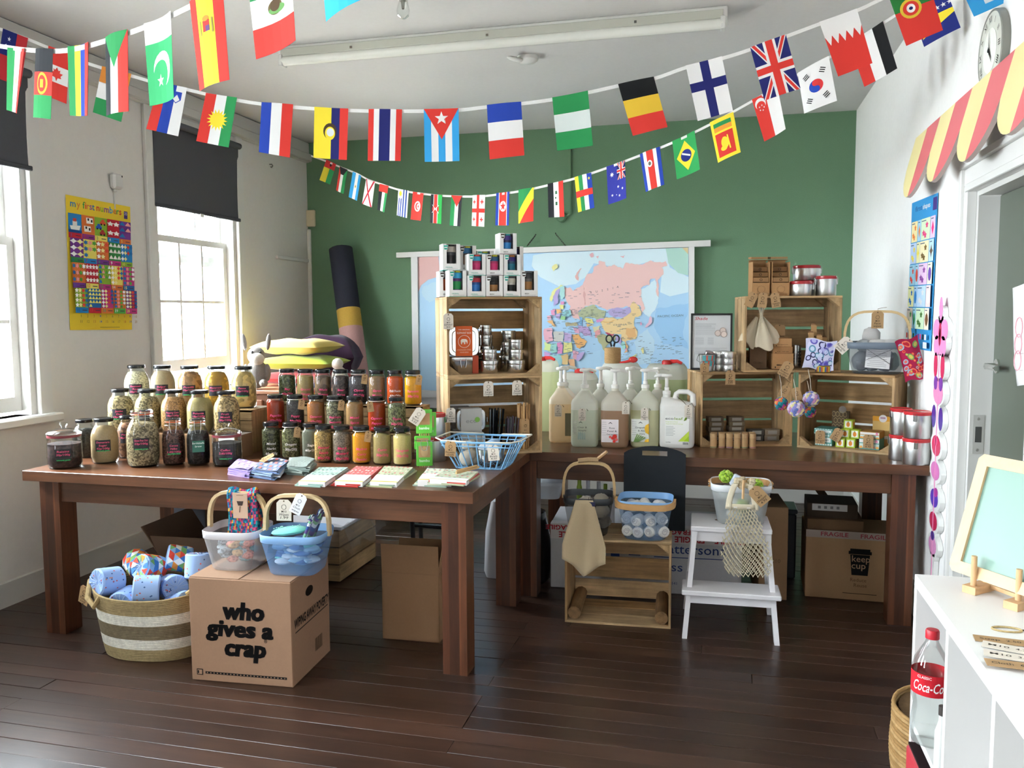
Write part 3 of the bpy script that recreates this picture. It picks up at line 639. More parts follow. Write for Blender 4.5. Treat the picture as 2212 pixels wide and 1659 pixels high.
# ---- clip jar of bamboo cutlery in green sachets
p = az(910, 1014); t = thing('clip_jar', 'square clip top jar holding green sachets of bamboo cutlery', 'jar', (p.x, p.y+.045, T), .34)
a = .046
G(0xffffff).lathe([(a*1.3, 0), (a*1.36, .008), (a*1.36, .10), (a*1.2, .12), (a*1.1, .128), (a*1.1, .142)], 4, None, R(z=pi/4), cap=False).obj('glass', 'glass', t)
g = G(0xc8c8c6); g.tube([(-a*.9, -a, .13), (a*.9, -a, .13), (a*.9, a, .13), (-a*.9, a, .13)], .0016, 5, None, True)
for sx in (-1, 1): g.tube([(sx*.012, -a, .13), (sx*.016, -a*1.1, .115), (sx*.010, -a*1.12, .088), (0, -a*1.12, .086)], .0016, 5)
g.obj('wire_clip', 'steel', t)
for k, (xx, yy, zz, lean) in enumerate(((0, -.022, .012, 0), (0, .0, .155, -.1), (.018, .018, .14, -.16), (-.008, -.006, .085, 0))):
    s = G(0x5cb83a); hgt = .108 if k != 3 else .06
    Mk = TR((xx, yy, zz), lean, 0, 0)
    s.box((-.036, -.004, 0), (.036, .004, hgt), 0x62c23c, Mk, b=.002); s.box((-.026, -.0045, hgt*.36), (.026, 0, hgt*.84), 0xb58a5c, Mk)
    if k == 0: s.blob((0, -.005, hgt*.60), (.016, .002, .024), 0xc8a070, Mk)
    s.text('bambu', .017, Mk @ Tr(0, -.0046, hgt*.22) @ R(x=pi/2), 0xe8f4e0, .02)
    so_ = s.obj('sachet', 'satin', t)
    b_ = G(0xb8905e)
    if k < 2:
        for i in range(5): b_.tube([(xx-.02+.01*i, yy, max(.006, zz-.022)), (xx-.02+.01*i, yy, zz+.002)], .003, 5)
        b_.obj('bamboo_cutlery', 'beech_z', t)
price_tag(t, t.matrix_basis @ Vector((-.01, -.012, .262)), .05, .078, .35, TAGW, ('Spork', '3.55'), tilt=.6)
# ---- red lidded steel canisters
def tin(label, loc, r, h, red=0xb03030, group='steel canisters with red lids', rz=0):
    t = thing('steel_canister', label, 'canister', loc, rz, group)
    G(0xd0d0ce).lathe([(r*.96, 0), (r, .004), (r, h-.018), (r*.98, h-.014)], 32).obj('body', 'tin', t)
    G(red).lathe([(r*1.01, h-.016), (r*1.03, h-.012), (r*1.03, h-.003), (r*.97, h), (r*.9, h-.002), (0, h-.002)], 32).obj('lid', 'gloss', t)
    for sx in (-1, 1):
        g = G(0xa8a8a6).cb((sx*(r+.003), 0, h-.03), (.004, .014, .026)); g.tube([(sx*(r+.006), -.007, h-.042), (sx*(r+.008), -.007, h-.008), (sx*(r+.008), .007, h-.008), (sx*(r+.006), .007, h-.042)], .0014, 4, None, True); g.obj('clasp', 'steel', t)
    return t
pt = Vector((-1.302, 3.703, T)); tin('small red lidded steel canister below another, behind the wire basket', pt, .052, .115); tin('small red lidded steel canister stacked behind the wire basket', pt+Vector((0, 0, .115)), .050, .11)
# ---- blue wire basket with steel bowls and cloth
B0 = az(1034, 1015); t = thing('wire_basket', 'small light blue wire basket holding steel bowls and cloth', 'basket', (B0.x, B0.y+.095, T), -.02)
BX, BY, TX, TY, BH = .108, .085, .168, .125, .125; BL = 0x7fb2d8; g = G(BL)
def ring(x, y, z, r=.0035, c=.02):
    pts = []
    for sx, sy, a0 in ((1, 1, 0), (-1, 1, pi/2), (-1, -1, pi), (1, -1, 3*pi/2)):
        for k in range(4): a = a0+pi/2*k/3; pts.append((sx*(x-c)+c*cos(a), sy*(y-c)+c*sin(a), z))
    return pts
g.tube(ring(TX, TY, BH), .005, 6, None, True).tube(ring(BX, BY, .004), .003, 6, None, True); g.tube(ring(TX*.985, TY*.98, BH-.018), .0025, 5, None, True); g.obj('rim', 'satin', t)
for k in range(9):
    u = -1+2*k/8
    for s in (-1, 1): G(BL).tube([(u*TX*.95, s*TY, BH), (u*BX*.95, s*BY, .004)], .0029, 6).obj('wire', 'satin', t)
for k in range(5):
    u = -1+2*k/4
    for s in (-1, 1): G(BL).tube([(s*TX, u*TY*.92, BH), (s*BX, u*BY*.92, .004)], .0029, 6).obj('wire', 'satin', t)
for k in range(9): u = -.9+1.8*k/8; G(BL).tube([(u*BX, -BY, .004), (u*BX, BY, .004)], .0018, 4).obj('wire', 'satin', t)
for k in range(5): u = -.8+1.6*k/4; G(BL).tube([(-BX, u*BY, .006), (BX, u*BY, .006)], .0018, 4).obj('wire', 'satin', t)
for s in (-1, 1):
    xe = s*.045
    G(0xd9d2c0).tube([(xe, -TY-.004, BH+.004), (s*(TX-.01), -TY-.004, BH+.006), (s*(TX+.03), -TY+.03, BH+.012), (s*(TX+.03), TY-.03, BH+.012), (s*(TX-.01), TY+.004, BH+.006), (xe, TY+.004, BH+.004)], .0035, 6).obj('handle', 'satin', t)
price_tag(t, t.matrix_basis @ Vector((-.115, -.131, BH+.0)), .05, .07, .05, KRAFT, ('Reusable', 'cloth', '0.99'), tilt=.05, string=[t.matrix_basis @ Vector((-.14, -.12, BH+.012)), t.matrix_basis @ Vector((-.17, -.10, BH+.02))])
price_tag(t, t.matrix_basis @ Vector((.075, -.122, BH-.012)), .05, .07, .05, TAGW, ('Bowls', '4.50'), tilt=-.1)
BZ = t.matrix_basis
for k, (lx, ly, hh, rr) in enumerate(((.03, -.01, .075, .062), )):
    b = thing('steel_bowl', 'shiny steel bowl standing in the blue wire basket', 'bowl', BZ @ Vector((lx, ly, .008))); b.name = 'steel_bowl'
    G(0xd0d0ce).lathe([(0, .001), (rr*.75, 0), (rr*.92, .012), (rr, .04), (rr*1.02, hh), (rr*1.05, hh+.002), (rr*1.0, hh), (rr*.97, .04), (rr*.7, .01), (0, .008)], 28).obj('bowl_shell', 'steel', b)
    b = thing('cloth_bundle', 'blue and white cloths stuffed in the steel bowl', 'cloth', BZ @ Vector((lx, ly, .095))); G(0xc4ccd4).blob((0, 0, -.01), (.052, .052, .030), None, None, 14, 8, .25).blob((.012, .01, .016), (.03, .028, .014), 0x88a4c0, None, 10, 6, .3).obj('folds', 'cloth', b)
b = thing('muslin_cloth', 'beige muslin bags packed in the blue wire basket', 'cloth', BZ @ Vector((-.065, 0, .008)))
g = G(0xc9bfae)
for k in range(4): g.blob((-.012+.012*k, -.03+.02*k, .03+.012*(k % 2)), (.034, .04, .034), (0xcdc3b2, 0xb8ac98)[k % 2], None, 10, 7, .22)
g.blob((-.012, .0, .085), (.030, .045, .02), 0xd2c8b8, None, 10, 6, .3); g.obj('folds', 'cloth', b)
# ================================================================ CRATES
def sup(rx, ry, e, n, cx=0, cy=0, z=0):
    o = []
    for i in range(n):
        a = 2*pi*i/n; c, s_ = cos(a), sin(a); o.append((cx+rx*abs(c)**(2/e)*(1 if c >= 0 else -1), cy+ry*abs(s_)**(2/e)*(1 if s_ >= 0 else -1), z))
    return o
def loft(g, secs, n=24, cols=None, cap=(1, 1), M=None, col=None):
    """secs: (z, rx, ry, exponent[, cx, cy])"""
    vs = []; fs = []; cs = []
    for s_ in secs: vs += sup(s_[1], s_[2], s_[3], n, s_[4] if len(s_) > 4 else 0, s_[5] if len(s_) > 5 else 0, s_[0])
    for j in range(len(secs)-1):
        fs += [(j*n+i, j*n+(i+1) % n, (j+1)*n+(i+1) % n, (j+1)*n+i) for i in range(n)]; cs += [cols[j] if cols else None]*n
    if cap[0]: fs.append(tuple(range(n))[::-1]); cs.append(cols[0] if cols else None)
    if cap[1]: fs.append(tuple((len(secs)-1)*n+i for i in range(n))); cs.append(cols[-1] if cols else None)
    k = len(g.f); g.add(vs, fs, col, M)
    for i, c in enumerate(cs):
        if c is not None: g.c[k+i] = lin(c)
    return g
PINE = 0xc6a478
def crate(label, loc, rz, W=.478, H=.385, D=.29, logs=False):
    """apple crate lying on its side; loc = front left bottom corner, open towards local -Y"""
    t = thing('apple_crate', label, 'crate', loc, rz); th = .011
    def board(lo, hi, ax_): G(random.choice((PINE, 0xb89264, 0xcfae82, 0xbf9a6c))).box(lo, hi, None, None, b=.0015).obj('slat', 'pine_'+ax_, t)
    n = 3; w_ = D/n
    for k in range(n):
        y0, y1 = w_*k+.004*(k > 0), w_*(k+1)-.004*(k < n-1)
        board((0, y0, 0), (W, y1, th), 'x'); board((0, y0, H-th), (W, y1, H), 'x')
        board((0, y0, th), (th, y1, H-th), 'z'); board((W-th, y0, th), (W, y1, H-th), 'z')
    hs = [(th, .10), (.112, .212), (.226, .318), (.33, H-th)] if not logs else [(th+.02, .115), (.13, .235), (.252, H-th-.012)]
    for a, b in hs: board((th, D-th, a), (W-th, D, b), 'x')
    for sx, sz in ((0, 0), (1, 0), (0, 1), (1, 1)):
        x0 = th if sx == 0 else W-th; z0 = th if sz == 0 else H-th; dx = .058*(1 if sx == 0 else -1); dz = .045*(1 if sz == 0 else -1)
        if logs and sz == 0:
            G(0x9a7650).tube([(x0+dx*.55, .012, z0+dz*.75), (x0+dx*.55, D-th, z0+dz*.75)], .031, 10).obj('corner_post', 'pine_y', t); continue
        pts = [(x0, z0), (x0+dx, z0), (x0, z0+dz)]
        for ya, yb in ((.004, .044), (D-.05, D-th)):
            vs = [(x, ya, z) for x, z in pts]+[(x, yb, z) for x, z in pts]
            G(0xb4946a).add(vs, [(0, 1, 2), (5, 4, 3), (0, 3, 4, 1), (1, 4, 5, 2), (2, 5, 3, 0)]).obj('corner_post', 'pine_y', t)
    return t
th30 = radians(30); CW, CHt = .475, .385
FR = Vector((-.855, 4.03, T)); FLc = FR-Vector((cos(th30), sin(th30), 0))*CW
TC1 = crate('apple crate of lunch boxes and straws standing across both tables', FLc, th30, CW, CHt)
TC2 = crate('apple crate of stacked steel tins below the drinking cup boxes', FLc+Vector((0, 0, CHt+.0005)), th30, CW, CHt)
zR = .76+CHt
p3 = az(1604, 798, zR)
p1 = az(1512, 966); RC1 = crate('apple crate with kraft soap boxes beside the white soap canister', (p1.x, p1.y, T), radians(15.8))
p2 = az(1716, 966); RC2 = crate('apple crate with patterned soap cartons under the grey basket', (p2.x+.012, p2.y, T), radians(-22.3), .455)
RC3 = crate('apple crate with muslin pouches stacked above two other crates', (p3.x, 4.40, zR+.0008), radians(9), .478)
p4 = az(1220, 1344, 0); UC = crate('apple crate on the floor beneath the grey and blue baskets', (p4.x, p4.y, 0), .05, .49, .405, .32, logs=True)
def L2W(t, x, y, z): return t.matrix_basis @ Vector((x, y, z))
def RZ(t): return t.rotation_euler[2]
# ---------------------------------------------------------------- boxed drinking cups on the tall crate
def cup_box(x, y, z, h, lidc, bandc, bodyc, word, label, accent=0x2fa58e, tab=None, w=.0855):
    P = L2W(TC2, x+w/2, y+w/2, CHt+z); t = thing('cup_box', label, 'box', P, th30+random.uniform(-.012, .012), 'boxed drinking cups on the tall crate'); a = w/2; q = .0012
    B = 0xe6e4e0; g = G(B)
    g.box((-a, a-q, 0), (a, a, h)).box((-a, -a, 0), (-a+q, a, h)).box((a-q, -a, 0), (a, a, h)).box((-a, -a, 0), (a, a, q)); g.box((-a, -a+.016, h-q), (a, a, h))
    wx = a*.56; wz = h*.26
    g.box((-a, -a, 0), (-wx, -a+q, h)).box((wx, -a, 0), (a, -a+q, h)).box((-wx, -a, 0), (wx, -a+q, wz)).box((-a, -a, h-q), (-wx, -a+.016, h)).box((wx, -a, h-q), (a, -a+.016, h))
    g.box((-a-.0003, -a-.0003, 0), (a+.0003, a, .003), accent)
    tc = accent if word == 'ORIGINAL' else 0x4a4038
    g.text(word, .0085 if word == 'BREW' else .0078, TR((-a*.3, -a-.0006, h*.12), pi/2), tc, .012); 
    for k in range(2): g.cb((a*.1, -a-.0005, h*(.045+.03*k)), (a*1.3, .0004, .0012), 0xb8b8b8)
    g.obj('carton', 'paper', t)
    g = G(accent).prism([(-.007, -.010), (.007, -.010), (.010, .010), (-.010, .010)], 0, .0008, 0x2fa58e if word == 'ORIGINAL' else 0x4a4038, TR((-a*.66, -a-.0012, h*.86), pi/2))
    g.prism([(-.0085, -.012), (.0085, -.012), (.012, .012), (-.012, .012)], 0, .0005, 0xf2f0ec, TR((-a*.66, -a-.0006, h*.86), pi/2)); g.cb((-a*.66, -a-.0024, h*.86), (.014, .0004, .006), 0xe8f0ec); g.obj('cup_badge', 'paper', t)
    hc = h-.010; r0, r1 = a*.50, a*.66; c = G(bodyc)
    c.lathe([(0, .004), (r0, .004, bodyc), (r0+(r1-r0)*.38, hc*.32, bandc), (r0+(r1-r0)*.75, hc*.64, bodyc), (r1, hc*.76, bodyc)], 20)
    cu_ = c.obj('cup', 'satin', t); G(lidc).lathe([(r1*1.08, hc*.765), (r1*1.03, hc*.98), (r1*.8, hc), (0, hc)], 20).obj('lid', 'satin', cu_)
    if tab: G(tab).cb((r1*.2, -r1*.4, hc+.004), (r1*.9, r1*.7, .008), tab, None, .002).obj('stopper', 'satin', cu_)
hS, hT = .103, .128
CB = [(-.004, .15, 0, hT, 0x3a3030, 0xd86a3a, 0xd86a3a, 'BREW', 'cup box with orange cup at the bottom left corner behind', None),
      (.022, .045, 0, hT, 0x2ea8d8, 0x1f9a4e, 0x5a2f72, 'ORIGINAL', 'tall cup box with purple and green banded cup, light blue lid', 0xd8d03a),
      (.112, .03, 0, hS, 0xb02a3a, 0x2f80d0, 0x2a5aa0, 'ORIGINAL', 'cup box with blue banded cup and red lid', None),
      (.2005, .03, 0, hS, 0x242424, 0xb58048, 0x3a3432, 'BREW', 'short cup box with cork banded cup and black lid', None),
      (.289, .03, 0, hS, 0xc9c4b4, 0x1e1e1e, 0xd8d4c8, 'ORIGINAL', 'cup box with black banded cup and cream lid', None),
      (.3775, .03, 0, hT, 0x2a2a2a, 0xb58048, 0x6a6460, 'BREW', 'tall cup box with cork banded cup at the row end', None),
      (.118, .04, hS, hS, 0x38a8d0, 0xe83a80, 0xc83a70, 'ORIGINAL', 'cup box with pink banded cup and light blue lid', 0xd84040),
      (.206, .04, hS, hS, 0x2a5f88, 0xe83a80, 0xc83a70, 'BREW', 'cup box with pink banded cup and navy lid', 0xe0d830),
      (.294, .04, hS, hS, 0x3a2a78, 0x1f7a90, 0x2a4a68, 'ORIGINAL', 'cup box with teal banded cup and purple lid', 0xe08a3a),
      (.002, .088, hT, hT, 0xb8b0a4, 0x161616, 0x3c3e42, 'ORIGINAL', 'tall cup box with black banded grey cup', 0x161616),
      (.10, .165, hT, hT, 0x2a6a98, 0x9a6a4a, 0x6a5a50, 'BREW', 'cup box with navy lid behind the pink cups', 0xd8d838),
      (.19, .165, hT, hS, 0x38a8d0, 0x2f80d0, 0x2a5aa0, 'ORIGINAL', 'cup box with light blue lid mostly hidden in the second row', 0xd8d838),
      (.345, .165, hT, hT, 0x3a2a78, 0x2a8a98, 0x7a7a74, 'ORIGINAL', 'tall cup box with teal band behind the purple lidded cup', None),
      (.275, .045, 2*hS, hS, 0x3a2a78, 0x2f8ed8, 0x242450, 'BREW', 'topmost cup box with blue banded cup and purple lid', 0x3ab0b0),
      (.10, .165, 0, hT, 0x3a3a3a, 0x8a8a8a, 0x6a6a6a, 'BREW', 'grey cup box hidden low behind the red lidded cup', None),
      (.19, .165, 0, hT, 0x3a3a3a, 0x8a8a8a, 0x6a6a6a, 'BREW', 'grey cup box hidden low behind the cork cup', None),
      (.345, .167, 0, hT, 0x3a3a3a, 0x8a8a8a, 0x6a6a6a, 'BREW', 'grey cup box hidden low behind the cream lidded cup', None)]
for x, y, z, h, a, b, c, wd, lb, tab in CB: cup_box(x, y, z, h, a, b, c, wd, lb, 0x2fa58e if wd == 'ORIGINAL' else 0x6a5a52, tab)
# ---------------------------------------------------------------- steel lunch boxes, tins, straws
ST = 0xcfcfcc
def lunch_box(cr, x, y, z, w, h, d, label, sleeve=None, scol=0xb8b8b6, words=(), up=True, dot=None):
    """rounded steel tin; up: standing on edge with the lid facing out"""
    t = thing('lunch_box', label, 'lunch box', L2W(cr, x+w/2, y+d/2, z), RZ(cr))
    if up:
        M = Tr(0, 0, h/2) @ R(x=pi/2)
        g = G(ST); loft(g, [(-d/2, w/2*.96, h/2*.96, 5), (-d/2+.006, w/2, h/2, 5), (d/2-.02, w/2, h/2, 5), (d/2-.016, w/2*1.03, h/2*1.02, 5), (d/2-.004, w/2*1.03, h/2*1.02, 5), (d/2, w/2*.98, h/2*.98, 5)], 32, M=M)
        g.obj('shell', 'steel', t)
        g = G(ST); loft(g, [(d/2, w/2*.80, h/2*.78, 5), (d/2+.004, w/2*.76, h/2*.74, 5)], 28, M=M); g.obj('lid_panel', 'steel', t)
    else:
        g = G(ST); loft(g, [(0, w/2*.93, d/2*.93, 5), (.01, w/2, d/2, 5), (h-.03, w/2, d/2, 5), (h-.026, w/2*1.03, d/2*1.03, 5), (h-.006, w/2*1.03, d/2*1.03, 5), (h, w/2*.96, d/2*.96, 5)], 32); g.obj('shell', 'steel', t)
    for sx in (-1, 1):
        g = G(0xb8b8b6)
        if up: g.tube([(sx*w*.53, -.012, h*.35), (sx*w*.56, -d/2-.002, h*.40), (sx*w*.56, -d/2-.002, h*.6), (sx*w*.53, -.012, h*.65)], .002, 5)
        else: g.tube([(sx*.014, -d/2*1.04, h-.012), (sx*.014, -d/2*1.10, h-.035), (sx*.010, -d/2*1.08, h-.055)], .002, 5)
        g.obj('clasp', 'steel', t)
    if sleeve:
        g = G(scol); q = .0015
        if up: g.box((-sleeve/2, -d/2-.006-q, -.0), (sleeve/2, d/2+q, h+.003), b=.001); y_ = -d/2-.0082
        else: g.box((w*.30, -d/2-q, 0), (w*.30+sleeve, d/2+q, h+.002), b=.001); y_ = -d/2-.002
        for wd, sz, zz, cc in words: g.text(wd, sz, TR((0, y_-.0004, zz), pi/2), cc, .006, fit=min(sleeve*.86, sz*.62*len(wd)))
        if dot: g.lathe([(.013, 0), (.013, .0006)], 20, dot, TR((sleeve*.28, y_+.0001, h*.52), pi/2))
        if dot is None and up and scol != 0xb8b8b6:
            k = TR((0, y_-.0002, h*.50), pi/2)
            g.tube([(.030*cos(i*pi/12), .030*sin(i*pi/12), 0) for i in range(24)], .0013, 3, 0xf4e8e0, True, k)
            g.prism([(-.016, -.013), (-.011, -.013), (-.010, -.004), (-.002, -.004), (-.001, -.013), (.005, -.013), (.006, .0), (.012, -.004), (.013, -.011), (.016, -.010), (.016, .004), (.010, .011), (.002, .012), (-.012, .012), (-.018, .005)], 0, .0006, 0xf4e8e0, k)
        g.obj('paper_sleeve', 'paper', t)
    return t
f1 = .0125
lunch_box(TC2, .014, .062, f1, .155, .085, .165, 'steel lunch box lying flat with a red band in the upper crate', .03, 0xa84a34, (), False)
lunch_box(TC2, .02, .06, f1+.0865, .15, .142, .06, 'steel lunch box with orange elephant sleeve standing in the crate', .082, 0xdc6434, (('THE ORIGINAL', .008, .128, 0xf4e8e0), ('ELEPHANT BOX', .0135, .112, 0xf4e8e0), ('STAINLESS STEEL', .0085, .030, 0xf0c8b0), ('FOOD BOX', .0085, .018, 0xf0c8b0)))
def small_tin(cr, x, y, z, r, h, label, grp): 
    t = thing('steel_tin', label, 'tin', L2W(cr, x, y, z), 0, grp)
    G(ST).lathe([(r*.95, 0), (r, .003), (r, h*.66), (r*1.0, h*.66)], 28).obj('body', 'steel', t)
    G(ST).lathe([(r*1.03, h*.64), (r*1.05, h*.66), (r*1.05, h*.78), (r*1.03, h*.79), (r*1.03, h*.84), (r*1.05, h*.85), (r*1.05, h*.96), (r*1.0, h), (0, h)], 28).obj('lid', 'steel', t)
for x, y, st, nm in ((.225, .075, [(.044, .062), (.036, .055)], 'front left'), (.235, .185, [(.046, .07), (.042, .06), (.036, .055), (.032, .05)], 'rear left'), (.362, .075, [(.045, .062), (.037, .052), (.036, .050)], 'front right'), (.355, .185, [(.046, .08), (.042, .07), (.036, .055)], 'rear right')):
    z = f1
    for k, (r, h) in enumerate(st): small_tin(TC2, x, y, z, r, h, 'round steel tin in the %s stack of the upper crate, %s' % (nm, ('at the bottom', 'second up', 'third up', 'fourth up')[k]), 'round steel tins in the crate'); z += h
GS = 0xb4b4b2
lunch_box(TC1, .03, .155, f1, .15, .10, .06, 'steel lunch box with grey sleeve at the back bottom of the lower crate', .10, GS)
lunch_box(TC1, .03, .165, f1+.103, .14, .105, .055, 'steel lunch box with dark sleeve at the back top of the lower crate', .10, 0x8a8a88, (('eco', .02, .07, 0x6a6a68),))
lunch_box(TC1, .055, .06, f1, .145, .10, .055, 'steel lunch box with plain grey sleeve under the green dotted one', .105, GS, (('lunchbox', .012, .055, 0x8a8a88),))
lunch_box(TC1, .055, .06, f1+.103, .145, .108, .055, 'steel lunch box with white sleeve and green dot', .105, 0xc4c4c0, (('eco', .030, .050, 0x9a9a98),), dot=0x8cc060)
def bundle(cr, x, y, n, r, h, cols, label, rad, mat='satin', sleeve=None, lean=.0):
    t = thing('straw_bundle', label, 'straws', L2W(cr, x, y, f1), RZ(cr))
    for i in range(n):
        a = i*2.4; q = rad*sqrt((i+.5)/n); hh = h*random.uniform(.93, 1.0)
        G(cols[i % len(cols)]).tube([(q*cos(a), q*sin(a), 0), (q*cos(a)*1.25+lean*h, q*sin(a)*1.15, hh)], r, 6).obj('straw', mat, t)
    if sleeve: G(sleeve).lathe([(rad*1.22, h*.18), (rad*1.25, h*.66)], 14, cap=False).obj('kraft_sleeve', 'card', t)
    return t
bundle(TC1, .265, .12, 24, .0034, .205, [0x1c1e20, 0x26282a, 0x8a8c8e], 'bundle of black steel straws behind the others', .032, 'steel', None, .05)
bundle(TC1, .335, .08, 20, .0034, .165, [0x4a3a48, 0x5c5a5e, 0x1a1a20], 'bundle of purple grey and black straws beside the bamboo', .03, 'satin', None, .06)
t = bundle(TC1, .40, .08, 16, .0048, .232, [0xc49a68, 0xb88c58, 0xd0aa78], 'bundle of bamboo straws in a kraft sleeve', .027, 'beech_z', 0xb08a60)
price_tag(t, L2W(TC1, .40, .04, .16), .04, .10, th30, KRAFT, ('Bamboo', 'straws', '1.50'))
for cr, x, z, ln in ((TC1, .20, .372, ('Large', 'Container', '6')), (TC1, .345, .372, ('Small', 'Container', '5'))): price_tag(cr, L2W(cr, x, -.004, z-.015), .05, .072, th30, TAGW, ln, string=[L2W(cr, x, -.006, z+.002), L2W(cr, x, .03, z+.012)])
price_tag(TC2, L2W(TC2, .006, -.006, .30), .048, .075, th30, TAGW, ('ELEPHANT', 'BOX', '20.50'), string=[L2W(TC2, .01, -.006, .34), L2W(TC2, .02, .03, .372)])
price_tag(TC1, L2W(TC1, .012, -.008, .235), .045, .07, th30, TAGW, ('Eco lunch', 'box'))
# ================================================================ SOAP CANISTERS
def pump(t, x, y, z, hh, ang, wh=0xf0eee8):
    g = G(wh); M = Tr(x, y, z)
    g.lathe([(.018, 0), (.018, .012), (.021, .014), (.021, .030), (.012, .034), (.012, .05), (.0088, .052), (.0088, hh-.012), (.012, hh-.008), (.026, hh-.006), (.028, hh), (.024, hh+.008), (0, hh+.007)], 16, None, M)
    g.tube([(x, y, z+hh), (x+.03*cos(ang), y+.03*sin(ang), z+hh+.002), (x+.058*cos(ang), y+.058*sin(ang), z+hh-.004), (x+.064*cos(ang), y+.064*sin(ang), z+hh-.01)], [.010, .009, .008, .007], 8); g.obj('pump', 'hdpewhite', t)
def canister(label, P, rz, w, d, h, liq, level, empty=0xe9e8de, mat='hdpe', prn=None, hs=.40, handle='y', neck=(0, 0), grp='five litre soap canisters', pump_a=.4):
    t = thing('soap_canister', label, 'canister', P, rz, grp); X, Y = w/2, d/2
    sh = h*.74
    secs = [(0, X*.88, Y*.9, 5), (.008, X*.97, Y*.97, 5), (.02, X, Y, 5), (level*sh, X, Y, 5), (level*sh+.001, X, Y, 5), (sh, X, Y, 5), (sh+.012, X*.95, Y*.95, 4.5), (h*.9, X*.52, Y*.66, 3, neck[0]*.6, neck[1]*.6), (h*.955, .024, .03, 2.4, neck[0], neck[1]), (h*.96, .019, .019, 2, neck[0], neck[1]), (h, .019, .019, 2, neck[0], neck[1])]
    if handle == 'x': secs = secs[:6]+[(sh+.012, X*.97, Y*.95, 4.5), (h*.82, X*.62, Y*.8, 4, -X*.30), (h*.88, X*.30, Y*.5, 3, -X*.62), (h*.885, .02, .02, 2, -X*.62), (h*.93, .02, .02, 2, -X*.62)]
    cols = [liq]*3+[liq]+[empty]*7
    g = G(empty); loft(g, secs, 32, cols=cols[:len(secs)-1]); g.obj('body', mat, t, sharp=70)
    if handle == 'y': G(empty).tube([(0, Y*.05, h*.90), (0, Y*.35, h*.925), (0, Y*.8, h*.90), (0, Y*.92, h*.78)], .011, 8).obj('handle', mat, t)
    else: G(empty).tube([(-X*.16, 0, h*.80), (-X*.05, 0, h*.95), (X*.1, 0, h*.985), (X*.6, 0, h*.985), (X*.88, 0, h*.93), (X*.90, 0, h*.74)], [.016, .014, .013, .013, .015, .016], 10).obj('handle', mat, t)
    nx, ny, nz = (neck[0], neck[1], h) if handle == 'y' else (-X*.62, 0, h*.93)
    pump(t, nx, ny, nz-.012, hs-h, pump_a)
    if prn:
        g = G(0xffffff); prn.put(g, lambda u, v, e=0: (-X*.96+X*1.92*u, -Y-.0012-e, sh*(1-v)*.98+.008)); g.obj('label_print', 'paper', t)
    return t
def label1(lines, bg=None, art=None, x0=.02, x1=.66, v0=.36, v1=.90, tc=0x3a3a38):
    P = Pr()
    if bg: P.rect(x0, v0, x1, v1, bg)
    xm = x0+(x1-x0)*.40
    P.poly([(xm, v0+.10), (xm+.08, v0+.06), (xm+.16, v0+.10), (xm+.13, v0+.10), (xm+.08, v0+.08), (xm+.03, v0+.10)], tc)
    for k in range(7): P.rect(x0+.03, v0+.06+.05*k, x0+.19, v0+.07+.05*k, 0xb8b4b4)
    for i, s_ in enumerate(lines): P.txt(s_, xm+.14, v0+.20+.075*i, .085, tc, .62, .004, fit=.050*len(s_))
    if art == 'rose':
        for u, v, r_ in ((.52, .76, .09), (.44, .80, .06), (.58, .83, .06), (.35, .77, .05), (.50, .87, .06)): P.disc(u, v, r_, r_*.62, (0xd84038, 0xe07068)[int(u*100) % 2], 9)
    if art == 'lime':
        P.poly([(x1, .46), (x1-.12, .50), (x1-.16, .58), (x1-.12, .68), (x1, .72)], 0xe8b83a); P.poly([(x1, .82), (x1-.12, .84), (x1-.16, .9), (x1, .9)], 0xe8b83a)
        for k in range(5): P.poly([(.1+.03*k, .90), (.24+.07*k, .70+.02*k), (.26+.07*k, .72+.02*k), (.16+.03*k, .90)], 0x7a9a58)
    if art == 'grey':
        for k in range(4): P.poly([(.24+.08*k, .84), (.26+.08*k, .66), (.34+.06*k, .70), (.30+.08*k, .86)], 0xa8bab0)
    return P
def cpos(px, base, d): p = az(px, base); q = Vector((p.x, p.y, 0)).normalized()*d/2; return Vector((p.x+q.x, p.y+q.y, T))
tg = []
c1 = canister('canister of cream coloured soap with pump next to the tall crate', cpos(1212, 957, .15), .12, .125, .15, .30, 0xecd6b0, .93, 0xf2e8d4, prn=Pr().rect(.72, .30, .98, .86, 0x8a8468), hs=.405, pump_a=1.0)
c2 = canister('canister of clear grey green soap with faint label and pump', cpos(1263, 966, .15), .14, .142, .15, .30, 0xd8decb, .86, 0xf0f0e6, prn=label1(['Clear &', 'Simple'], None, 'grey'), hs=.405, pump_a=.5)
c3 = canister('canister of brown soap with rose label and pump', cpos(1328, 968, .15), .08, .142, .15, .30, 0xba9678, .86, 0xeeeadc, prn=label1(['Rose', 'Petal &', 'Geranium'], 0xe6dede, 'rose'), hs=.405, pump_a=.3)
c4 = canister('canister of pale yellow green soap with fruit label and pump', cpos(1393, 967, .15), .05, .146, .15, .30, 0xe0dfb6, .86, 0xf2f2e4, prn=label1(['Grapefruit', '& Aloe', 'Vera'], 0xe4e6de, 'lime'), hs=.405, pump_a=.2)
P = Pr(); P.rect(.17, .24, .88, .93, 0xf0f0ea); P.poly([(.88, .60), (.88, .86), (.56, .86)], 0xc4dc50); P.poly([(.88, .72), (.88, .86), (.72, .86)], 0xa8cc30)
P.txt('eco', .30, .31, .125, 0x55585a, .72, .004, fit=.24).txt('leaf', .56, .31, .125, 0x8aa83a, .72, .004, fit=.25).poly([(.72, .36), (.76, .28), (.83, .26), (.80, .34)], 0x7a9a3a)
P.txt('fragrance free', .37, .385, .05, 0xc8d878, .72, fit=.36).txt('liquid hand soap', .45, .435, .05, 0xc8d878, .72, fit=.50)
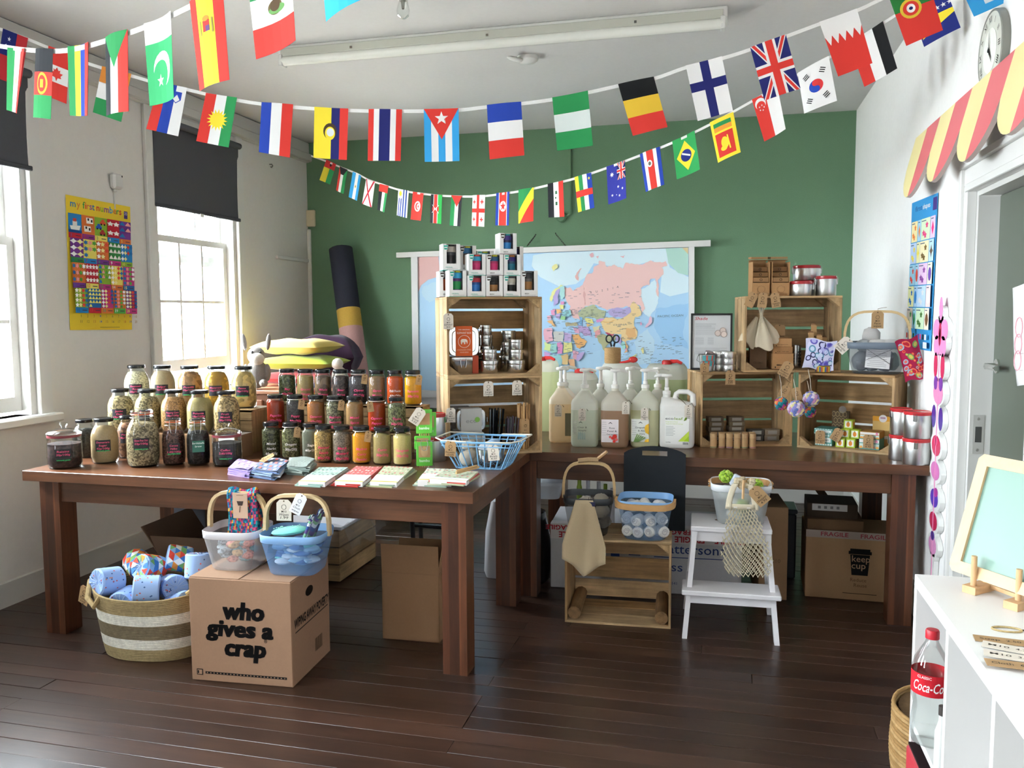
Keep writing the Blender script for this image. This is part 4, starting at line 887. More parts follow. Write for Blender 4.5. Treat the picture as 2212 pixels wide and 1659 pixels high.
for k in range(7): P.rect(.20, .50+.035*k, .42+.05*(k % 2), .508+.035*k, 0xa0a4a4)
P.txt('SUMA', .27, .885, .05, 0x4a4a4a, .72, fit=.14); P.rect(.70, .875, .86, .93, 0x5a5a5a)
for k in range(7): P.rect(.705+.022*k, .877, .713+.022*k, .928, 0xf0f0ea)
c5 = canister('opaque white canister of hand soap with handle and green leaf label', cpos(1462, 969, .125), -.02, .176, .125, .29, 0xeeecE6, .9, 0xf0eee8, 'hdpewhite', P, hs=.40, handle='x', pump_a=2.9)
def sub(px, dy, lab, liq): 
    p = az(px, 960); return canister(lab, (p.x, p.y+dy, T), .1, .135, .14, .285, liq, .85, 0xf2f2e8, hs=.40, pump_a=.2)
sub(1198, .30, 'canister of reddish soap behind, next to the tall crate', 0xc86a5a); sub(1285, .21, 'milky canister with pump behind the grey green one', 0xecead8)
sub(1352, .20, 'milky canister with pump behind the brown one', 0xeae4d0); sub(1414, .19, 'milky canister with pump behind the fruit labelled one', 0xe8ead4)
for c, lx, z, ln in ((c1, -.01, .20, ('Laundry', 'liquid')), (c2, -.012, .195, ('Shower', 'gel')), (c3, .058, .235, ('Body', 'wash')), (c4, .0, .20, ('Shampoo', '70p')), (c5, .06, .22, ('Hand', 'soap', '60p'))):
    yy = -.079 if c is not c5 else -.068
    g = G(0x6a5a48).tube([(0, -.02, .262), (lx-.028, -.045, .24), (lx-.006, yy, z), (lx+.016, yy+.01, z+.012), (lx+.03, yy, z-.006)], .0016, 5); g.obj('string', 'twine', c)
    price_tag(c, c.matrix_basis @ Vector((lx, yy-.003, z)), .038, .064, RZ(c), TAGW, ln)
# big drums behind
def drum(label, P, rx, ry, h, e, liq, level, cap=0xd03030, capx=0):
    t = thing('plastic_drum', label, 'drum', P, 0)
    g = G(0xf2f2ea); secs = [(0, rx*.92, ry*.92, e), (.015, rx, ry, e), (h*level, rx, ry, e), (h*level+.001, rx, ry, e), (h*.86, rx, ry, e), (h*.94, rx*.94, ry*.94, e), (h, rx*.80, ry*.80, e)]
    loft(g, secs, 36, cols=[liq, liq, liq, 0xf2f2ea, 0xf2f2ea, 0xf2f2ea]); g.obj('body', 'hdpe', t, sharp=60)
    if cap:
        G(cap).lathe([(.028, h-.004), (.028, h+.018), (.02, h+.024), (0, h+.024)], 16, None, Tr(capx, 0, 0)).obj('screw_cap', 'gloss', t)
        g = G(cap); g.tube([(capx+.02, 0, h+.015), (capx+.06, -.02, h+.018), (capx+.085, -.03, h+.008)], [.012, .010, .008], 8); g.obj('spout', 'gloss', t)
    return t
q = ay(1187, 900, 4.80); drum('tall translucent drum with red spout beside the tall crate', (q.x-.03, 4.86, T), .07, .10, .41, 4, 0xe4eac4, .85, 0xd03030, -.03)
q = ay(1250, 900, 4.72); drum('milky white drum with red and clear tap, lower than its neighbours', (q.x-.01, 4.80, T), .105, .11, .345, 4, 0xf0f0e8, .9, 0xd83838, .0)
q = ay(1338, 900, 4.72); dm = drum('round white drum carrying the ball of twine', (q.x+.0, 4.78, T), .118, .118, .405, 2.2, 0xf2f2ea, .8, None)
q = ay(1437, 900, 4.70); d4 = drum('wide translucent green drum beside the kraft soap crate', (q.x+.0, 4.79, T), .12, .12, .40, 4.5, 0xcfdcae, .8, 0xd03030, .0)
g = G(0xd83a3a).blob((.075, -.055, .428), (.026, .014, .018)).tube([(.075, -.055, .425), (.03, -.06, .415), (.0, -.06, .412)], [.010, .007, .004], 7); g.obj('red_spout', 'gloss', dm)
P = Vector(dm.location)+Vector((-.045, -.02, .4055)); t = thing('twine_ball', 'roll of natural jute twine on top of the white drum', 'twine', P)
g = G(0xb8966a); n = 60
g.lathe([(.042, 0), (.046, .004)]+[(.046+.0016*(k % 2), .006+.0036*k) for k in range(22)]+[(.044, .088), (.018, .09), (.018, .04), (0, .04)], 28); g.obj('coil', 'twine', t)
t = thing('scissors', 'black handled scissors stuck in the roll of twine', 'scissors', P+Vector((0, -.005, .05)), .1)
for s_ in (-1, 1):
    G(0xc0c0c0).box((-.005+.003*s_, -.0015, -.005), (.005+.003*s_, .0015, .055), M=R(y=s_*.12)).obj('blade', 'steel', t)
    G(0x151b26).tube([(s_*.020+.017*cos(a*pi/8), 0, .088+.021*sin(a*pi/8)) for a in range(16)], .0042, 6, None, True).tube([(s_*.006, 0, .045), (s_*.014, 0, .072)], .006, 6).obj('finger_loop', 'satin', t)
# ================================================================ RIGHT HAND CRATES
def cl(cr, px, py, c):
    """point where the pixel's ray meets the crate's own depth plane y = c, in the crate's space"""
    Mi = cr.matrix_basis.inverted(); o = Mi @ O; d = (Mi.to_3x3() @ ray(px, py)); return o+d*((c-o.y)/d.y)
# ---- kraft soap boxes and tubes, left lower crate
def carton(cr, x, y, z, w, d, h, col, label, name='soap_box', cat='box', mat='card', fn=None, rz=0, grp=None):
    P = L2W(cr, x+w/2, y+d/2, z); t = thing(name, label, cat, P, RZ(cr)+rz, grp)
    G(col).box((-w/2, -d/2, 0), (w/2, d/2, h), b=.001).obj('carton', mat, t)
    if fn: fn(t, w, d, h)
    return t
def soapwin(t, w, d, h): G(0x9a948a).cb((0, -d/2-.0006, h*.52), (w*.62, .001, h*.62)).obj('label_band', 'paper', t); 
KS = 'kraft wrapped soap boxes in the crate'
for nm, x0, n in (('rear left', .075, 5), ('rear middle', .185, 5)):
    for k in range(n): carton(RC1, x0+.004*(k % 2), .12, f1+.0255*k, .08, .06, .025, (0x6a5c4c, 0x74654f)[k % 2], 'kraft soap box in the %s stack, %s' % (nm, ('on the crate floor', 'second up', 'third up', 'fourth up', 'topmost')[k]), fn=soapwin, grp=KS)
for k in range(2):
    for j, xx in enumerate((.285, .368)): carton(RC1, xx+.003*k, .10, f1+.0305*k, .078, .06, .03, (0x4a463f, 0x8a7a66)[j], ('dark ' if j == 0 else 'pale ')+'soap box at the right of the crate, '+('on the floor' if k == 0 else 'stacked above another'), fn=soapwin, grp=KS)
for k, (px, py) in enumerate(((1541, 966), (1559, 966), (1575.5, 966.5), (1592, 967), (1608, 967), (1625, 967), (1540, 956), (1557, 957), (1607, 958), (1622, 958))):
    p = az(px, py); 
    if k > 5: p = az(px, 966); p.y += .04; p.x += .004
    t = thing('kraft_tube', 'brown card lip balm tube in the %s row before the kraft soap crate' % ('front' if k < 6 else 'rear'), 'tube', (p.x, p.y-.012, T), 0, 'card tubes in a double row')
    r = .0168; hh = .074
    G(0xb8946a).lathe([(r, 0), (r, hh*.68)], 18).obj('tube_body', 'card', t); G(0xbf9c72).lathe([(r*1.03, hh*.68+.001), (r*1.03, hh), (0, hh)], 18).obj('tube_cap', 'card', t)
    G((0x2f6a48, 0x8a4a68, 0x6a4a88, 0x9a8a5a)[k % 4]).lathe([(r*1.012, .003), (r*1.012, .006)], 18, cap=False).obj('colour_band', 'paper', t)
p = az(1575, 966); p.y += .008; t = thing('price_card', 'kraft price tag lying on top of the card tubes', 'tag', (p.x, p.y, T+.0765))
g = G(KRAFT); k = TR((p.x, p.y+.003, T+.0752), -.03, 0, .1); g.box((-.055, -.022, -.0006), (.055, .022, .0006), None, k); g.text('M10', .014, k @ Tr(-.028, 0, .001), 0x3a332c, .01).text('Lip balm', .012, k @ Tr(.02, .007, .001), 0x3a332c, .006).text('4.50', .012, k @ Tr(.02, -.009, .001), 0x3a332c, .006); objw(g, 'card', 'card', t)
q = cl(RC1, 1578, 803, -.004); price_tag(RC1, L2W(RC1, q.x, -.004, q.z), .05, .072, RZ(RC1), KRAFT, ('Soap', '3.95'), string=[L2W(RC1, q.x-.03, -.004, .385), L2W(RC1, q.x-.10, .03, .39)])
# ---- right lower crate: printed soap cartons
def rect_px(cr, x0, y0, x1, y1, c): a = cl(cr, x0, y0, c); b = cl(cr, x1, y1, c); return a.x, b.x, b.z, a.z
TE = 0x6aa89c
def band(colA, colB, word=None, wc=0x3a6a60):
    def fn(t, w, d, h):
        g = G(colB); 
        for k in range(7): g.cb((-w/2+w*(k+.5)/7, -d/2-.0006, h*.12), (w/10, .0008, h*.14), colB); g.cb((-w/2+w*(k+.5)/7, -d/2-.0006, h*.90), (w/10, .0008, h*.12), colB)
        g.cb((0, -d/2-.0006, h*.52), (w*.84, .0008, h*.42), colA)
        if word: g.text(word, h*.20, TR((0, -d/2-.0014, h*.52), pi/2), wc, .006, fit=w*.6)
        g.obj('print', 'paper', t)
    return fn
carton(RC2, .075, .05, f1, .085, .11, .058, TE, 'teal patterned soap box with white label at the bottom', fn=band(0xdfe8e4, 0xd8e4e0, 'soap'), mat='paper')
carton(RC2, .070, .05, f1+.0585, .092, .115, .028, 0x5c9a90, 'teal lidded soap box stacked on another', fn=band(0xdfe8e4, 0xd0e0dc, 'Shampoo bar'), mat='paper')
def hexes(t, w, d, h):
    P = Pr()
    for i in range(4):
        for j in range(5):
            u, v = (i+.5+(.5 if j % 2 else 0))/4.5, (j+.5)/5
            a = [(u+.105*cos(pi/3*k+pi/6), v+.085*sin(pi/3*k+pi/6)) for k in range(6)]
            for k in range(6): P.line(a[k], a[(k+1) % 6], .018, 0xb09a70, 1)
    g = G(); P.put(g, lambda u, v, e=0: (-w/2+w*min(1, max(0, u)), -d/2-.0006-e*.1, h*(1-v))); g.obj('print', 'paper', t)
    g = G(0x9a9088).lathe([(.019, 0), (.019, .001)], 20, None, TR((w*.12, -d/2-.001, h+.008), pi/2)); g.obj('round_badge', 'paper', t)
carton(RC2, .115, .20, f1, .085, .02, .165, 0x6a5a46, 'brown card with honeycomb print at the back of the crate', 'honeycomb_card', 'card', fn=hexes)
def fruit(t, w, d, h):
    g = G(0xf0f0e4).cb((0, -d/2-.0006, h*.5), (w*.72, .0008, h*.72)); g.blob((0, -d/2-.001, h*.48), (w*.2, .0008, h*.28), 0xe89040); g.cb((0, -d/2-.0012, h*.78), (w*.1, .0008, h*.08), 0x4a8a3a); g.cb((w/2+.0005, 0, h*.5), (.0008, d*.5, h*.5), 0xd8843a); g.obj('print', 'paper', t)
GY = 0xb8cc4a; GSB = 'little green soap cartons piled in the crate'
for i, (x, z) in enumerate(((.178, 0), (.226, 0), (.196, 1), (.240, 1), (.205, 2))): carton(RC2, x, .045+.01*i, f1+.0455*z, .043, .043, .045, GY, 'little green and white soap carton in the pile', fn=fruit, mat='paper', grp=GSB)
def peach(t, w, d, h):
    g = G(0xe8e4e2).cb((0, -d/2-.0006, h*.78), (w*.96, .0008, h*.30)); g.cb((0, -d/2-.0006, h*.34), (w*.96, .0008, h*.4), 0xcfe4dc)
    for k in range(5): g.blob((-w*.4+w*.2*k, -d/2-.0008, h*.2), (w*.09, .0008, h*.12), (0xf0b060, 0xe8a0a8)[k % 2])
    g.text('B', .02, TR((w*.36, -d/2-.0014, h*.78), pi/2), 0xd85a90, .02); g.obj('print', 'paper', t)
carton(RC2, .288, .055, f1, .095, .10, .052, 0x6aa8a0, 'white and teal floral soap carton at the bottom of its stack', fn=peach, mat='paper')
carton(RC2, .291, .055, f1+.0525, .092, .10, .034, 0xc89a5a, 'white and orange floral soap carton on top of its stack', fn=peach, mat='paper')
def yel(t, w, d, h):
    g = G(0xf0dca8).cb((0, -d/2-.0006, h*.30), (w*.8, .0008, h*.10), 0xffffff); g.cb((0, -d/2-.0006, h*.92), (w, .0008, h*.16), 0xe8a840); g.obj('print', 'paper', t)
    g = G(0xe8e4e4).lathe([(.019, 0), (.019, .001)], 20, None, TR((.0, -d/2-.002, h*.93), pi/2)); g.cb((0, -d/2-.0036, h*.95), (.024, .0006, .008), 0xb08aa0); g.obj('round_badge', 'paper', t)
carton(RC2, .318, .19, f1, .098, .012, .152, 0xe0bc78, 'pale yellow display card with round badge behind the cartons', 'display_card', 'card', 'paper', fn=yel)
price_tag(RC2, L2W(RC2, .105, .035, .085), .048, .068, RZ(RC2), KRAFT, ('Shampoo', '5.95')); price_tag(RC2, L2W(RC2, .20, .035, .10), .048, .068, RZ(RC2), KRAFT, ('Soap', '2.50'), tilt=.5); price_tag(RC2, L2W(RC2, .335, .04, .082), .048, .068, RZ(RC2), KRAFT, ('Bath', '6.95'))
# ---- pompoms and tags hanging between the two lower crates
def pompom(label, px, py, r, cols, Y=4.30):
    p = ay(px, py, Y); t = thing('pompom', label, 'pompom', (p.x, p.y, p.z-r)); g = G()
    for i in range(70):
        a = i*2.399; zz = 1-2*(i+.5)/70; q = sqrt(1-zz*zz); c = Vector((q*cos(a), q*sin(a), zz))*r*.72; g.blob((c.x, c.y, c.z+r), (r*.30, r*.30, r*.30), cols[(i*7+i//3) % len(cols)], None, 6, 4, .3)
    g.obj('yarn', 'towel', t); G(0xd8ccb8).tube([(0, 0, r*1.7), (.0, .06, .13), (-.01, .075, .18)], .0018, 4).obj('cord', 'twine', t)
PL = [0x8f8cc8, 0xe0d49a, 0xc08cb0, 0xd8c8d8, 0x6a78b8]; PT = [0x1f7a88, 0x2a9aa0, 0xd86a4a, 0xe0a038, 0xb03a78, 0x1a5a68]
pompom('lilac and cream yarn pompom, lowest of the hanging bunch', 1720, 883, .042, PL, 4.24); pompom('lilac and cream yarn pompom at the right of the bunch', 1752, 862, .040, PL, 4.30)
pompom('teal and orange yarn pompom at the left of the bunch', 1688, 872, .034, PT, 4.28); pompom('teal and orange yarn pompom half hidden behind the lilac ones', 1750, 890, .030, PT, 4.38)
for px, py, tl in ((1700, 836, .5), (1718, 840, -.3)): p = ay(px, py, 4.33); price_tag(RC2, p, .042, .066, 0, KRAFT, ('', ), tilt=tl, string=[ay(1718, 800, 4.40)])
p = ay(1706, 785, 4.34); price_tag(RC3, p, .055, .078, 0, KRAFT, ('Pompom', 'scrubber', '3.50'), tilt=.5)
# ---- four large red lidded canisters at the table end
pa = az(1984, 1006)
A = Vector((pa.x, pa.y+.059, T))
tin('large red lidded steel canister at the table corner below another', A, .058, .118, 0xc03034, rz=1.35); tin('large red lidded steel canister stacked at the table corner', A+Vector((.003, .004, .118)), .058, .122, 0xc03034, rz=1.2)
B = ay(1942, 985, A.y+.10); tin('slimmer red lidded canister below another next to the crate', (B.x, B.y, T), .046, .118, 0xc03034, rz=.3); tin('slimmer red lidded canister stacked next to the crate', (B.x+.003, B.y, T+.118), .047, .124, 0xc03034, rz=.4)
# ---- upper right crate contents
q = cl(RC3, 1640, 700, .03); q.x += .01
t = thing('muslin_pouch_bunch', 'bunch of cream muslin pouches hanging by drawstrings in the crate', 'pouch', L2W(RC3, q.x, .03, .30), RZ(RC3))
for k, (dx, dy, a, s_) in enumerate(((-.035, .02, .35, .95), (.0, .0, -.12, 1.05), (.03, .03, -.45, .9))):
    M = TR((dx*.5, dy, -.02), 0, a, .1*k)
    def pf(u, v, s_=s_):
        wv = .012+.075*min(1, v*1.35)*s_; return ((u-.5)*2*wv*.50, -.006*sin(u*9+k)*(1-v*.4)-.014*sin(u*pi)*v, -.155*s_*v+.014*sin(u*5+k)*v)
    g = G(0xd6c9ae).grid(pf, 12, 10, None, M); g.grid(lambda u, v: (pf(u, v)[0], pf(u, v)[1]+.012+.012*v, pf(u, v)[2]), 12, 10, 0xc4b698, M); g.obj('pouch', 'cloth', t)
g = G(0xd2c5aa)
for i in range(9): a = i*.7; g.tube([(.004*cos(a), .004*sin(a), -.05), (.007*cos(a), .006*sin(a), .0), (.018*cos(a), .012*sin(a), .03+.006*(i % 3))], .0022, 4)
g.obj('drawstrings', 'twine', t)
G(0x8a8880).tube([(0, 0, .0), (0, -.004, .045), (.004, 0, .10)], .003, 6).obj('hook', 'steel', t)
for dx, ln, tl in ((-.045, ('',), .45), (.0, ('6.75',), .1), (.055, ('Vegetable', '2.99'), -.18)): price_tag(t, L2W(RC3, q.x+dx, -.006, .395), .045, .075, RZ(RC3), KRAFT, ln, tilt=tl, string=[L2W(RC3, q.x, -.004, .402)])
def kraftlogo(word, ring=None):
    def fn(t, w, d, h):
        g = G(0x4a3c2e).text(word, h*.13, TR((0, -d/2-.0008, h*.26), pi/2), 0x5a4632, .006, fit=w*.6); g.cb((-w*.36, -d/2-.0006, h*.12), (w*.05, .0006, h*.10), 0x3a2c20); g.obj('print', 'paper', t)
    return fn
CK = 0xb08458
carton(RC3, .155, .06, f1, .105, .10, .080, CK, 'kraft carton at the bottom beside the hanging pouches', 'kraft_carton', fn=kraftlogo('M'))
carton(RC3, .158, .065, f1+.0805, .098, .092, .034, 0xa87c52, 'shallow kraft carton tray stacked below the top one', 'kraft_carton', fn=kraftlogo('0.99'))
carton(RC3, .162, .068, f1+.115, .09, .085, .042, 0xb88c60, 'kraft carton on top of the stack in the crate', 'kraft_carton', fn=kraftlogo('organic'))
carton(RC3, .045, .075, f1, .085, .05, .12, 0x6e5640, 'dark kraft sachet box leaning under the pouches', 'kraft_carton', fn=kraftlogo('GUMS'), rz=-.06)
price_tag(RC3, L2W(RC3, .20, .12, .235), .06, .07, RZ(RC3), KRAFT, ('', 'Bamboo'), logo=False)
def pot(x, y, r, h, label):
    t = thing('steel_caddy', label, 'caddy', L2W(RC3, x, y, f1), RZ(RC3)); G(0xc4c4c2).lathe([(0, .002), (r*.98, 0), (r, .004), (r, h), (r*1.03, h), (r*.96, h-.001), (r*.95, .006)], 26).obj('cup', 'steel', t)
    g = G(0x2a2a2a)
    for k in range(5):
        for a in (-.9, -.45, .35, .8): g.lathe([(.0035, 0), (.0035, .0008)], 8, None, Tr(r*sin(a), -r*cos(a), h*(.15+.14*k)) @ R(z=a) @ R(x=pi/2))
    g.obj('drain_holes', 'matte', t); return t
pc = pot(.385, .09, .046, .115, 'perforated steel caddy holding wooden brushes'); pot(.292, .16, .03, .12, 'narrow perforated steel caddy behind the kraft cartons')
for k, (dx, dy, a, hh) in enumerate(((-.03, .0, -.10, .185), (-.012, .012, .05, .15), (.012, -.01, -.05, .17), (.026, .012, .16, .16), (-.022, .022, .02, .225))):
    t = thing('bamboo_brush', 'wooden handled brush standing in the steel caddy', 'brush', L2W(RC3, .385+dx*.8, .09+dy, f1+.008), RZ(RC3), 'wooden brushes in the caddy')
    G(0x9a7048).box((-.012, -.004, 0), (.012, .004, hh), M=R(y=a*.6), b=.003).obj('handle', 'beech_z', t); G(0xc09a6a).box((-.014, -.006, hh*.72), (.014, -.003, hh*.96), M=R(y=a*.6)).obj('kraft_wrap', 'card', t)
price_tag(pc, L2W(RC3, .372, .038, .10), .036, .07, RZ(RC3), KRAFT, ('Brush', '3.95')); price_tag(pc, L2W(RC3, .408, .040, .10), .036, .07, RZ(RC3), KRAFT, ('Toothbrush', '2.99'), tilt=-.05)
# ---- on top of the upper right crate
def display(x, w, label, open_=True):
    t = thing('kraft_display_box', label, 'box', L2W(RC3, x, .05, CHt+.0012), RZ(RC3)+.06); d, h, q = .085, .185, .0025
    K = 0xb48a5e; g = G(K)
    g.box((0, 0, 0), (w, d, q)).box((0, 0, 0), (q, d, h*.93)).box((w-q, 0, 0), (w, d, h*.93)).box((0, d-q, 0), (w, d, h)).box((0, 0, 0), (w, q, h*.36)).obj('carton', 'card', t)
    G(0xa07a52).box((0, d-q-.05, h-.003), (w, d, h), M=TR((0, 0, 0), .0)).box((-.004, d*.3, h+.002), (w*.9, d, h+.012), M=R(x=.05)).obj('torn_flap', 'card', t)
    P = Pr()
    for k in range(16): a = 2*pi*k/16; P.star(.5+.22*cos(a), .5+.26*sin(a), .03, .035, 0x3a3028, 2, .5, a)
    P.txt('OrganiCup', .5, .86, .10, 0x4a3a2a, 1, .0, fit=.7); g = G(); P.put(g, lambda u, v, e=0: (w*u, -.0005-e, h*.36*(1-v))); g.obj('sun_print', 'paper', t)
    for k in range(3):
        c = G((0x8a6442, 0x94704a, 0x7a5a3c)[k]).box((.005, .006, .008+.0), (w-.005, d-.006, h*.36+.012+.026*(k+1)), b=.001) if k == 2 else None
        b = G((0x9a7650, 0x86643f, 0x7d5c3c)[k]).box((.005, .004+.012*k, h*.36+.004+.027*k), (w-.005, d-.008, h*.36+.0275+.027*k), b=.001)
        b.tube([(w/2+.006*cos(i*pi/5), .0035+.012*k, h*.36+.016+.027*k+.006*sin(i*pi/5)) for i in range(10)], .0013, 3, 0x3a2c20, True); b.obj('inner_pack', 'card', t)
    return t
display(.045, .088, 'opened kraft display box of soap packs, torn flap at its left'); display(.142, .090, 'opened kraft display box of soap packs beside the small canister')
for x, y, r, h, z, lb in ((.294, .09, .058, .075, 0, 'low red lidded canister on the upper right crate'), (.42, .09, .05, .10, 0, 'tall narrow red lidded canister on the upper right crate'), (.352, .205, .062, .082, .0, 'red lidded canister underneath another at the rear of the crate'), (.352, .205, .068, .078, .082, 'widest red lidded canister on top at the rear of the crate')): tin(lb, L2W(RC3, x, y, CHt+.0012+z), r, h, 0xb02c30, rz=.2)
# ---- on top of the lower left crate: framed sheet, pail, silver tins
q = cl(RC1, 1497, 800, .10); t = thing('picture_frame', 'black framed printed sheet with red heading leaning on the crate', 'frame', L2W(RC1, cl(RC1, 1536, 790, .17).x, .17, CHt+.001), radians(2)); w_, h_ = .215, .30; lean = -.10
M = R(x=lean)
G(0x1c1a1a).box((-w_/2, -.008, 0), (-w_/2+.010, .008, h_), M=M).box((w_/2-.010, -.008, 0), (w_/2, .008, h_), M=M).box((-w_/2, -.008, 0), (w_/2, .008, .010), M=M).box((-w_/2, -.008, h_-.010), (w_/2, .008, h_), M=M).obj('frame_moulding', 'satin', t)
P = Pr().rect(0, 0, 1, 1, 0xe8e5e6).txt('Shade', .23, .062, .12, 0xd03a4c, .7, .010, fit=.34, shear=.25)
for k in range(4): P.rect(.07, .155+.02*k, .62-.12*(k > 1), .160+.02*k, 0xa8a4a8)
for k in range(9): P.rect(.07, .22+.018*k, .60, .224+.018*k, 0xb8b4b8)
for k in range(8): P.rect(.07, .42+.018*k, .30, .424+.018*k, 0xb0acb0); P.rect(.40, .42+.018*k, .56, .424+.018*k, 0xb0acb0)
for k in range(6): P.rect(.07, .62+.022*k, .92-.2*(k % 2), .625+.022*k, 0xb0acb0)
for u, v in ((.67, .34), (.80, .29), (.83, .36)): P.disc(u, v, .085, .06, 0xb8a49c).disc(u, v, .068, .048, 0xe4d4cc)
g = G(); P.put(g, lambda u, v, e=0: M @ Vector((-w_/2+.01+(w_-.02)*u, .002-e*.3, .01+(h_-.02)*(1-v)))); g.obj('printed_sheet', 'paper', t)
G(0xffffff).box((-w_/2+.01, -.003, .01), (w_/2-.01, -.0022, h_-.01), M=M).obj('glass', 'pane', t)
t = thing('small_pail', 'little clear pail with teal printed tin and kraft tag', 'pail', L2W(RC1, cl(RC1, 1527, 790, .07).x, .07, CHt+.001), RZ(RC1))
G(0xb8bab8).lathe([(.034, 0), (.043, .088), (.045, .09), (.041, .088), (.032, .003)], 24).obj('pail', 'tin', t); G(0x3a8a90).grid(lambda u, v: ((.0372+.0075*v)*sin(-.8+2.2*u), -(.0372+.0075*v)*cos(-.8+2.2*u), .028+.055*v), 10, 2, 0x4a9098, None, lambda u, v: 0xc85a4a if (int(u*10)+int(v*2)) % 3 == 0 else 0x58a0a4).obj('print_band', 'paper', t)
G(0xa0a0a0).tube([(-.044, 0, .086), (-.062, -.03, .06), (-.05, -.05, .05), (.01, -.056, .06)], .0014, 4).obj('wire_handle', 'steel', t); G(0xb8a8a4).lathe([(.024, 0), (.024, .012), (0, .013)], 18, None, TR((.012, 0, .088), .35, .2)).obj('tin_inside', 'steel', t)
price_tag(t, L2W(RC1, cl(RC1, 1522, 790, .012).x, .012, CHt+.042), .045, .075, RZ(RC1), KRAFT, ('Balm', '4.25'))
for x, y, r in ((cl(RC1, 1574, 790, .06).x, .06, .037), (cl(RC1, 1552, 790, .11).x, .11, .032)):
    for k in range(3):
        t = thing('silver_tin', 'flat silver tin %s of the %s stack before the framed sheet' % (('at the bottom', 'in the middle', 'on top')[k], 'wider' if r > .035 else 'narrower'), 'tin', L2W(RC1, x, y, CHt+.001+.034*k), 0, 'silver tins by the framed sheet'); G(0xc8c8c6).lathe([(r*.97, 0), (r, .003), (r, .020)], 26).obj('body', 'tin', t); G(0xd0d0ce).lathe([(r*1.03, .019), (r*1.03, .031), (r*.98, .034), (0, .034)], 26).obj('lid', 'tin', t)
# ---- mesh baskets with bent wood handles
def mesh_basket(name, label, loc, rz, w, d, h, col, rim, handle='up', hcol=0xd0b080, lining=None, taper=.80, tall=.15, sideh=False):
    t = thing(name, label, 'basket', loc, rz); X, Y = w/2, d/2
    g = G(col); loft(g, [(0, X*taper*.90, Y*taper*.90, 4), (.006, X*taper*.97, Y*taper*.97, 4), (.02, X*taper, Y*taper, 4), (h-.03, X*.985, Y*.985, 4.5)], 40, cap=(1, 0)); g.obj('mesh_wall', 'net', t, sharp=70)
    g = G(rim); loft(g, [(h-.032, X*.985, Y*.985, 4.5), (h-.030, X*1.01, Y*1.01, 4.5), (h-.002, X*1.025, Y*1.025, 4.5), (h, X*1.01, Y*1.01, 4.5), (h-.03, X*.965, Y*.965, 4.5)], 40, cap=(0, 0)); g.obj('rim', 'satin', t, sharp=70)
    n = 16; pts = []
    for k in range(n+1):
        a = pi*k/n; c = cos(a); s_ = sin(a); pts.append((X*1.05*abs(c)**.55*(1 if c >= 0 else -1), 0, h-.02+tall*abs(s_)**.6))
    M = None
    if handle == 'side': pts = [(x, (sin(pi*k_/n))**.7*.115+.0, h-.018) for k_, (x, y, z) in enumerate(pts)]
    if handle == 'flat': M = None; pts = [(x*1.02, (z-h+.02)*-1.28, h-.016) for x, y, z in pts]
    g = G(hcol); P_ = [Vector(p) for p in pts]; vs = []
    for j, p_ in enumerate(P_):     # flat bent-wood strip
        dn = (P_[min(j+1, n)]-P_[max(j-1, 0)]).normalized(); bx_ = Vector((0, 1, 0)) if handle == 'up' else Vector((0, 0, 1)); o_ = dn.cross(bx_)
        for s1, s2 in ((-1, -1), (1, -1), (1, 1), (-1, 1)): vs.append(p_+bx_*.013*s1+o_*.0062*s2)
    fs = [(j*4+i, j*4+(i+1) % 4, (j+1)*4+(i+1) % 4, (j+1)*4+i) for j in range(n) for i in range(4)]+[(3, 2, 1, 0), (n*4, n*4+1, n*4+2, n*4+3)]
    g.add(vs, fs, None, M); HB = g.obj('bent_handle', 'beech_x', t)
    for s_ in (-1, 1): G(0x8a8478).lathe([(.007, 0), (.006, .003), (0, .004)], 12, None, TR((s_*X*1.07, 0, h-.016), 0, s_*pi/2)).obj('rivet', 'steel', HB)
    return t
def stuffing(t, name, label, cat, items, mat='cloth', lift=0):
    o = thing(name, label, cat, L2W(t, 0, 0, .008+lift), RZ(t)); g = G()
    for c, r, col in items: g.blob(c, r, col, None, 12, 8, .16)
    g.obj('folds', mat, o); return o
GB = mesh_basket('mesh_basket', 'grey mesh basket of cloth pads on the right hand crate', L2W(RC2, .338, .135, CHt+.001), RZ(RC2)+.25, .285, .24, .155, 0x5a6068, 0x6c7884, tall=.17)
stuffing(GB, 'cloth_pads', 'pale cloth pads with printed sheet filling the grey basket', 'cloth', [((-.07, .0, .05), (.045, .07, .05), 0x9aa0a4), ((-.02, .01, .055), (.05, .08, .055), 0xa8aeb0), ((.04, .0, .055), (.05, .08, .055), 0x8e949a), ((.075, .0, .05), (.03, .06, .045), 0x94aca6), ((.0, .0, .125), (.085, .06, .035), 0xd8d4d0), ((-.025, .03, .175), (.045, .02, .045), 0xc4c0bc), ((.06, .0, .135), (.05, .05, .025), 0xcac6c4), ((-.06, -.01, .13), (.04, .05, .03), 0xb0b4b6)])
g = G(0xd4d4d2); M = TR((.0, -.108, .085), 0, .07, 0); g.box((-.05, -.001, -.055), (.06, .001, .062), None, M)
for k in range(11): g.cb((.002, -.0016, .045-.009*k), (.085-.02*(k % 3 == 2), .0006, .0022), 0x9a9a9a, M)
g.tube([(-.05, -.003, -.02), (.06, -.003, .04)], .0012, 4, 0x6a6a6a, M=M).tube([(-.05, -.003, .035), (.06, -.003, -.03)], .0012, 4, 0x6a6a6a, M=M); g.obj('printed_sheet', 'paper', GB)
price_tag(GB, L2W(GB, .0, -.02, .30), .055, .085, RZ(GB), KRAFT, ('Face', 'wipes'), string=[L2W(GB, 0, -.018, .318), L2W(GB, .04, -.016, .325)]); price_tag(GB, L2W(GB, -.125, -.09, .165), .06, .08, RZ(GB), TAGW, ('Reusable', 'pads'), tilt=.8)
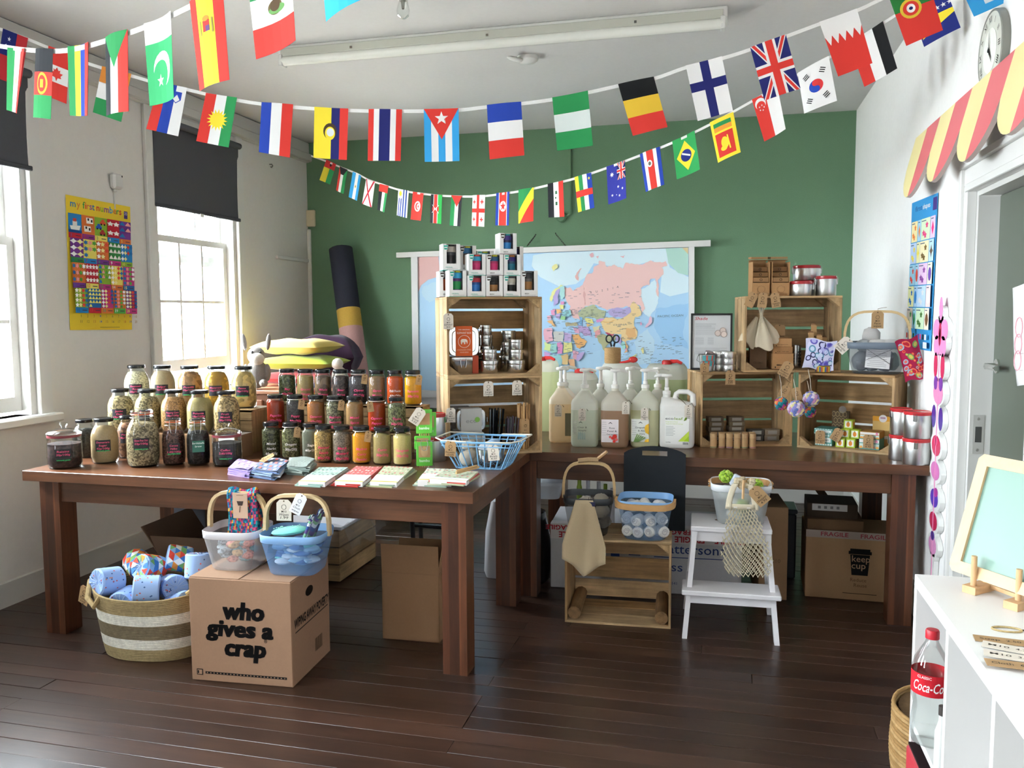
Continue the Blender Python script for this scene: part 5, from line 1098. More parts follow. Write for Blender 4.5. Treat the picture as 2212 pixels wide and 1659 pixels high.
# printed pouches tied to the grey basket
def printed_bag(name, label, P, rz, w, h, col, spots, tilt=0, th=.016):
    t = thing(name, label, 'pouch', P, rz, rot=(0, tilt, rz))
    def fz(s_): return lambda u, v: ((u-.5)*w*(1-.10*sin(v*pi)), s_*th*sin(u*pi)*sin(v*pi)-.002*s_, -h*v+.006*sin(u*7))
    g = G(col); f1_, f2_ = fz(-1), fz(1); g.grid(f1_, 10, 10).grid(f2_, 10, 10)
    for u, v, r, c in spots:
        for rr, cc in ((r, c[0]), (r*.62, c[1])):
            ps = []
            for i in range(12):
                a = 2*pi*i/12; x_, y_, z_ = f1_(min(.97, max(.03, u+rr/w*cos(a))), min(.97, max(.03, v+rr/h*sin(a)))); ps.append((x_, y_-.0009-(.0006 if cc == c[1] else 0), z_))
            g.add(ps, [tuple(range(12))])
            g.c[-1] = lin(cc)
    g.obj('cloth_bag', 'cloth', t); return t
sp = [(random.random()*.86+.07, random.random()*.86+.07, random.choice((.006, .009, .015, .019)), random.choice(((0x6a62b8, 0xb0b0e0), (0x3a3a60, 0xc8c8e8), (0x8a86d0, 0x5a52a8), (0x6a9ab8, 0xc8d8e8)))) for _ in range(34)]
q = cl(RC2, 1800, 715, -.02); pbag = printed_bag('patterned_pouch', 'white pouch with purple circle print beside the grey basket', L2W(RC2, .105, .015, CHt+.165), RZ(RC2)+.25, .15, .15, 0xd4d4ea, sp, .10)
sp = [(random.random()*.86+.07, random.random()*.86+.07, random.choice((.007, .012, .016)), random.choice(((0xe8503a, 0xf08060), (0x7aa060, 0xd8c860), (0xf07858, 0xc02838), (0x9ac0d0, 0xd86a60)))) for _ in range(30)]
q = ay(1952, 715, 4.34); printed_bag('floral_pouch', 'crimson floral zip pouch hanging off the side of the grey basket', (q.x, 4.28, q.z-.035), .15, .105, .20, 0xa82248, sp, -.28)
t = thing('kraft_tin_box', 'small round floral tin under the white pouch', 'tin', L2W(RC2, .11, .046, CHt+.001), 0); G(0xb0964a).lathe([(.042, 0), (.044, .003), (.044, .032), (.040, .036), (0, .036)], 24).obj('body', 'tin', t)
G(0x8a7a30).grid(lambda u, v: (.0446*sin(-1.4+2.8*u), -.0446*cos(-1.4+2.8*u), .004+.026*v), 14, 2, None, None, lambda u, v: (0xc8a83a, 0x4a6a8a, 0xb05a3a)[int(u*14) % 3]).obj('print_band', 'paper', t)
# ================================================================ UNDER AND BEFORE THE TABLES
# ---- big printed carton
p = az(415, 1468, 0); WB = thing('printed_carton', 'brown carton with bold black lettering before the left table', 'carton', (p.x, p.y, 0), .06); w_, d_, h_ = .432, .365, .418
KB = 0x9d7b62
WBC = G(KB).box((0, 0, 0), (w_, d_, h_), b=.003).obj('carton', 'card', WB)
G(0xa5846c).box((.004, .004, h_+.0005), (w_*.49, d_-.004, h_+.003)).box((w_*.51, .004, h_+.0005), (w_-.004, d_-.004, h_+.003)).obj('top_flap', 'card', WB)
g = G(0x1a1818); k = lambda x, z: TR((x, -.0012, z), pi/2)

for dx in (-.0042, -.0014, .0014, .0042):
    for dz in (-.0025, .0025): g.text('who', .096, k(w_*.54+dx, .290+dz), None, .012, fit=.172, shear=.12).text('gives a', .092, k(w_*.50+dx, .218+dz), None, .010, fit=.278, shear=.12).text('crap', .096, k(w_*.545+dx, .142+dz), None, .012, fit=.170, shear=.12)
g.text('®', .02, k(w_*.745, .178), None, .0)
g.cb((w_*.54, -.0008, .035), (w_*.80, .0008, .009)); g.cb((.036, -.0008, .036), (.026, .0008, .024)).cb((.036, -.0013, .036), (.020, .0008, .018), KB).cb((.030, -.0016, .036), (.006, .0008, .012), 0x1a1818)
for i in range(24): g.cb((w_*.16+i*.0143, -.0014, .035), (.005, .0004, .004), KB)
for dz in (0, .002): g.text('WIPING AWAY POVERTY', .050, Tr(w_+.0012, d_*.52, .24+dz) @ R(z=pi/2) @ R(x=pi/2), 0x241f1c, .016, fit=d_*.92)
g.add([(w_+.001, .03, .205), (w_+.001, d_-.02, .212), (w_+.001, d_-.02, .217), (w_+.001, .03, .21)], [(0, 1, 2, 3)], 0x3a3028)
for i in range(8): g.add([(w_+.001, d_*.58+i*.009, .06), (w_+.001, d_*.58+i*.009+.005, .06), (w_+.001, d_*.58+i*.009+.005, .115), (w_+.001, d_*.58+i*.009, .115)], [(0, 1, 2, 3)], 0x5a4432)
g.obj('print', 'matte', WBC)
g = G(0x1c120c).lathe([(.001, 0), (.036, .0008)], 20, None, Tr(w_+.0006, d_*.45, .335) @ R(y=pi/2), sx=.55, sy=1); g.obj('hand_hole', 'matte', WBC)
# ---- two mesh baskets on the carton
b1 = mesh_basket('mesh_basket', 'white mesh basket with crochet work on the printed carton', (-1.915, 3.005, h_+.0035), .10, .235, .225, .165, 0xc9c6c6, 0xdcd8da, hcol=0xd8bd90, tall=.16)
b2 = mesh_basket('mesh_basket', 'light blue mesh basket of blue cloths on the printed carton', (-1.645, 3.0, h_+.0035), .12, .255, .225, .165, 0x7aa6d8, 0x8ab4e2, hcol=0xd8bd90, tall=.16)
CR = [0x2a8a98, 0x2a5a80, 0xc8883a, 0xb84a6a, 0x1f6a78, 0x8a3a5a]
it = [((random.uniform(-.06, .06), random.uniform(-.055, .055), random.uniform(.03, .10)), (.024, .024, .014), random.choice((0x7aa8b0, 0xd08a80, 0xa8b4bc, 0xc8a070))) for _ in range(60)]
stuffing(b1, 'crochet_scrubbers', 'pastel crochet scrubbers filling the white basket', 'crochet', it, 'knit')
o = thing('crochet_bag', 'teal orange and pink crochet bag draped over the white basket handle', 'bag', L2W(b1, .03, -.0, .31), RZ(b1)); g = G()
pal = random.Random(3)
def drape(u, v): a = (v-.5)*2; return (-.062+.125*u+.006*sin(v*9), (-.022-.012*abs(a))*(1 if a < 0 else -1)*min(1, abs(a)*6), .012-.185*abs(a)**1.1+.006*sin(u*8))
g.grid(drape, 18, 30, None, None, lambda u, v: CR[int((sin(u*37.0+int(v*14)*2.1)+sin(v*53+u*9))*2.4+10) % 6]); ob = g.obj('crochet', 'knit', o); sd = ob.modifiers.new('thick', 'SOLIDIFY'); sd.thickness = .007
g = G(0xc8a890).box((-.032, -.038, -.105), (.032, -.036, .0), b=.001).cb((0, -.0385, -.01), (.03, .0006, .002), 0x7a6450); g.prism([(-.008, 0), (.008, 0), (.014, .018), (-.014, .018)], 0, .0008, 0x4a3c38, TR((0, -.0386, -.052), pi/2)).tube([(0, -.039, -.055), (-.003, -.039, -.08)], .0015, 4, 0x4a3c38); g.obj('card_tag', 'card', o)
it = [((random.uniform(-.07, .07), random.uniform(-.055, .055), random.uniform(.028, .11)), (.036, .034, .012), random.choice((0x6a90c0, 0x3a5a98, 0x90b4d0, 0x6ab8b0, 0xd0dce8))) for _ in range(52)]
stuffing(b2, 'cloth_pile', 'blue and white patterned cloths filling the light blue basket', 'cloth', it)
o = thing('cloth_pad', 'mint green oval pad on top of the blue cloths', 'pad', L2W(b2, -.02, -.03, .160), RZ(b2)); g = G(0x7ad0c0).blob((0, 0, .008), (.075, .05, .016), None, R(y=-.12), 18, 8, .03)
for i in range(14): g.blob((random.uniform(-.055, .055), random.uniform(-.04, .02), .026), (.004, .003, .002), 0xa8e4d8, R(y=-.12), 5, 4)
g.obj('pad', 'cloth', o)
o = thing('cloth_roll', 'striped navy and green cloth folded against the blue basket side', 'cloth', L2W(b2, .085, .0, .12), RZ(b2)); g = G()
g.grid(lambda u, v: (-.045+.05*sin(u*pi*.55), -.085+.15*v, .0+.115*sin(u*pi*.62)+.01*sin(v*9)), 12, 14, None, None, lambda u, v: (0x34508a, 0xd0dce8, 0x7ab088, 0x5a4a80)[int(u*12+v*2) % 4]); ob = g.obj('cloth', 'cloth', o); ob.modifiers.new('thick', 'SOLIDIFY').thickness = .012
price_tag(b2, L2W(b2, -.045, -.02, .285), .062, .085, RZ(b2), TAGW, ('Wipes', '1.99'), lean=-.05); price_tag(b2, L2W(b2, .035, -.03, .31), .048, .085, RZ(b2), 0xe8e6ea, ('Cloth', 'wipes'), tilt=.45, string=[L2W(b2, .04, -.015, .318)])
# ---- striped seagrass basket with wrapped rolls
BK = thing('seagrass_basket', 'oval seagrass basket with white stripes full of wrapped rolls', 'basket', (-2.375, 3.085, 0), .08); RX, RY, BHT = .262, .195, .27
def bsec(z): k = z/BHT; return (z+(.030*k**6 if 0 else 0), RX*(.82+.18*k**.8), RY*(.82+.18*k**.8), 2.3)
ST_ = [(0, .055, 0xa8946c), (.055, .10, 0xe6e1d4), (.10, .16, 0x80725a), (.16, .205, 0xe6e1d4), (.205, BHT, 0xa8926a)]
g = G(); rows = 36
for j in range(rows):    # coiled rope courses
    z = BHT*(j+.5)/rows; c = [q_[2] for q_ in ST_ if q_[0] <= z < q_[1]][0]; _, rx, ry, e_ = bsec(z); g.tube([(x, y, z+.02*(abs(x)/RX)**2*(z/BHT)**2) for x, y, _z in sup(rx, ry, e_, 40)], .0052, 5, c, True)
g.obj('rope_courses', 'wicker', BK, sharp=80)
g = G(0x8a7858); loft(g, [(.004, RX*.78, RY*.78, 2.3), (.006, RX*.80, RY*.80, 2.3), (BHT, RX*.975, RY*.975, 2.3)], 32, cap=(1, 0)); g.obj('inner_wall', 'wicker', BK)
for s_ in (-1, 1): G(0xb0986c).tube([(s_*RX*.80, -.115*1, BHT+.012), (s_*RX*.98, -.09, BHT+.05), (s_*RX*1.04, 0, BHT+.062), (s_*RX*.98, .09, BHT+.05), (s_*RX*.80, .115, BHT+.012)] if s_ > 0 else [(-RX*.62, -RY*.80, BHT-.002), (-RX*.66, -RY*.95, BHT-.035), (-RX*.86, -RY*.78, BHT-.012), (-RX*1.03, -RY*.35, BHT+.035), (-RX*1.06, 0, BHT+.04), (-RX*.98, RY*.4, BHT+.02)], .012, 8).obj('handle', 'wicker', BK)
price_tag(BK, L2W(BK, -RX*1.07, -.09, BHT+.01), .058, .085, RZ(BK)-.3, KRAFT, ('Toilet', 'roll', '1'), tilt=.3, string=[L2W(BK, -RX*1.03, -.04, BHT+.04)])
def roll(label, P, a, b, tri, r=.060, h=.105):
    t = thing('wrapped_roll', label, 'paper roll', P, rot=(a, 0, b), group='wrapped rolls in the striped basket')
    BLU = 0x9ab8e8; g = G(BLU); n = 24
    g.lathe([(.012, -h/2+.010), (r*.5, -h/2+.004), (r*.9, -h/2), (r, -h/2+.006), (r, h/2-.006), (r*.9, h/2), (r*.5, h/2-.004), (.012, h/2-.010)], n, None)
    for i in range(14): aa = 2*pi*i/14; g.tube([(.008*cos(aa), .008*sin(aa), h/2-.006), (r*.55*cos(aa+.15), r*.55*sin(aa+.15), h/2+.0005), (r*.93*cos(aa+.1), r*.93*sin(aa+.1), h/2)], .0016, 3, 0xb8cce8)
    if tri:
        cs = (0x3f78b8, 0xe8e6e0, 0xd84838, 0x7ab068, 0xe89040, 0x8ab4d8)
        m_ = 11; rr = r*1.05; RW = 4
        for j in range(RW):
            for i in range(m_):
                z0, z1 = -h/2+.006+(h-.012)*j/RW, -h/2+.006+(h-.012)*(j+1)/RW
                P_ = lambda q, z: (rr*cos(2*pi*q/m_), rr*sin(2*pi*q/m_), z)
                o_ = .5*(j % 2); g.add([P_(i+o_, z0), P_(i+1+o_, z0), P_(i+.5+o_, z1)], [(0, 1, 2)], cs[(i*5+j*3) % 6]); g.add([P_(i+.5+o_, z1), P_(i+1.5+o_, z1), P_(i+1+o_, z0)], [(0, 1, 2)], cs[(i*3+j*5+2) % 6])
        for i in range(m_):
            a0, a1 = 2*pi*i/m_, 2*pi*(i+1)/m_; g.add([(r*.35*cos(a0), r*.35*sin(a0), h/2+.002), (r*.94*cos(a0), r*.94*sin(a0), h/2+.002), (r*.94*cos(a1), r*.94*sin(a1), h/2+.002)], [(0, 1, 2)], cs[i*5 % 6])
    else:
        rd = random.Random(len(label))
        for i in range(46):
            q, z = rd.random()*6.28, rd.uniform(-h*.42, h*.42); c = rd.choice((0xd86058, 0x3a5a98, 0x3a5a98, 0xe08a60)); s1 = .0035
            P_ = lambda da, dz: (r*1.006*cos(q+da), r*1.006*sin(q+da), z+dz); g.add([P_(-s1/r, 0), P_(0, -s1*1.3), P_(s1/r, 0), P_(0, s1*1.3)], [(0, 1, 2, 3)], c)
        for i in range(10): q, z = rd.random()*6.28, rd.uniform(.4, .85)*r; g.cb((z*cos(q), z*sin(q), h/2+.0022), (.005, .005, .0008), rd.choice((0xd86058, 0x3a5a98)))
    g.obj('wrapper', 'paper', t)
zr = BHT
roll('spotted pale blue wrapped roll facing out at the left of the basket', (-2.555, 3.00, zr+.035), pi/2-.15, -.35, False)
roll('spotted pale blue wrapped roll lying sideways at the basket front', (-2.35, 2.985, zr+.020), pi/2-.1, -1.0, False)
roll('triangle patterned roll at the back left of the basket', (-2.53, 3.17, zr+.062), pi/2+.2, 1.0, True, .055)
roll('triangle patterned roll on end in the middle of the basket', (-2.42, 3.10, zr+.075), pi/2-.35, -.25, True, .055)
roll('triangle patterned roll topmost at the rear of the basket', (-2.33, 3.18, zr+.10), pi/2+.25, 2.2, True, .055)
roll('spotted pale blue wrapped roll standing up beside the carton', (-2.185, 3.12, zr+.095), -.2, .2, False)
roll('spotted pale blue wrapped roll low behind the front one', (-2.30, 3.09, zr+.0), pi/2-.2, .9, False, .056); roll('spotted pale blue wrapped roll sunk between the front ones', (-2.46, 2.99, zr-.04), pi/2, .2, False, .055); roll('spotted pale blue wrapped roll sunk next to the carton', (-2.225, 3.03, zr-.055), 1.2, 1.3, False, .055)
# ---- open carton and grey board under the left table
def open_carton(label, loc, rz, w, d, h, col, flaps, name='open_carton'):
    t = thing(name, label, 'carton', loc, rz); q = .004; g = G(col)
    g.box((0, 0, 0), (w, d, q)).box((0, 0, 0), (w, q, h)).box((0, d-q, 0), (w, d, h)).box((0, 0, 0), (q, d, h)).box((w-q, 0, 0), (w, d, h)).obj('carton', 'card', t)
    F_ = {'f': (Tr(0, q, h), (w, 0), 'x'), 'b': (Tr(0, d-q, h), (w, 0), 'x'), 'l': (Tr(q, 0, h), (d, 0), 'y'), 'r': (Tr(w-q, 0, h), (d, 0), 'y')}
    for k, (ang, ln) in flaps.items():
        M, (l_, _), a_ = F_[k]
        if a_ == 'x': G(col).box((0, -q/2, 0), (l_, q/2, ln), M=M @ R(x=ang)).obj('flap', 'card', t)
        else: G(col).box((-q/2, 0, 0), (q/2, l_, ln), M=M @ R(y=ang)).obj('flap', 'card', t)
    return t
open_carton('open brown carton on the floor behind the striped basket', (-2.62, 3.42, 0), .05, .50, .42, .30, 0x7a5f4c, {'l': (-.6, .16), 'f': (.5, .12), 'r': (.9, .17), 'b': (-.05, .15)})
t = thing('grey_board', 'dark grey sheet of card leaning behind the open carton', 'board', (-2.86, 3.86, 0), 0); G(0x5c5e64).box((0, 0, 0), (.38, .012, .44), M=R(x=-.04), b=.002).obj('board', 'card', t)
op = az(827, 1379, 0); oc = open_carton('tall open brown carton beside the table leg', (op.x, op.y, 0), .03, .265, .21, .305, 0x9a7656, {'f': (.06, .13), 'r': (.18, .14), 'b': (-.3, .10)})
t = thing('slatted_crate', 'slatted pine crate with white lid and cling film under the left table', 'crate', (-1.98, 4.06, 0), 0)
for z in (.01, .105, .20):
    for yy in (0, .475): G(PINE).box((-.42, yy, z), (.0, yy+.012, z+.085)).obj('slat', 'pine_x', t)
    for xx in (-.42, -.012): G(PINE).box((xx, .012, z), (xx+.012, .475, z+.085)).obj('slat', 'pine_y', t)
G(0x3a342c).box((-.40, .014, .02), (-.014, .47, .295)).obj('dark_inset', 'matte', t)  # dark solid block behind the slats, standing in for the crate's inside
G(0xd0d0d6).box((-.43, -.03, .30), (.03, .50, .318), b=.003).obj('white_lid', 'satin', t)
g = G(0xe8eef0)
g.grid(lambda u, v: (-.2+.30*u+.012*sin(v*17+u*5), -.035-.012*sin(u*11+v*4), .32-.13*v-.02*sin(u*7)), 14, 6).grid(lambda u, v: (.035+.02*sin(u*13)+.05*v, -.02+.45*u, .32-.12*v+.02*sin(u*21)), 16, 6); g.obj('cling_film', 'film', t)
t = thing('folding_stool_frame', 'black folded metal trestle frame behind the left table', 'frame', (-1.62, 4.62, 0), .15)
for a_, b_ in (((-.14, 0, 0), (-.10, 0, .52)), ((.14, 0, 0), (.16, .0, .52)), ((-.14, .22, 0), (-.10, .2, .52)), ((.14, .22, 0), (.16, .2, .52))): G(0x16181c).tube([a_, ((a_[0]+b_[0])/2-.03, a_[1], .26), b_], .014, 8).obj('leg', 'satin', t)
G(0x16181c).tube([(-.15, 0, .20), (.15, .22, .12)], .012, 8).tube([(-.15, .22, .14), (.15, .0, .20)], .012, 8).tube([(-.1, 0, .5), (.16, 0, .5)], .012, 8).obj('brace', 'satin', t)
# ---- crate-top baskets under the right table
uz = .4055
db = mesh_basket('mesh_basket', 'dark grey mesh basket with bent handle on the floor crate', (-.602, 3.905, uz), .10, .232, .225, .185, 0x34373a, 0x3a3e42, hcol=0xc8a878, tall=.17)
stuffing(db, 'muslin_rolls', 'rolled cream muslins inside the dark grey basket', 'cloth', [((random.uniform(-.07, .07), random.uniform(-.06, .06), .035+.05*(i % 3)), (.038, .045, .032), random.choice((0xc0b8a8, 0xb0a898))) for i in range(14)])
price = G(0xb09470).tube([L2W(db, -.05, -.01, .345), L2W(db, .0, -.012, .352), L2W(db, .045, -.015, .352)], .012, 7); objw(price, 'twine_binding', 'twine', db)
t = thing('wooden_peg', 'wooden peg clipped on the dark basket handle', 'peg', L2W(db, .05, -.014, .355)); objw(G(0xc0986a).tube([L2W(db, .045, -.014, .360), L2W(db, .085, -.03, .395)], .008, 6), 'peg_arm', 'beech_x', t)
o = thing('muslin_cloth', 'cream muslin square clipped to the dark basket rim', 'cloth', L2W(db, -.002, -.128, .178), RZ(db)); g = G(0xcdb896)
def mus(u, v):
    w2 = .040+.080*v-.04*max(0, v-.75)*2; edge = .07*(1-abs(2*u-1))*v; x = (u-.5)*2*w2; return (x-.012+.05*(v > 2), -.006-.016*sin(u*11+v*2)*v-.02*v, .006-.27*v-(edge if v > .6 else edge*v)-.02*u*v)
g.grid(mus, 22, 16); ob = g.obj('cloth', 'cloth', o); ob.modifiers.new('thick', 'SOLIDIFY').thickness = .003
t = thing('binder_clip', 'small navy binder clip holding the muslin square', 'clip', L2W(db, .018, -.134, .172), RZ(db)); G(0x1c2450).prism([(-.018, -.016), (.018, -.016), (.018, .004), (-.018, .004)], -.004, .004, None, R(x=pi/2)).obj('clip_body', 'satin', t); G(0xc0c0c4).tube([(-.012, 0, .004), (-.012, -.006, .026), (-.002, -.006, .026), (-.004, 0, .004)], .0014, 4).tube([(.004, 0, .004), (.002, -.006, .026), (.012, -.006, .026), (.012, 0, .004)], .0014, 4).obj('wire_lever', 'steel', t)
bb = mesh_basket('mesh_basket', 'light blue mesh basket of grey cloth balls on the floor crate', (-.332, 3.895, uz), .02, .25, .235, .185, 0x86acd4, 0x86b4e4, 'flat', 0xc99a62, tall=.125)
BG = 'rolled cloths in the light blue basket'
for i, (x, y, z) in enumerate([(-.075, -.07, .045), (-.025, -.075, .04), (.03, -.075, .045), (.08, -.065, .045), (-.08, -.055, .095), (-.03, -.075, .092), (.025, -.075, .095), (.075, -.06, .10), (-.05, .0, .14), (.01, -.03, .145), (.06, .01, .142), (-.01, .05, .14), (.07, .06, .13), (-.07, .06, .13)]):
    o = thing('rolled_cloth', 'pale grey rolled cloth packed in the light blue basket', 'cloth', L2W(bb, x, y, z), RZ(bb)+random.uniform(-.5, .5), BG); g = G(random.choice((0xd0cecc, 0xc4c4c8, 0xd6d2cc))); g.lathe([(0, -.032), (.018, -.034), (.026, -.026), (.027, 0), (.026, .026), (.018, .034), (0, .032)], 12, None, R(x=pi/2)); g.tube([(.016*cos(a_*.7)*(1-a_*.05), -.034, .016*sin(a_*.7)*(1-a_*.05)) for a_ in range(14)], .002, 3, 0xb0aeb0); g.obj('roll', 'towel', o)
# ---- chalkboard with slot
t = thing('slate_board', 'black board with rounded top and hand slot leaning on the right table', 'board', (-.302, 4.018, uz+.001), 0); hw, hh = .147, .405
out = [(-hw, 0), (hw, 0), (hw, hh*.91)]+[(hw-2*hw*k/14, hh*.91+hh*.09*sin(pi*k/14)**.7) for k in range(1, 14)]+[(-hw, hh*.91)]
slot = [(.055*cos(a_)*1+(.0), hh*.915+.012*sin(a_)) for a_ in [2*pi*i/20 for i in range(20)]]
# ring of quads between outline and slot via strips: board below the slot, two cheeks and a bridge
g = G(0x24272a); sz0, sz1 = hh*.885, hh*.945
def arc(x): return hh*.91+hh*.09*max(0, sin(pi*(hw-x)/(2*hw)))**.7
M = R(x=-.015)
Mx = M @ R(x=pi/2)
g.prism([(-hw, 0), (hw, 0), (hw, sz0), (-hw, sz0)], -.006, .006, None, Mx)
xs = [-.052+.104*i/8 for i in range(9)]
g.prism([(-hw, sz0), (-.06, sz0), (-.06, sz1)]+[(-hw+(hw-.06)*k/4, arc(-hw+(hw-.06)*k/4)) for k in (4, 3, 2, 1, 0)], -.006, .006, None, Mx); g.prism([(hw, sz0)]+[(hw-(hw-.06)*k/4, arc(hw-(hw-.06)*k/4)) for k in (0, 1, 2, 3, 4)]+[(.06, sz1), (.06, sz0)], -.006, .006, None, Mx)
g.prism([(-.06, sz1), (.06, sz1)]+[(.06-.12*k/8, arc(.06-.12*k/8)) for k in range(9)], -.006, .006, None, Mx); g.obj('board', 'matte', t)
# ---- glassware carton behind, bags, clear tub
t = thing('glassware_carton', 'long white carton with red tape and blue lettering under the table', 'carton', (-.86, 4.26, 0), .06); w_, d_, h_ = .98, .40, .345
G(0xc4c2c4).box((0, 0, 0), (w_, d_, h_), b=.003).obj('carton', 'card', t); g = G(0x2a3a6a); k = lambda x, z, r=0: TR((x, -.0012, z), pi/2) @ R(z=r)
g.cb((w_/2, -.0006, h_-.040), (w_, .0006, .08), 0xd4ccca); g.box((0, 0, h_+.0005), (w_, .06, h_+.001), 0xd4ccca)
for i in range(5): g.text('FRAGILE', .042, k(.12+.2*i, h_-.055, pi), 0xb02a34, .03, fit=.15); g.text('FRAGILE', .034, k(.05+.2*i, h_-.018, pi), 0xb02a34, .03, fit=.15)
g.text('Pattersons', .070, k(.735, .235), 0x2c3e74, .004, fit=.32).cb((.72, -.0008, .192), (.36, .0008, .004), 0x2c3e74); g.text('Glass', .066, k(.60, .14), 0x3a4a7c, .004, fit=.17); g.cb((.34, -.0008, .215), (.045, .0008, .11), 0x2c4a8a); g.cb((.44, -.0008, .20), (.06, .0008, .012), 0x2c4a8a).text('0141', .022, k(.64, .055), 0x3a4a7c); g.obj('print', 'matte', t)
t = thing('bin_bag', 'black shiny sack slumped behind the table leg', 'bag', (-1.005, 4.36, 0)); g = G(0x17191b); loft(g, [(0, .10, .10, 3), (.02, .12, .12, 3), (.15, .125, .12, 2.6, .01), (.30, .115, .11, 2.4, -.005), (.38, .085, .09, 2.2, .01), (.40, .05, .06, 2, .0)], 18); g.obj('sack', 'gloss', t); G(0x101214).tube([(-.04, -.03, .39), (-.06, -.06, .45), (.0, -.07, .47), (.04, -.05, .43), (.05, -.03, .39)], .008, 6).obj('tie_handle', 'satin', t)
t = thing('white_bag', 'crumpled white carrier bag beside the black sack', 'bag', (-1.20, 4.42, 0)); g = G(0xc8c8cc); loft(g, [(0, .05, .09, 3), (.03, .06, .1, 3), (.25, .055, .09, 2.4), (.42, .035, .06, 2, .01)], 14); g.obj('sack', 'satin', t)
t = thing('clear_tub', 'clear plastic storage tub with lid on top of the sack', 'tub', (-.955, 4.345, .472), .1); g = G(0xe4e8ee); loft(g, [(0, .13, .09, 6), (.075, .15, .105, 6)], 28, cap=(1, 0)); g.obj('tub', 'clearbox', t); g = G(0xe8ecf2); loft(g, [(.074, .157, .112, 6), (.09, .157, .112, 6), (.094, .145, .10, 6)], 28); g.obj('lid', 'clearbox', t)
for i, (x, c, ln) in enumerate(((-.70, 0xa8c840, .26), (-.655, 0xd8dce8, .20), (-.60, 0xd4d4dc, .19), (-.565, 0x9ab83a, .18), (-.53, 0xe0e0e8, .16))):
    o = thing('bottle_neck', ('lime green tube standing behind the dark basket, tallest', 'white tube standing beside the tallest green one', 'white tube standing behind the peg', 'lime green tube right of the white ones', 'white nozzle bottle behind the dark basket')[i], 'tube', (x, 4.22, .346)); G(c).lathe([(.013, 0), (.014, ln*.8), (.010, ln*.86), (.010, ln+.05), (0, ln+.052)], 14).obj('tube', 'satin', o)
# ---- white step stool
t = thing('step_stool', 'white two step stool under the right table edge', 'stool', (.052, 3.925, 0), .03); Wt = 0xdedbdd
def bar(g, a_, b_, sx, sy):
    a_, b_ = Vector(a_), Vector(b_); vs = []
    for p_ in (a_, b_):
        for i, j in ((-1, -1), (1, -1), (1, 1), (-1, 1)): vs.append((p_.x+i*sx/2, p_.y+j*sy/2, p_.z))
    g.add(vs, [(3, 2, 1, 0), (4, 5, 6, 7), (0, 1, 5, 4), (1, 2, 6, 5), (2, 3, 7, 6), (3, 0, 4, 7)])
for s_ in (-1, 1):
    g = G(Wt); bar(g, (s_*.198, -.195, 0), (s_*.158, -.10, .47), .022, .045); g.obj('leg', 'satin', t)
    g = G(Wt); bar(g, (s_*.198, .185, 0), (s_*.158, .115, .47), .022, .045); g.obj('leg', 'satin', t)
    g = G(Wt); bar(g, (s_*.186, -.16, .17), (s_*.186, -.16, .20), .02, .02); g.box((s_*.186-.01, -.17, .165), (s_*.186+.01, .15, .2)); g.obj('side_rail', 'satin', t)
    G(Wt).box((s_*.166-.01, -.10, .42), (s_*.166+.01, .12, .468)).obj('side_rail', 'satin', t)
G(Wt).box((-.176, -.135, .468), (.176, .135, .49), b=.004).obj('top_step', 'satin', t)
G(Wt).box((-.212, -.225, .20), (.212, -.06, .222), b=.004).obj('lower_step', 'satin', t)
G(Wt).box((-.15, -.115, .42), (.15, -.098, .468)).obj('front_rail', 'satin', t); G(Wt).box((-.175, -.185, .155), (.175, -.168, .2)).obj('front_rail', 'satin', t)
G(0x8a7a6a).lathe([(.022, 0), (.022, .0008)], 18, None, Tr(-.02, .01, .4902), sx=2.2).obj('hand_slot', 'matte', t)
STL = t
wb = mesh_basket('mesh_basket', 'white mesh basket of scrubbers and net bags on the step stool', L2W(STL, .045, .01, .4905), .02, .265, .225, .185, 0xc6cccc, 0xe0e4e6, 'side', 0xcfa068, tall=.0)
stuffing(wb, 'scrubber_packs', 'white and green scrubber packs filling the white basket', 'scrubber', [((random.uniform(-.075, .075), random.uniform(-.06, .06), .03+.045*(i % 3)), (.034, .034, .03), random.choice((0xd6d2c8, 0xc8ccc8, 0xb4cc70, 0xdcd8d0, 0xc0c8cc))) for i in range(18)])
for i, (x, y, z, lb) in enumerate(((-.065, .0, .185, 'lime green crochet scrubber standing highest in the white basket'), (.065, -.03, .155, 'lime green crochet scrubber near the white basket rim'))):
    o = thing('crochet_scrubber', lb, 'scrubber', L2W(wb, x, y, z)); g = G()
    for q in range(40): a_ = q*2.4; zz = 1-2*(q+.5)/40; r_ = sqrt(1-zz*zz); g.blob((.026*r_*cos(a_), .026*r_*sin(a_), .026*zz*.9+.02), (.009, .009, .009), (0xa4c83a, 0x8ab030, 0xb8d850)[q % 3], None, 6, 4)
    g.obj('yarn', 'towel', o)
o = thing('paper_wrap', 'white paper band around the lime scrubber', 'label', L2W(wb, -.035, -.01, .165)); G(0xd0d8e4).box((-.022, -.018, 0), (.022, .018, .055), M=R(y=.5), b=.006).obj('band', 'paper', o)
o = thing('net_bag', 'cream cotton net bag hanging over the stool from the white basket', 'bag', L2W(wb, .0, -.135, .175), RZ(wb)); g = G(0xd0c4a8)
def bagf(u, v, s_):
    w2 = .052+.062*min(1, v*1.4)**.8-.02*max(0, v-.85)*4; return ((u-.5)*2*w2+.03*v, s_*(.006+.022*sin(u*pi)*v)-.018-.02*v, -.075-.285*v-.02*sin(u*pi)*v+.006*sin(u*9+3*v))
nn, mm = 10, 14
for s_ in (-1, 1):
    for i in range(-mm, nn):
        for dr in (1, -1):
            pts = []
            for j in range(mm+1):
                u = (i+j*.72)/nn if dr > 0 else 1-(i+j*.72)/nn
                if 0 <= u <= 1: pts.append(bagf(u, j/mm, s_))
            if len(pts) > 1: g.tube(pts, .0019, 3, None, cap=False)
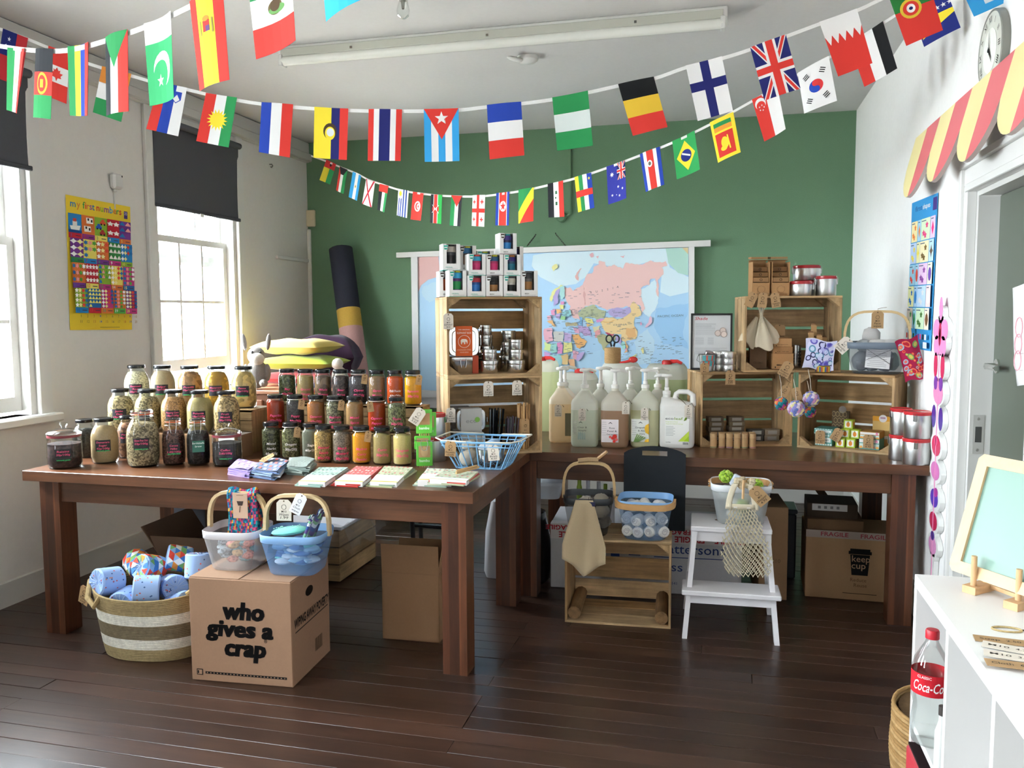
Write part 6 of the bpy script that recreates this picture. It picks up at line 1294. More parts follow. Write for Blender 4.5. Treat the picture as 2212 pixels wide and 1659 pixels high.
g.obj('netting', 'twine', o)['kind'] = 'stuff'
g = G(0xd6cab0); g.grid(lambda u, v: ((u-.5)*.115, -.026-.004*sin(u*pi), -.060-.022*v), 8, 2); g.cb((0, -.031, -.075), (.07, .0008, .008), 0xe8e4dc); ob = g.obj('woven_band', 'cloth', o); ob.modifiers.new('thick', 'SOLIDIFY').thickness = .003
for s_ in (-1, 1):
    g = G(0xd6cab0); g.grid(lambda u, v: (s_*(.058+.006*sin(v*pi)+.018*v*0)+(u-.5)*.026-s_*.028*(1-v), -.022-.006*u, .03-.115*v), 3, 8); ob = g.obj('strap', 'cloth', o); ob.modifiers.new('thick', 'SOLIDIFY').thickness = .004
g = G(0xd0c0a0)
for q in range(18): g.blob((random.uniform(-.03, .045), random.uniform(-.02, .02), .025+random.uniform(-.01, .02)), (.016, .014, .012), None, None, 6, 4, .3)
g.obj('gathered_top', 'twine', o)
price_tag(o, L2W(wb, .045, -.168, .185), .06, .088, RZ(wb), KRAFT, ('Shopper', '4.95'), tilt=-.75)
t = thing('wooden_peg', 'wooden peg gripping the net bag to the white basket', 'peg', L2W(wb, .005, -.16, .16)); objw(G(0xd0a878).tube([L2W(wb, .003, -.158, .14), L2W(wb, .006, -.168, .225)], .006, 5).tube([L2W(wb, .003, -.172, .14), L2W(wb, .004, -.164, .215)], .005, 5), 'peg_arm', 'beech_z', t)
# ---- cartons in the shade under the right table
k1 = az(1640, 1295, 0); t = thing('tall_carton', 'tall plain brown carton behind the step stool', 'carton', (.20, 4.315, 0), .08); G(0x8a6a4c).box((0, 0, 0), (.14, .34, .475), b=.003).obj('carton', 'card', t); G(0x6a5038).text('M10', .03, TR((.08, -.001, .2), pi/2), 0x6a5038).obj('faint_stamp', 'card', t)
kp = az(1738, 1288, 0); t = thing('cup_carton', 'brown carton printed with a black cup under the right table', 'carton', (kp.x, kp.y, 0), -.03); w_, d_, h_ = .455, .36, .335
G(0x9c7a58).box((0, 0, 0), (w_, d_, h_), b=.003).obj('carton', 'card', t); g = G(0x151515); k = lambda x, z: TR((x, -.0013, z), pi/2)
g.prism([(-.038, -.065), (.038, -.065), (.046, .04), (-.046, .04)], 0, .0006, None, TR((.258, -.0004, .195), pi/2)).cb((.258, -.0007, .245), (.108, .0006, .016)).cb((.258, -.0007, .258), (.094, .0006, .014))
g.text('keep', .046, k(.262, .213), 0xa8886a, .004, fit=.085).text('cup', .046, k(.252, .178), 0xa8886a, .004, fit=.066).text('Reduce', .026, k(.252, .105), 0x6a4a32, .002).text('Reuse', .026, k(.262, .078), 0x6a4a32, .002).cb((.26, -.0008, .035), (.16, .0006, .003), 0x3a2a1e)
g.cb((w_/2, -.0007, h_-.004), (w_, .0006, .038), 0x9a8a80); g.text('FRAGILE', .03, k(.135, h_-.004), 0x8a2a34, .012, fit=.13).text('FRAGILE', .03, k(.325, h_-.006), 0x8a2a34, .012, fit=.135); g.obj('print', 'matte', t)
t = thing('shallow_carton', 'shallow brown carton lying on the cup carton', 'carton', (kp.x+.01, kp.y+.06, .3365), -.03); G(0x7a5c42).box((0, 0, 0), (.27, .25, .055), b=.002).obj('carton', 'card', t)
t = thing('label_carton', 'slim carton with white shipping label under the table', 'carton', (kp.x+.01, kp.y+.09, .3925), -.03); G(0x4a3c30).box((0, 0, 0), (.245, .22, .075), b=.002).obj('carton', 'card', t); g = G(0xc8c4c0).cb((.11, -.0006, .055), (.17, .0008, .034))
for i in range(4): g.cb((.06+.03*i, -.0014, .055), (.014, .0004, .014), 0x7a7674)
g.obj('shipping_label', 'paper', t)
t = thing('long_board', 'dark wooden board slanting beneath the right table', 'board', (.86, 4.84, .0)); G(0x5a4634).box((-.02, -.02, 0), (.02, .02, .70), M=R(y=-.62), b=.003).obj('board', 'pine_z', t)
t.location.z = .02
t = thing('white_pipe', 'white plastic pipe slanting beneath the right table', 'pipe', (-.10, 4.932, 0)); G(0xa8acb0).tube([(.0, 0, .035), (.45, 0, .55)], .032, 14).obj('pipe', 'satin', t)
t = thing('dark_case', 'dark blue storage case at the back under the table', 'case', (.19, 4.69, 0)); G(0x2c3440).box((0, 0, 0), (.22, .20, .36), b=.008).obj('case', 'satin', t); G(0x3c4652).box((-.005, -.005, .3605), (.225, .205, .385), b=.005).obj('lid', 'satin', t)
# ================================================================ BEHIND THE LEFT TABLE
t = thing('low_cabinet', 'low wooden cabinet carrying the heap of cushions', 'cabinet', (-3.0, 5.48, 0)); G(0x8a5a3c).box((-.40, -.46, 0), (.48, .38, .92), b=.004).obj('body', 'beech_z', t); G(0x9a6848).box((-.42, -.48, .92), (.50, .40, .945), b=.004).obj('top', 'beech_x', t)
for x in (-.38, .055): G(0x925f42).box((x, -.478, .06), (x+.40, -.461, .88), b=.003).obj('door', 'beech_z', t)
def cushion(label, P, w, d, h, col, a=0, tilt=0):
    t = thing('cushion', label, 'cushion', P, rot=(tilt, 0, a)); g = G(col)
    def f_(s_): return lambda u, v: ((u-.5)*w*(1+.10*(2*v-1)**2-.04), (v-.5)*d*(1+.10*(2*u-1)**2-.04), s_*h/2*(max(0, (1-(2*u-1)**4)*(1-(2*v-1)**4)))**.55+.006*sin(u*13+v*7)*sin(u*pi)*sin(v*pi))
    g.grid(f_(1), 20, 16).grid(f_(-1), 20, 16); g.obj('cover', 'cloth', t); return t
zc = .945
cushion('red cushion at the bottom of the heap', (-2.93, 5.50, zc+.056), .56, .44, .09, 0xa83030)
cushion('lime green cushion in the middle of the heap', (-2.94, 5.50, zc+.162), .54, .42, .10, 0xa8b838, .08)
cushion('yellow cushion on top of the heap', (-2.97, 5.50, zc+.276), .50, .40, .11, 0xd8bc58, -.06, .0)
cushion('dark purple cushion behind the yellow one', (-2.93, 5.87, zc+.18), .50, .20, .34, 0x3a2438, .05)
t = thing('plush_donkey', 'grey plush donkey with cream muzzle sitting by the cushions', 'toy', (-3.08, 5.12, .957), .45); gy = 0x8f8a86
g = G(gy); g.blob((0, 0, .09), (.075, .065, .10), None, None, 16, 10).blob((.0, -.01, .215), (.06, .058, .062), None, None, 16, 10).blob((.045, -.05, .03), (.03, .06, .028), None, None, 10, 7).blob((-.045, -.05, .03), (.03, .06, .028), None, None, 10, 7).blob((.07, -.02, .10), (.024, .03, .06), None, None, 10, 7).blob((-.07, -.02, .10), (.024, .03, .06), None, None, 10, 7); g.obj('body', 'towel', t)
G(0xd8cfc0).blob((.01, -.062, .195), (.048, .045, .042), None, None, 14, 9).obj('muzzle', 'towel', t)
for s_ in (-1, 1):
    G(gy).blob((s_*.042, .01, .315), (.017, .011, .058), None, R(y=s_*.12), 10, 8).obj('ear', 'towel', t); G(0x1a1616).blob((s_*.026+.004, -.058, .24), (.009, .008, .010), None, None, 8, 6).obj('eye', 'gloss', t)
t = thing('plush_sheep', 'small white plush animal tucked beside the lime cushion', 'toy', (-2.60, 5.40, zc)); G(0xcfc8bc).blob((0, 0, .07), (.06, .05, .07), None, None, 12, 8, .1).blob((0, -.03, .16), (.04, .04, .04), None, None, 12, 8, .1).obj('body', 'towel', t)
t = thing('wooden_stool', 'small reddish wooden stool behind the penne jar', 'stool', (-2.56, 4.80, 0)); 
G(0xb07a5c).box((-.15, -.13, .86), (.13, .13, .885), b=.006).obj('seat', 'beech_x', t)
for x in (-.12, .10):
    for y in (-.10, .10): G(0xa87054).box((x-.014, y-.014, 0), (x+.014, y+.014, .86)).obj('leg', 'beech_z', t)
t = thing('bead_maze', 'toy bead maze with coloured beads on curved wires', 'toy', (-2.53, 4.78, .886), .2)
G(0xc09a70).box((-.09, -.05, 0), (.12, .06, .014), b=.004).obj('base', 'beech_x', t)
for i, (c, pts) in enumerate(((0xb03848, [(-.07, 0, .01), (-.075, 0, .10), (-.03, .01, .15), (.02, 0, .09), (.05, -.01, .13), (.08, 0, .08), (.09, 0, .01)]), (0x3a58b0, [(-.06, .03, .01), (-.05, .03, .12), (.0, .02, .14), (.05, .02, .06), (.09, .03, .12), (.10, .03, .01)]), (0x3a8a58, [(-.04, -.03, .01), (-.03, -.03, .07), (.03, -.03, .11), (.07, -.03, .01)]))):
    G(c).tube(pts, .003, 6).obj('wire', 'gloss', t)
for i, (c, x, y, z, s_) in enumerate(((0xd02828, .0, 0, .115, 1), (0x2a48b8, .045, 0, .12, 0), (0xe0b828, .078, 0, .10, 0), (0x2a48b8, .0, .022, .10, 0), (0xd02828, .04, .02, .075, 1), (0x2a8a50, -.05, -.03, .04, 0), (0xe0a828, .055, -.03, .06, 0))):
    g = G(c); (g.cb((x, y, z), (.026, .026, .022), b=.003) if s_ else g.blob((x, y, z), (.016, .016, .016), None, None, 12, 8)); g.obj('bead', 'gloss', t)
# rug roll leaning in the corner
t = thing('rug_roll', 'rolled rug in navy, mustard and pink leaning in the corner', 'rug', (-2.69, 6.12, .015)); A, B = Vector((0, 0, .0)), Vector((-.415, .40, 1.98)); r_ = .098
for c, a_, b_ in ((0xc09490, 0, .668), (0xc09a48, .668, .744), (0x34353f, .744, 1)): G(c).tube([A.lerp(B, a_), A.lerp(B, b_)], r_, 28).obj('rug_band', 'denim', t)
g = G(0x24252d); d_ = (B-A).normalized(); e1 = d_.orthogonal().normalized(); e2 = d_.cross(e1)
g.tube([B+d_*.002+(e1*cos(q*.5)+e2*sin(q*.5))*r_*(1-q/52) for q in range(46)], .006, 4); g.obj('rolled_edge', 'denim', t)
# ================================================================ WALL MAP
YM = YB-.045
mp = thing('world_map', 'large world map with blue seas on a white framed board', 'map', (-1.35, YB, 1.3))
def mq(x, y): return (880+x/3.352, 500+y/3.352)
def onm(u, v, e=0): return ay(u, v, YM-e)
def wpoly(g, pts, col, e=0, th=None): g.add([onm(u, v, e) for u, v in pts], [tuple(range(len(pts)))], col)
def bar3(name, pts, th, col, mat='satin'):
    """pixel quad extruded off the wall"""
    A = [ay(u, v, YM) for u, v in pts]; n = len(A); vs = [(p.x, YM-th, p.z) for p in A]+[(p.x, YB-.001, p.z) for p in A]
    g = G(col).add(vs, [tuple(range(n)), tuple(range(n, 2*n))[::-1]]+[(i, (i+1) % n, n+(i+1) % n, n+i) for i in range(n)]); return objw(g, name, mat, mp)
bar3('backing_board', [(900, 560), (1492, 534), (1496, 905), (905, 880)], -.004, 0xd8dadc)
bar3('top_rail', [(858, 546), (1535, 519), (1535, 532), (858, 557)], .022, 0xdedcd8)
bar3('side_rail', [(889, 555), (903, 555), (906, 880), (894, 880)], .016, 0xd8d8d6); bar3('side_rail', [(1488, 532), (1500, 532), (1500, 900), (1489, 900)], .016, 0xe4e2de)
bar3('bottom_rail', [(893, 843), (1495, 868), (1495, 884), (893, 857)], .016, 0xd8d8dc)
P = Pr()
rj = random.Random(11)
def jag(p, lv=3, a=.13):
    for _ in range(lv):
        o = []
        for i in range(len(p)):
            A, B = p[i], p[(i+1) % len(p)]; o.append(A); l = sqrt((B[0]-A[0])**2+(B[1]-A[1])**2)
            if l > 9: q = rj.uniform(-a, a); o.append(((A[0]+B[0])/2-(B[1]-A[1])*q, (A[1]+B[1])/2+(B[0]-A[0])*q))
        p = o
    return p
def mp_(col, *pts): P.poly([mq(x, y) for x, y in (pts if max(q[1] for q in pts)-min(q[1] for q in pts) < 6 or pts[0][0] in (68, 910, 1990, 1870) else jag(pts))], col)
mp_(0xb4d6f0, (68, 187), (2035, 116), (2040, 1270), (78, 1145))
mp_(0xb8daf2, (1240, 900), (1400, 860), (1400, 1100), (1250, 1090)); mp_(0xa2cbec, (1800, 560), (2035, 520), (2035, 850), (1850, 820), (1790, 700))
mp_(0xd8ebf2, (910, 172), (1000, 157), (1870, 122), (1900, 260), (2035, 330), (2035, 440), (1900, 470), (1830, 440), (1840, 330), (1780, 210), (1560, 270), (1350, 230), (1290, 330), (1220, 380), (1100, 400), (960, 330), (900, 250))
mp_(0xd8ebf2, (1690, 420), (1790, 350), (1820, 480), (1760, 620), (1720, 600)); mp_(0xc4deee, (1640, 800), (1740, 700), (1790, 800), (1760, 960), (1640, 960)); mp_(0xc0dcee, (110, 400), (180, 370), (235, 360), (235, 490), (160, 515), (110, 470))
mp_(0xe2b8b4, (68, 187), (225, 181), (235, 300), (215, 330), (150, 350), (100, 390), (78, 440), (72, 430))
mp_(0xb8dccf, (1870, 123), (2033, 117), (2033, 320), (1960, 300), (1890, 230), (1880, 170)); mp_(0xdcc89a, (1990, 119), (2033, 117), (2033, 165))
mp_(0xeec6c0, (1130, 400), (1180, 405), (1200, 430), (1225, 410), (1270, 385), (1290, 330), (1300, 310), (1340, 300), (1350, 255), (1385, 240), (1390, 210), (1430, 220), (1445, 255), (1500, 240), (1560, 270), (1580, 225), (1640, 235), (1700, 240), (1760, 210), (1870, 215), (1880, 250), (1840, 260), (1855, 310), (1815, 350), (1820, 480), (1800, 440), (1795, 340), (1760, 345), (1750, 390), (1690, 410), (1690, 470), (1700, 500), (1720, 560), (1700, 590), (1690, 540), (1640, 510), (1610, 560), (1590, 540), (1500, 560), (1450, 570), (1430, 560), (1340, 530), (1290, 540), (1240, 575), (1240, 600), (1260, 650), (1200, 625), (1165, 580), (1180, 540), (1150, 500), (1140, 450))
mp_(0xe6b9b4, (1225, 350), (1215, 320), (1250, 270), (1262, 265), (1235, 310), (1240, 360)); mp_(0xe0aea8, (1275, 390), (1285, 440), (1292, 530), (1281, 530), (1274, 440))
for pts in (((1320, 165), (1345, 155), (1350, 180), (1330, 190)), ((1365, 180), (1385, 175), (1380, 198)), ((1540, 180), (1575, 170), (1565, 192))): mp_(0xe6b9c0, *pts)
mp_(0xb9c09c, (1235, 590), (1290, 545), (1350, 530), (1380, 560), (1440, 575), (1425, 625), (1370, 640), (1300, 620), (1270, 640), (1245, 615)); mp_(0xbcaed8, (1450, 580), (1520, 550), (1560, 560), (1610, 545), (1620, 580), (1560, 625), (1490, 620))
mp_(0xeed09a, (1395, 650), (1430, 625), (1490, 622), (1560, 627), (1620, 582), (1610, 545), (1640, 505), (1680, 545), (1695, 580), (1690, 610), (1650, 620), (1640, 660), (1665, 720), (1650, 780), (1580, 800), (1545, 780), (1550, 745), (1480, 745), (1440, 730), (1410, 690)); mp_(0xe4b878, (1400, 650), (1520, 640), (1430, 660)); mp_(0xe8b880, (1580, 700), (1650, 690), (1660, 760), (1600, 780))
for c, pts in ((0xe8e090, ((1285, 630), (1340, 635), (1350, 665), (1300, 660))), (0xe8c080, ((1290, 660), (1350, 680), (1300, 690))), (0xd89ac8, ((1365, 640), (1425, 632), (1400, 655), (1370, 660))), (0x8cc0e8, ((1245, 615), (1268, 622), (1262, 685), (1245, 660))), (0xc8acd8, ((1235, 680), (1300, 690), (1325, 720), (1335, 765), (1280, 755), (1245, 720))), (0xe8b0c8, ((1195, 690), (1240, 700), (1250, 740), (1215, 735))), (0xb8b090, ((1145, 660), (1225, 658), (1235, 680), (1150, 690))), (0xf0b878, ((1190, 745), (1240, 745), (1300, 800), (1250, 850), (1225, 840))), (0xe0d8b0, ((1340, 690), (1395, 680), (1390, 715), (1350, 730))), (0xe8a8a8, ((1355, 725), (1395, 710), (1395, 760), (1360, 770))), (0xb8b890, ((1370, 760), (1410, 740), (1430, 750), (1510, 755), (1500, 790), (1470, 800), (1430, 870), (1410, 830), (1380, 790))), (0xc05a70, ((1430, 732), (1470, 742), (1500, 742), (1490, 754), (1450, 750))), (0xc4b0dc, ((1510, 750), (1535, 760), (1545, 820), (1520, 800))), (0xa8dcd0, ((1545, 810), (1570, 800), (1575, 860), (1555, 850))), (0xe8b880, ((1575, 790), (1600, 830), (1595, 870), (1570, 880), (1585, 840))), (0xe49ac0, ((1570, 850), (1590, 850), (1585, 875))), (0xe49ab8, ((1690, 650), (1700, 670), (1690, 685))), (0xe8c0d0, ((1760, 610), (1772, 650), (1740, 690), (1720, 700), (1745, 660))), (0xc4b0dc, ((1530, 910), (1590, 940), (1600, 950), (1540, 928))), (0xe8e090, ((1600, 920), (1660, 890), (1640, 915), (1610, 935))), (0xc4b0dc, ((1610, 935), (1650, 915), (1650, 940), (1625, 948))), (0xc8acd0, ((1790, 950), (1850, 965), (1880, 985), (1800, 972))), (0xe8dc9a, ((1690, 850), (1710, 840), (1715, 890), (1700, 880))),
               (0xe4e4a0, ((1060, 420), (1110, 385), (1125, 395), (1070, 440), (1045, 510), (1030, 495))), (0xbcaedc, ((1075, 430), (1105, 410), (1100, 440), (1090, 520), (1060, 540), (1055, 480))), (0xb0dcd8, ((1105, 400), (1135, 395), (1140, 470), (1110, 495), (1100, 450))), (0xe4e0a0, ((1045, 260), (1080, 235), (1090, 260), (1060, 290))),
               (0xe8a0c0, ((1035, 570), (1070, 560), (1070, 610), (1040, 600))), (0xf0b880, ((1075, 560), (1115, 560), (1115, 590), (1080, 595))), (0xa0d4d8, ((1120, 580), (1180, 570), (1190, 610), (1130, 615))), (0xe8e090, ((1100, 535), (1135, 535), (1130, 562), (1105, 558))), (0xe49ac0, ((1110, 505), (1135, 505), (1132, 530), (1110, 530))), (0xc4b0dc, ((1075, 600), (1110, 600), (1100, 640), (1075, 625))), (0xa8d89a, ((1110, 605), (1145, 615), (1140, 640), (1105, 640))), (0xf0b8c4, ((1010, 610), (1035, 605), (1040, 640), (1015, 640))), (0xe8b880, ((1010, 650), (1050, 640), (1075, 690), (1060, 690))),
               (0xf0b8c4, ((990, 705), (1045, 700), (1055, 790), (1010, 810), (990, 780))), (0xd0d0c8, ((1055, 725), (1130, 725), (1130, 800), (1090, 800), (1058, 790))), (0xccb4dc, ((1130, 730), (1185, 740), (1185, 798), (1132, 798))), (0xd8e8a0, ((990, 800), (1040, 815), (1035, 870), (990, 860))), (0xa8dcd4, ((1040, 812), (1085, 803), (1085, 870), (1042, 880))), (0xe89ac8, ((1085, 803), (1110, 800), (1128, 830), (1120, 885), (1085, 885))), (0xe8e498, ((1130, 800), (1190, 800), (1192, 870), (1130, 880))), (0xe8b0c0, ((1195, 860), (1240, 875), (1225, 930), (1195, 910))), (0xc4b0dc, ((1240, 880), (1285, 870), (1240, 940), (1222, 935))), (0xe8b890, ((1165, 930), (1210, 920), (1222, 1000), (1172, 995))), (0xa8d8dc, ((1030, 890), (1110, 890), (1115, 970), (1050, 980))), (0xd8a8dc, ((990, 870), (1040, 885), (1030, 920), (990, 910))), (0xe8c890, ((1110, 900), (1160, 880), (1165, 960), (1120, 960)))): mp_(c, *pts)
rd = random.Random(5)
for _ in range(360):
    x, y = rd.choice(((rd.uniform(1000, 1330), rd.uniform(560, 900)), (rd.uniform(1150, 1680), rd.uniform(420, 820)), (rd.uniform(1500, 1980), rd.uniform(760, 960)))); l = rd.uniform(10, 30); mp_(0x6a7078, (x, y), (x+l, y-1), (x+l, y+1.6), (x, y+2.6))
for ch, x, y in zip('RUSSIA', (1330, 1370, 1411, 1450, 1488, 1523), (443, 436, 428, 420, 411, 402)): u, v = mq(x, y); P.txt(ch, u, v, 6.5, 0x6a5a5c, 1, 0)
for s_, x, y, z_, f in (('MONGOLIA', 1532, 587, 4.2, 24), ('CHINA', 1540, 676, 5.2, 30), ('PACIFIC OCEAN', 1905, 612, 6.5, 55), ('KAZAKHSTAN', 1345, 600, 3.4, 20)): u, v = mq(x, y); P.txt(s_, u, v, z_, 0x66707c, 1, 0, fit=f, rot=.05)
g = G(); P.put(g, onm, eps=.00022); objw(g, 'map_sheet', 'paper', mp)
for a_, b_ in (((1157, 508), (1139, 531)), ((1200, 505), (1230, 541))):
    A, B = ay(*a_, YB-.02), ay(*b_, YB-.055); g = G(0x6a6a66); n = 11
    for k in range(n):
        c = A.lerp(B, (k+.5)/n); d = (B-A).normalized(); e1 = (d.orthogonal().normalized() if k % 2 else d.cross(d.orthogonal()).normalized()); g.tube([c+d*.011*cos(q*pi/4)+e1*.005*sin(q*pi/4) for q in range(8)], .0018, 4, None, True)
    g.tube([A+Vector((0, .02, .006)), A+Vector((0, -.006, .006)), A], .003, 5); objw(g, 'chain', 'steel', mp)
# conduit and round box on the green wall, painted over
t = thing('wall_conduit', 'green painted conduit ending in a round box on the back wall', 'conduit', ay(1232, 470, YB)); A, B = ay(1231, 180, YB-.012), ay(1232, 462, YB-.012)
objw(G(0x6c8c6e).tube([A, B, ay(1222, 468, YB-.012)], .011, 8), 'pipe', 'plaster', t); q = ay(1213, 470, YB); g = G(0x6c8c6e).lathe([(.04, 0), (.04, .02), (.03, .032), (0, .034)], 20, None, Tr(q.x, YB, q.z) @ R(x=pi/2)); objw(g, 'round_box', 'plaster', t)
# ================================================================ POSTERS
def bil(c, off):
    return lambda u, v, e=0: (c[0].lerp(c[1], u)).lerp(c[3].lerp(c[2], u), v)+Vector(off)*e+Vector(off)*.004
cs = [ax(140, 420, XL), ax(280, 447, XL), ax(284, 712, XL), ax(150, 713, XL)]
t = thing('number_poster', 'yellow childrens counting poster between the two windows', 'poster', cs[3])
P = Pr().rect(0, 0, 1, 1, 0xe8c83a)
u = .10
for wd, c in (('m', 0x2a70b0), ('y', 0xd8843a)): P.txt(wd, u, .058, .115, c, .64, .012); u += .08
for i, (wd, x) in enumerate((('f', .255), ('i', .285), ('r', .315), ('s', .36), ('t', .40))): P.txt(wd, x, .058, .115, (0x3a9a4a, 0xd83838, 0xd8743a, 0x8a4a98, 0x2a70b0)[i], .64, .012)
for i, (wd, x) in enumerate((('n', .47), ('u', .53), ('m', .605), ('b', .675), ('e', .735), ('r', .78), ('s', .825))): P.txt(wd, x, .058, .115, (0xd83838, 0x8ab83a, 0x8a4a98, 0x2a90c8, 0xd8743a, 0x3a9a4a, 0xd83838)[i], .64, .012)
P.rect(.885, .045, .945, .105, 0x4a3a78).txt('35', .915, .065, .05, 0xe8e0f0, .64)
BLU, ORA, GRN, RED, PUR, YEL, PNK = 0x2a80c0, 0xd8743a, 0x8ab03a, 0xbc2838, 0x743a8c, 0xe8d868, 0xc03a80
rows = [((.13, .272), (BLU, ORA, GRN, RED, PUR), (.272, .312), (RED, 0x9a3a88, YEL, BLU, ORA)), ((.312, .455), (PUR, YEL, ORA, 0x3a8a4a, BLU), (.455, .495), (0x3a8a4a, BLU, PUR, PNK, GRN)), ((.495, .645), (ORA, RED, GRN, YEL, PNK), (.645, .685), (PUR, YEL, PNK, ORA, 0x2a6aa8)), ((.685, .83), (GRN, 0x2a6aa8, PNK, ORA, 0x843a74), (.83, .872), (BLU, RED, ORA, 0x5aa84a, PNK))]
dots = [0xffffff, 0xf0e8a0, 0xd84838, 0x2a70b0, 0xe89a98, 0x5aa848]
n = 0
for (a, b), cc, (la, lb), lc in rows:
    for k in range(5):
        n += 1; u0, u1 = .02+.192*k, .02+.192*(k+1); P.rect(u0, a, u1, b, cc[k]).rect(u0, la, u1, lb, lc[k]).txt(str(n), u0+.038, (la+lb)/2, .052, (0xe8d868, 0x2a60a8, 0xd84838, 0x3a9a6a, 0xffffff)[n % 5], .64, .01).rect(u0+.10, (la+lb)/2-.003, u1-.02, (la+lb)/2+.003, 0x4a3a50)
        um = (u0+u1)/2
        if n == 1: P.poly([(u0+.02, .222), (u1-.015, .215), (u1-.04, .258), (u0+.04, .258)], 0xf0f0ec).rect(um-.035, .185, um+.03, .222, 0xe8e4e0).rect(um-.03, .165, um+.02, .188, 0xd04838).rect(u0, .25, u1, .272, 0x1a4a88)
        elif n == 2:
            for v_, d_ in ((.168, .02), (.232, -.015)): P.poly([(um-.05+d_, v_-.022), (um+.05+d_, v_-.022), (um+.055+d_, v_+.02), (um-.045+d_, v_+.022)], 0xf4f0ec).rect(um-.03+d_, v_-.018, um-.005+d_, v_, 0x2a2828).rect(um+.02+d_, v_-.01, um+.045+d_, v_+.01, 0x2a2828)
        elif n == 3:
            for v_, d_, c_ in ((.165, .03, 0xd85a38), (.202, -.035, 0x2a5ab0), (.245, .02, 0xa83a38)): P.rect(um-.045+d_, v_-.004, um+.045+d_, v_+.016, c_).poly([(um-.03+d_, v_-.004), (um-.018+d_, v_-.022), (um+.018+d_, v_-.022), (um+.03+d_, v_-.004)], c_).disc(um-.025+d_, v_+.016, .012, .008, 0x222222, 8).disc(um+.025+d_, v_+.016, .012, .008, 0x222222, 8)
        else:
            cols = 2 if n < 7 else 3 if n < 10 else 4 if n < 20 else 4; rws = -(-n//cols); q = 0
            for j in range(rws):
                for i in range(cols):
                    if q >= n: break
                    q += 1; P.star(u0+.192*(i+.5)/cols, a+(b-a)*(j+.5)/rws, .075/cols*1.5, min(.02, .05/rws*1.5), (dots[(n*3+i) % 6] if n not in (4, 12, 9) else 0xf4f0ec) if n != 17 else 0xf0e878, (5, 3, 4, 6)[n % 4], .55)
for k in range(20): P.txt(str(k+1), .06+.098*(k % 10), .895 if k < 10 else .937, .045, (0x5a5a40, 0x8a7a3a, 0xc8743a, 0x2a60a8, 0xa87a3a)[k % 5], .64, .004)
P.rect(.34, .978, .66, .982, 0x8a7a3a)
g = G(); P.put(g, bil(cs, (1, 0, 0)), cuts=5, eps=.00015); objw(g, 'poster_sheet', 'paper', t)
cs = [ax(1972, 439, XR), ax(2029, 416, XR), ax(2013, 759, XR), ax(1962, 750, XR)]
t = thing('shape_poster', 'blue childrens poster of colours and shapes on the right wall', 'poster', cs[3])
P = Pr().rect(0, 0, 1, 1, 0x3a94cc)
for i, (wd, x, c) in enumerate((('first', .30, 0x2a5a98), ('shapes', .60, 0xe8e4dc))): P.txt(wd, x, .055, .15, c, .32, .01, fit=.28)
P.rect(.84, .02, .98, .10, 0x4a3a80)
pc_ = [(0xf0e0a8, 0xa8d4e8, 0xd4e4c0, 0xdcc4e0), (0xb8cce8, 0xe8e4b0, 0xf0e4b8, 0xb8d8ec), (0x9ccce0, 0xa8d4e8, 0xe0c0dc, 0xe8e8c8), (0xe4e4a8, 0xa8cce8, 0xb8d4ec, 0xf0d0cc), (0xdccfbc, 0x9cd0e4, 0xcfe8c4, 0xf0dcc4)]
sc_ = [(0xe8843a, 0xe8843a, 0xe04a80, 0xe83a80), (0xe8d04a, 0xe8d84a, 0x7a6030, 0x6a5848), (0xd84838, 0xd84838, 0x8a4a98, 0x6a4aa0), (0x2a70b8, 0x2a80c8, 0xd8dce0, 0xf0e4e0), (0x5a9a50, 0x3a9a60, 0x4a7a38, 0x6a4a2a)]
for r_ in range(5):
    for k in range(4):
        u0, v0 = (0.03, .30, .44, .80)[k], .135+.147*r_; u1 = (.28, .43, .78, .97)[k]; P.rect(u0, v0, u1, v0+.140, pc_[r_][k]); c = sc_[r_][k]; um, vm = (u0+u1)/2, v0+.075
        if k in (1, 3): P.star(um, vm, (u1-u0)*.36, .045, c, (2, 4, 12, 10, 4)[r_], (.75, .5, .95, .95, .9)[r_])
        else:
            for a_, b_ in ((-.2, .02), (.15, -.03), (.0, .035)): P.star(um+(u1-u0)*a_, vm+b_, (u1-u0)*.17, .024, c, 5, .6)
        P.rect(u0+.02, v0+.012, u0+.02+(u1-u0)*.5, v0+.018, 0x4a5a70)
for k in range(9): P.rect(.05+.1*k, .895, .11+.1*k, .93, (0xd84838, 0xe8a03a, 0xe8d84a, 0x5aa848, 0x2a60a8, 0x7a4a98, 0xe85a98, 0x222222, 0xf0f0f0)[k])
P.rect(.80, .945, .95, .985, 0xd0dce8)
g = G(); P.put(g, bil(cs, (-1, 0, 0)), cuts=4, eps=.00015); objw(g, 'poster_sheet', 'paper', t)
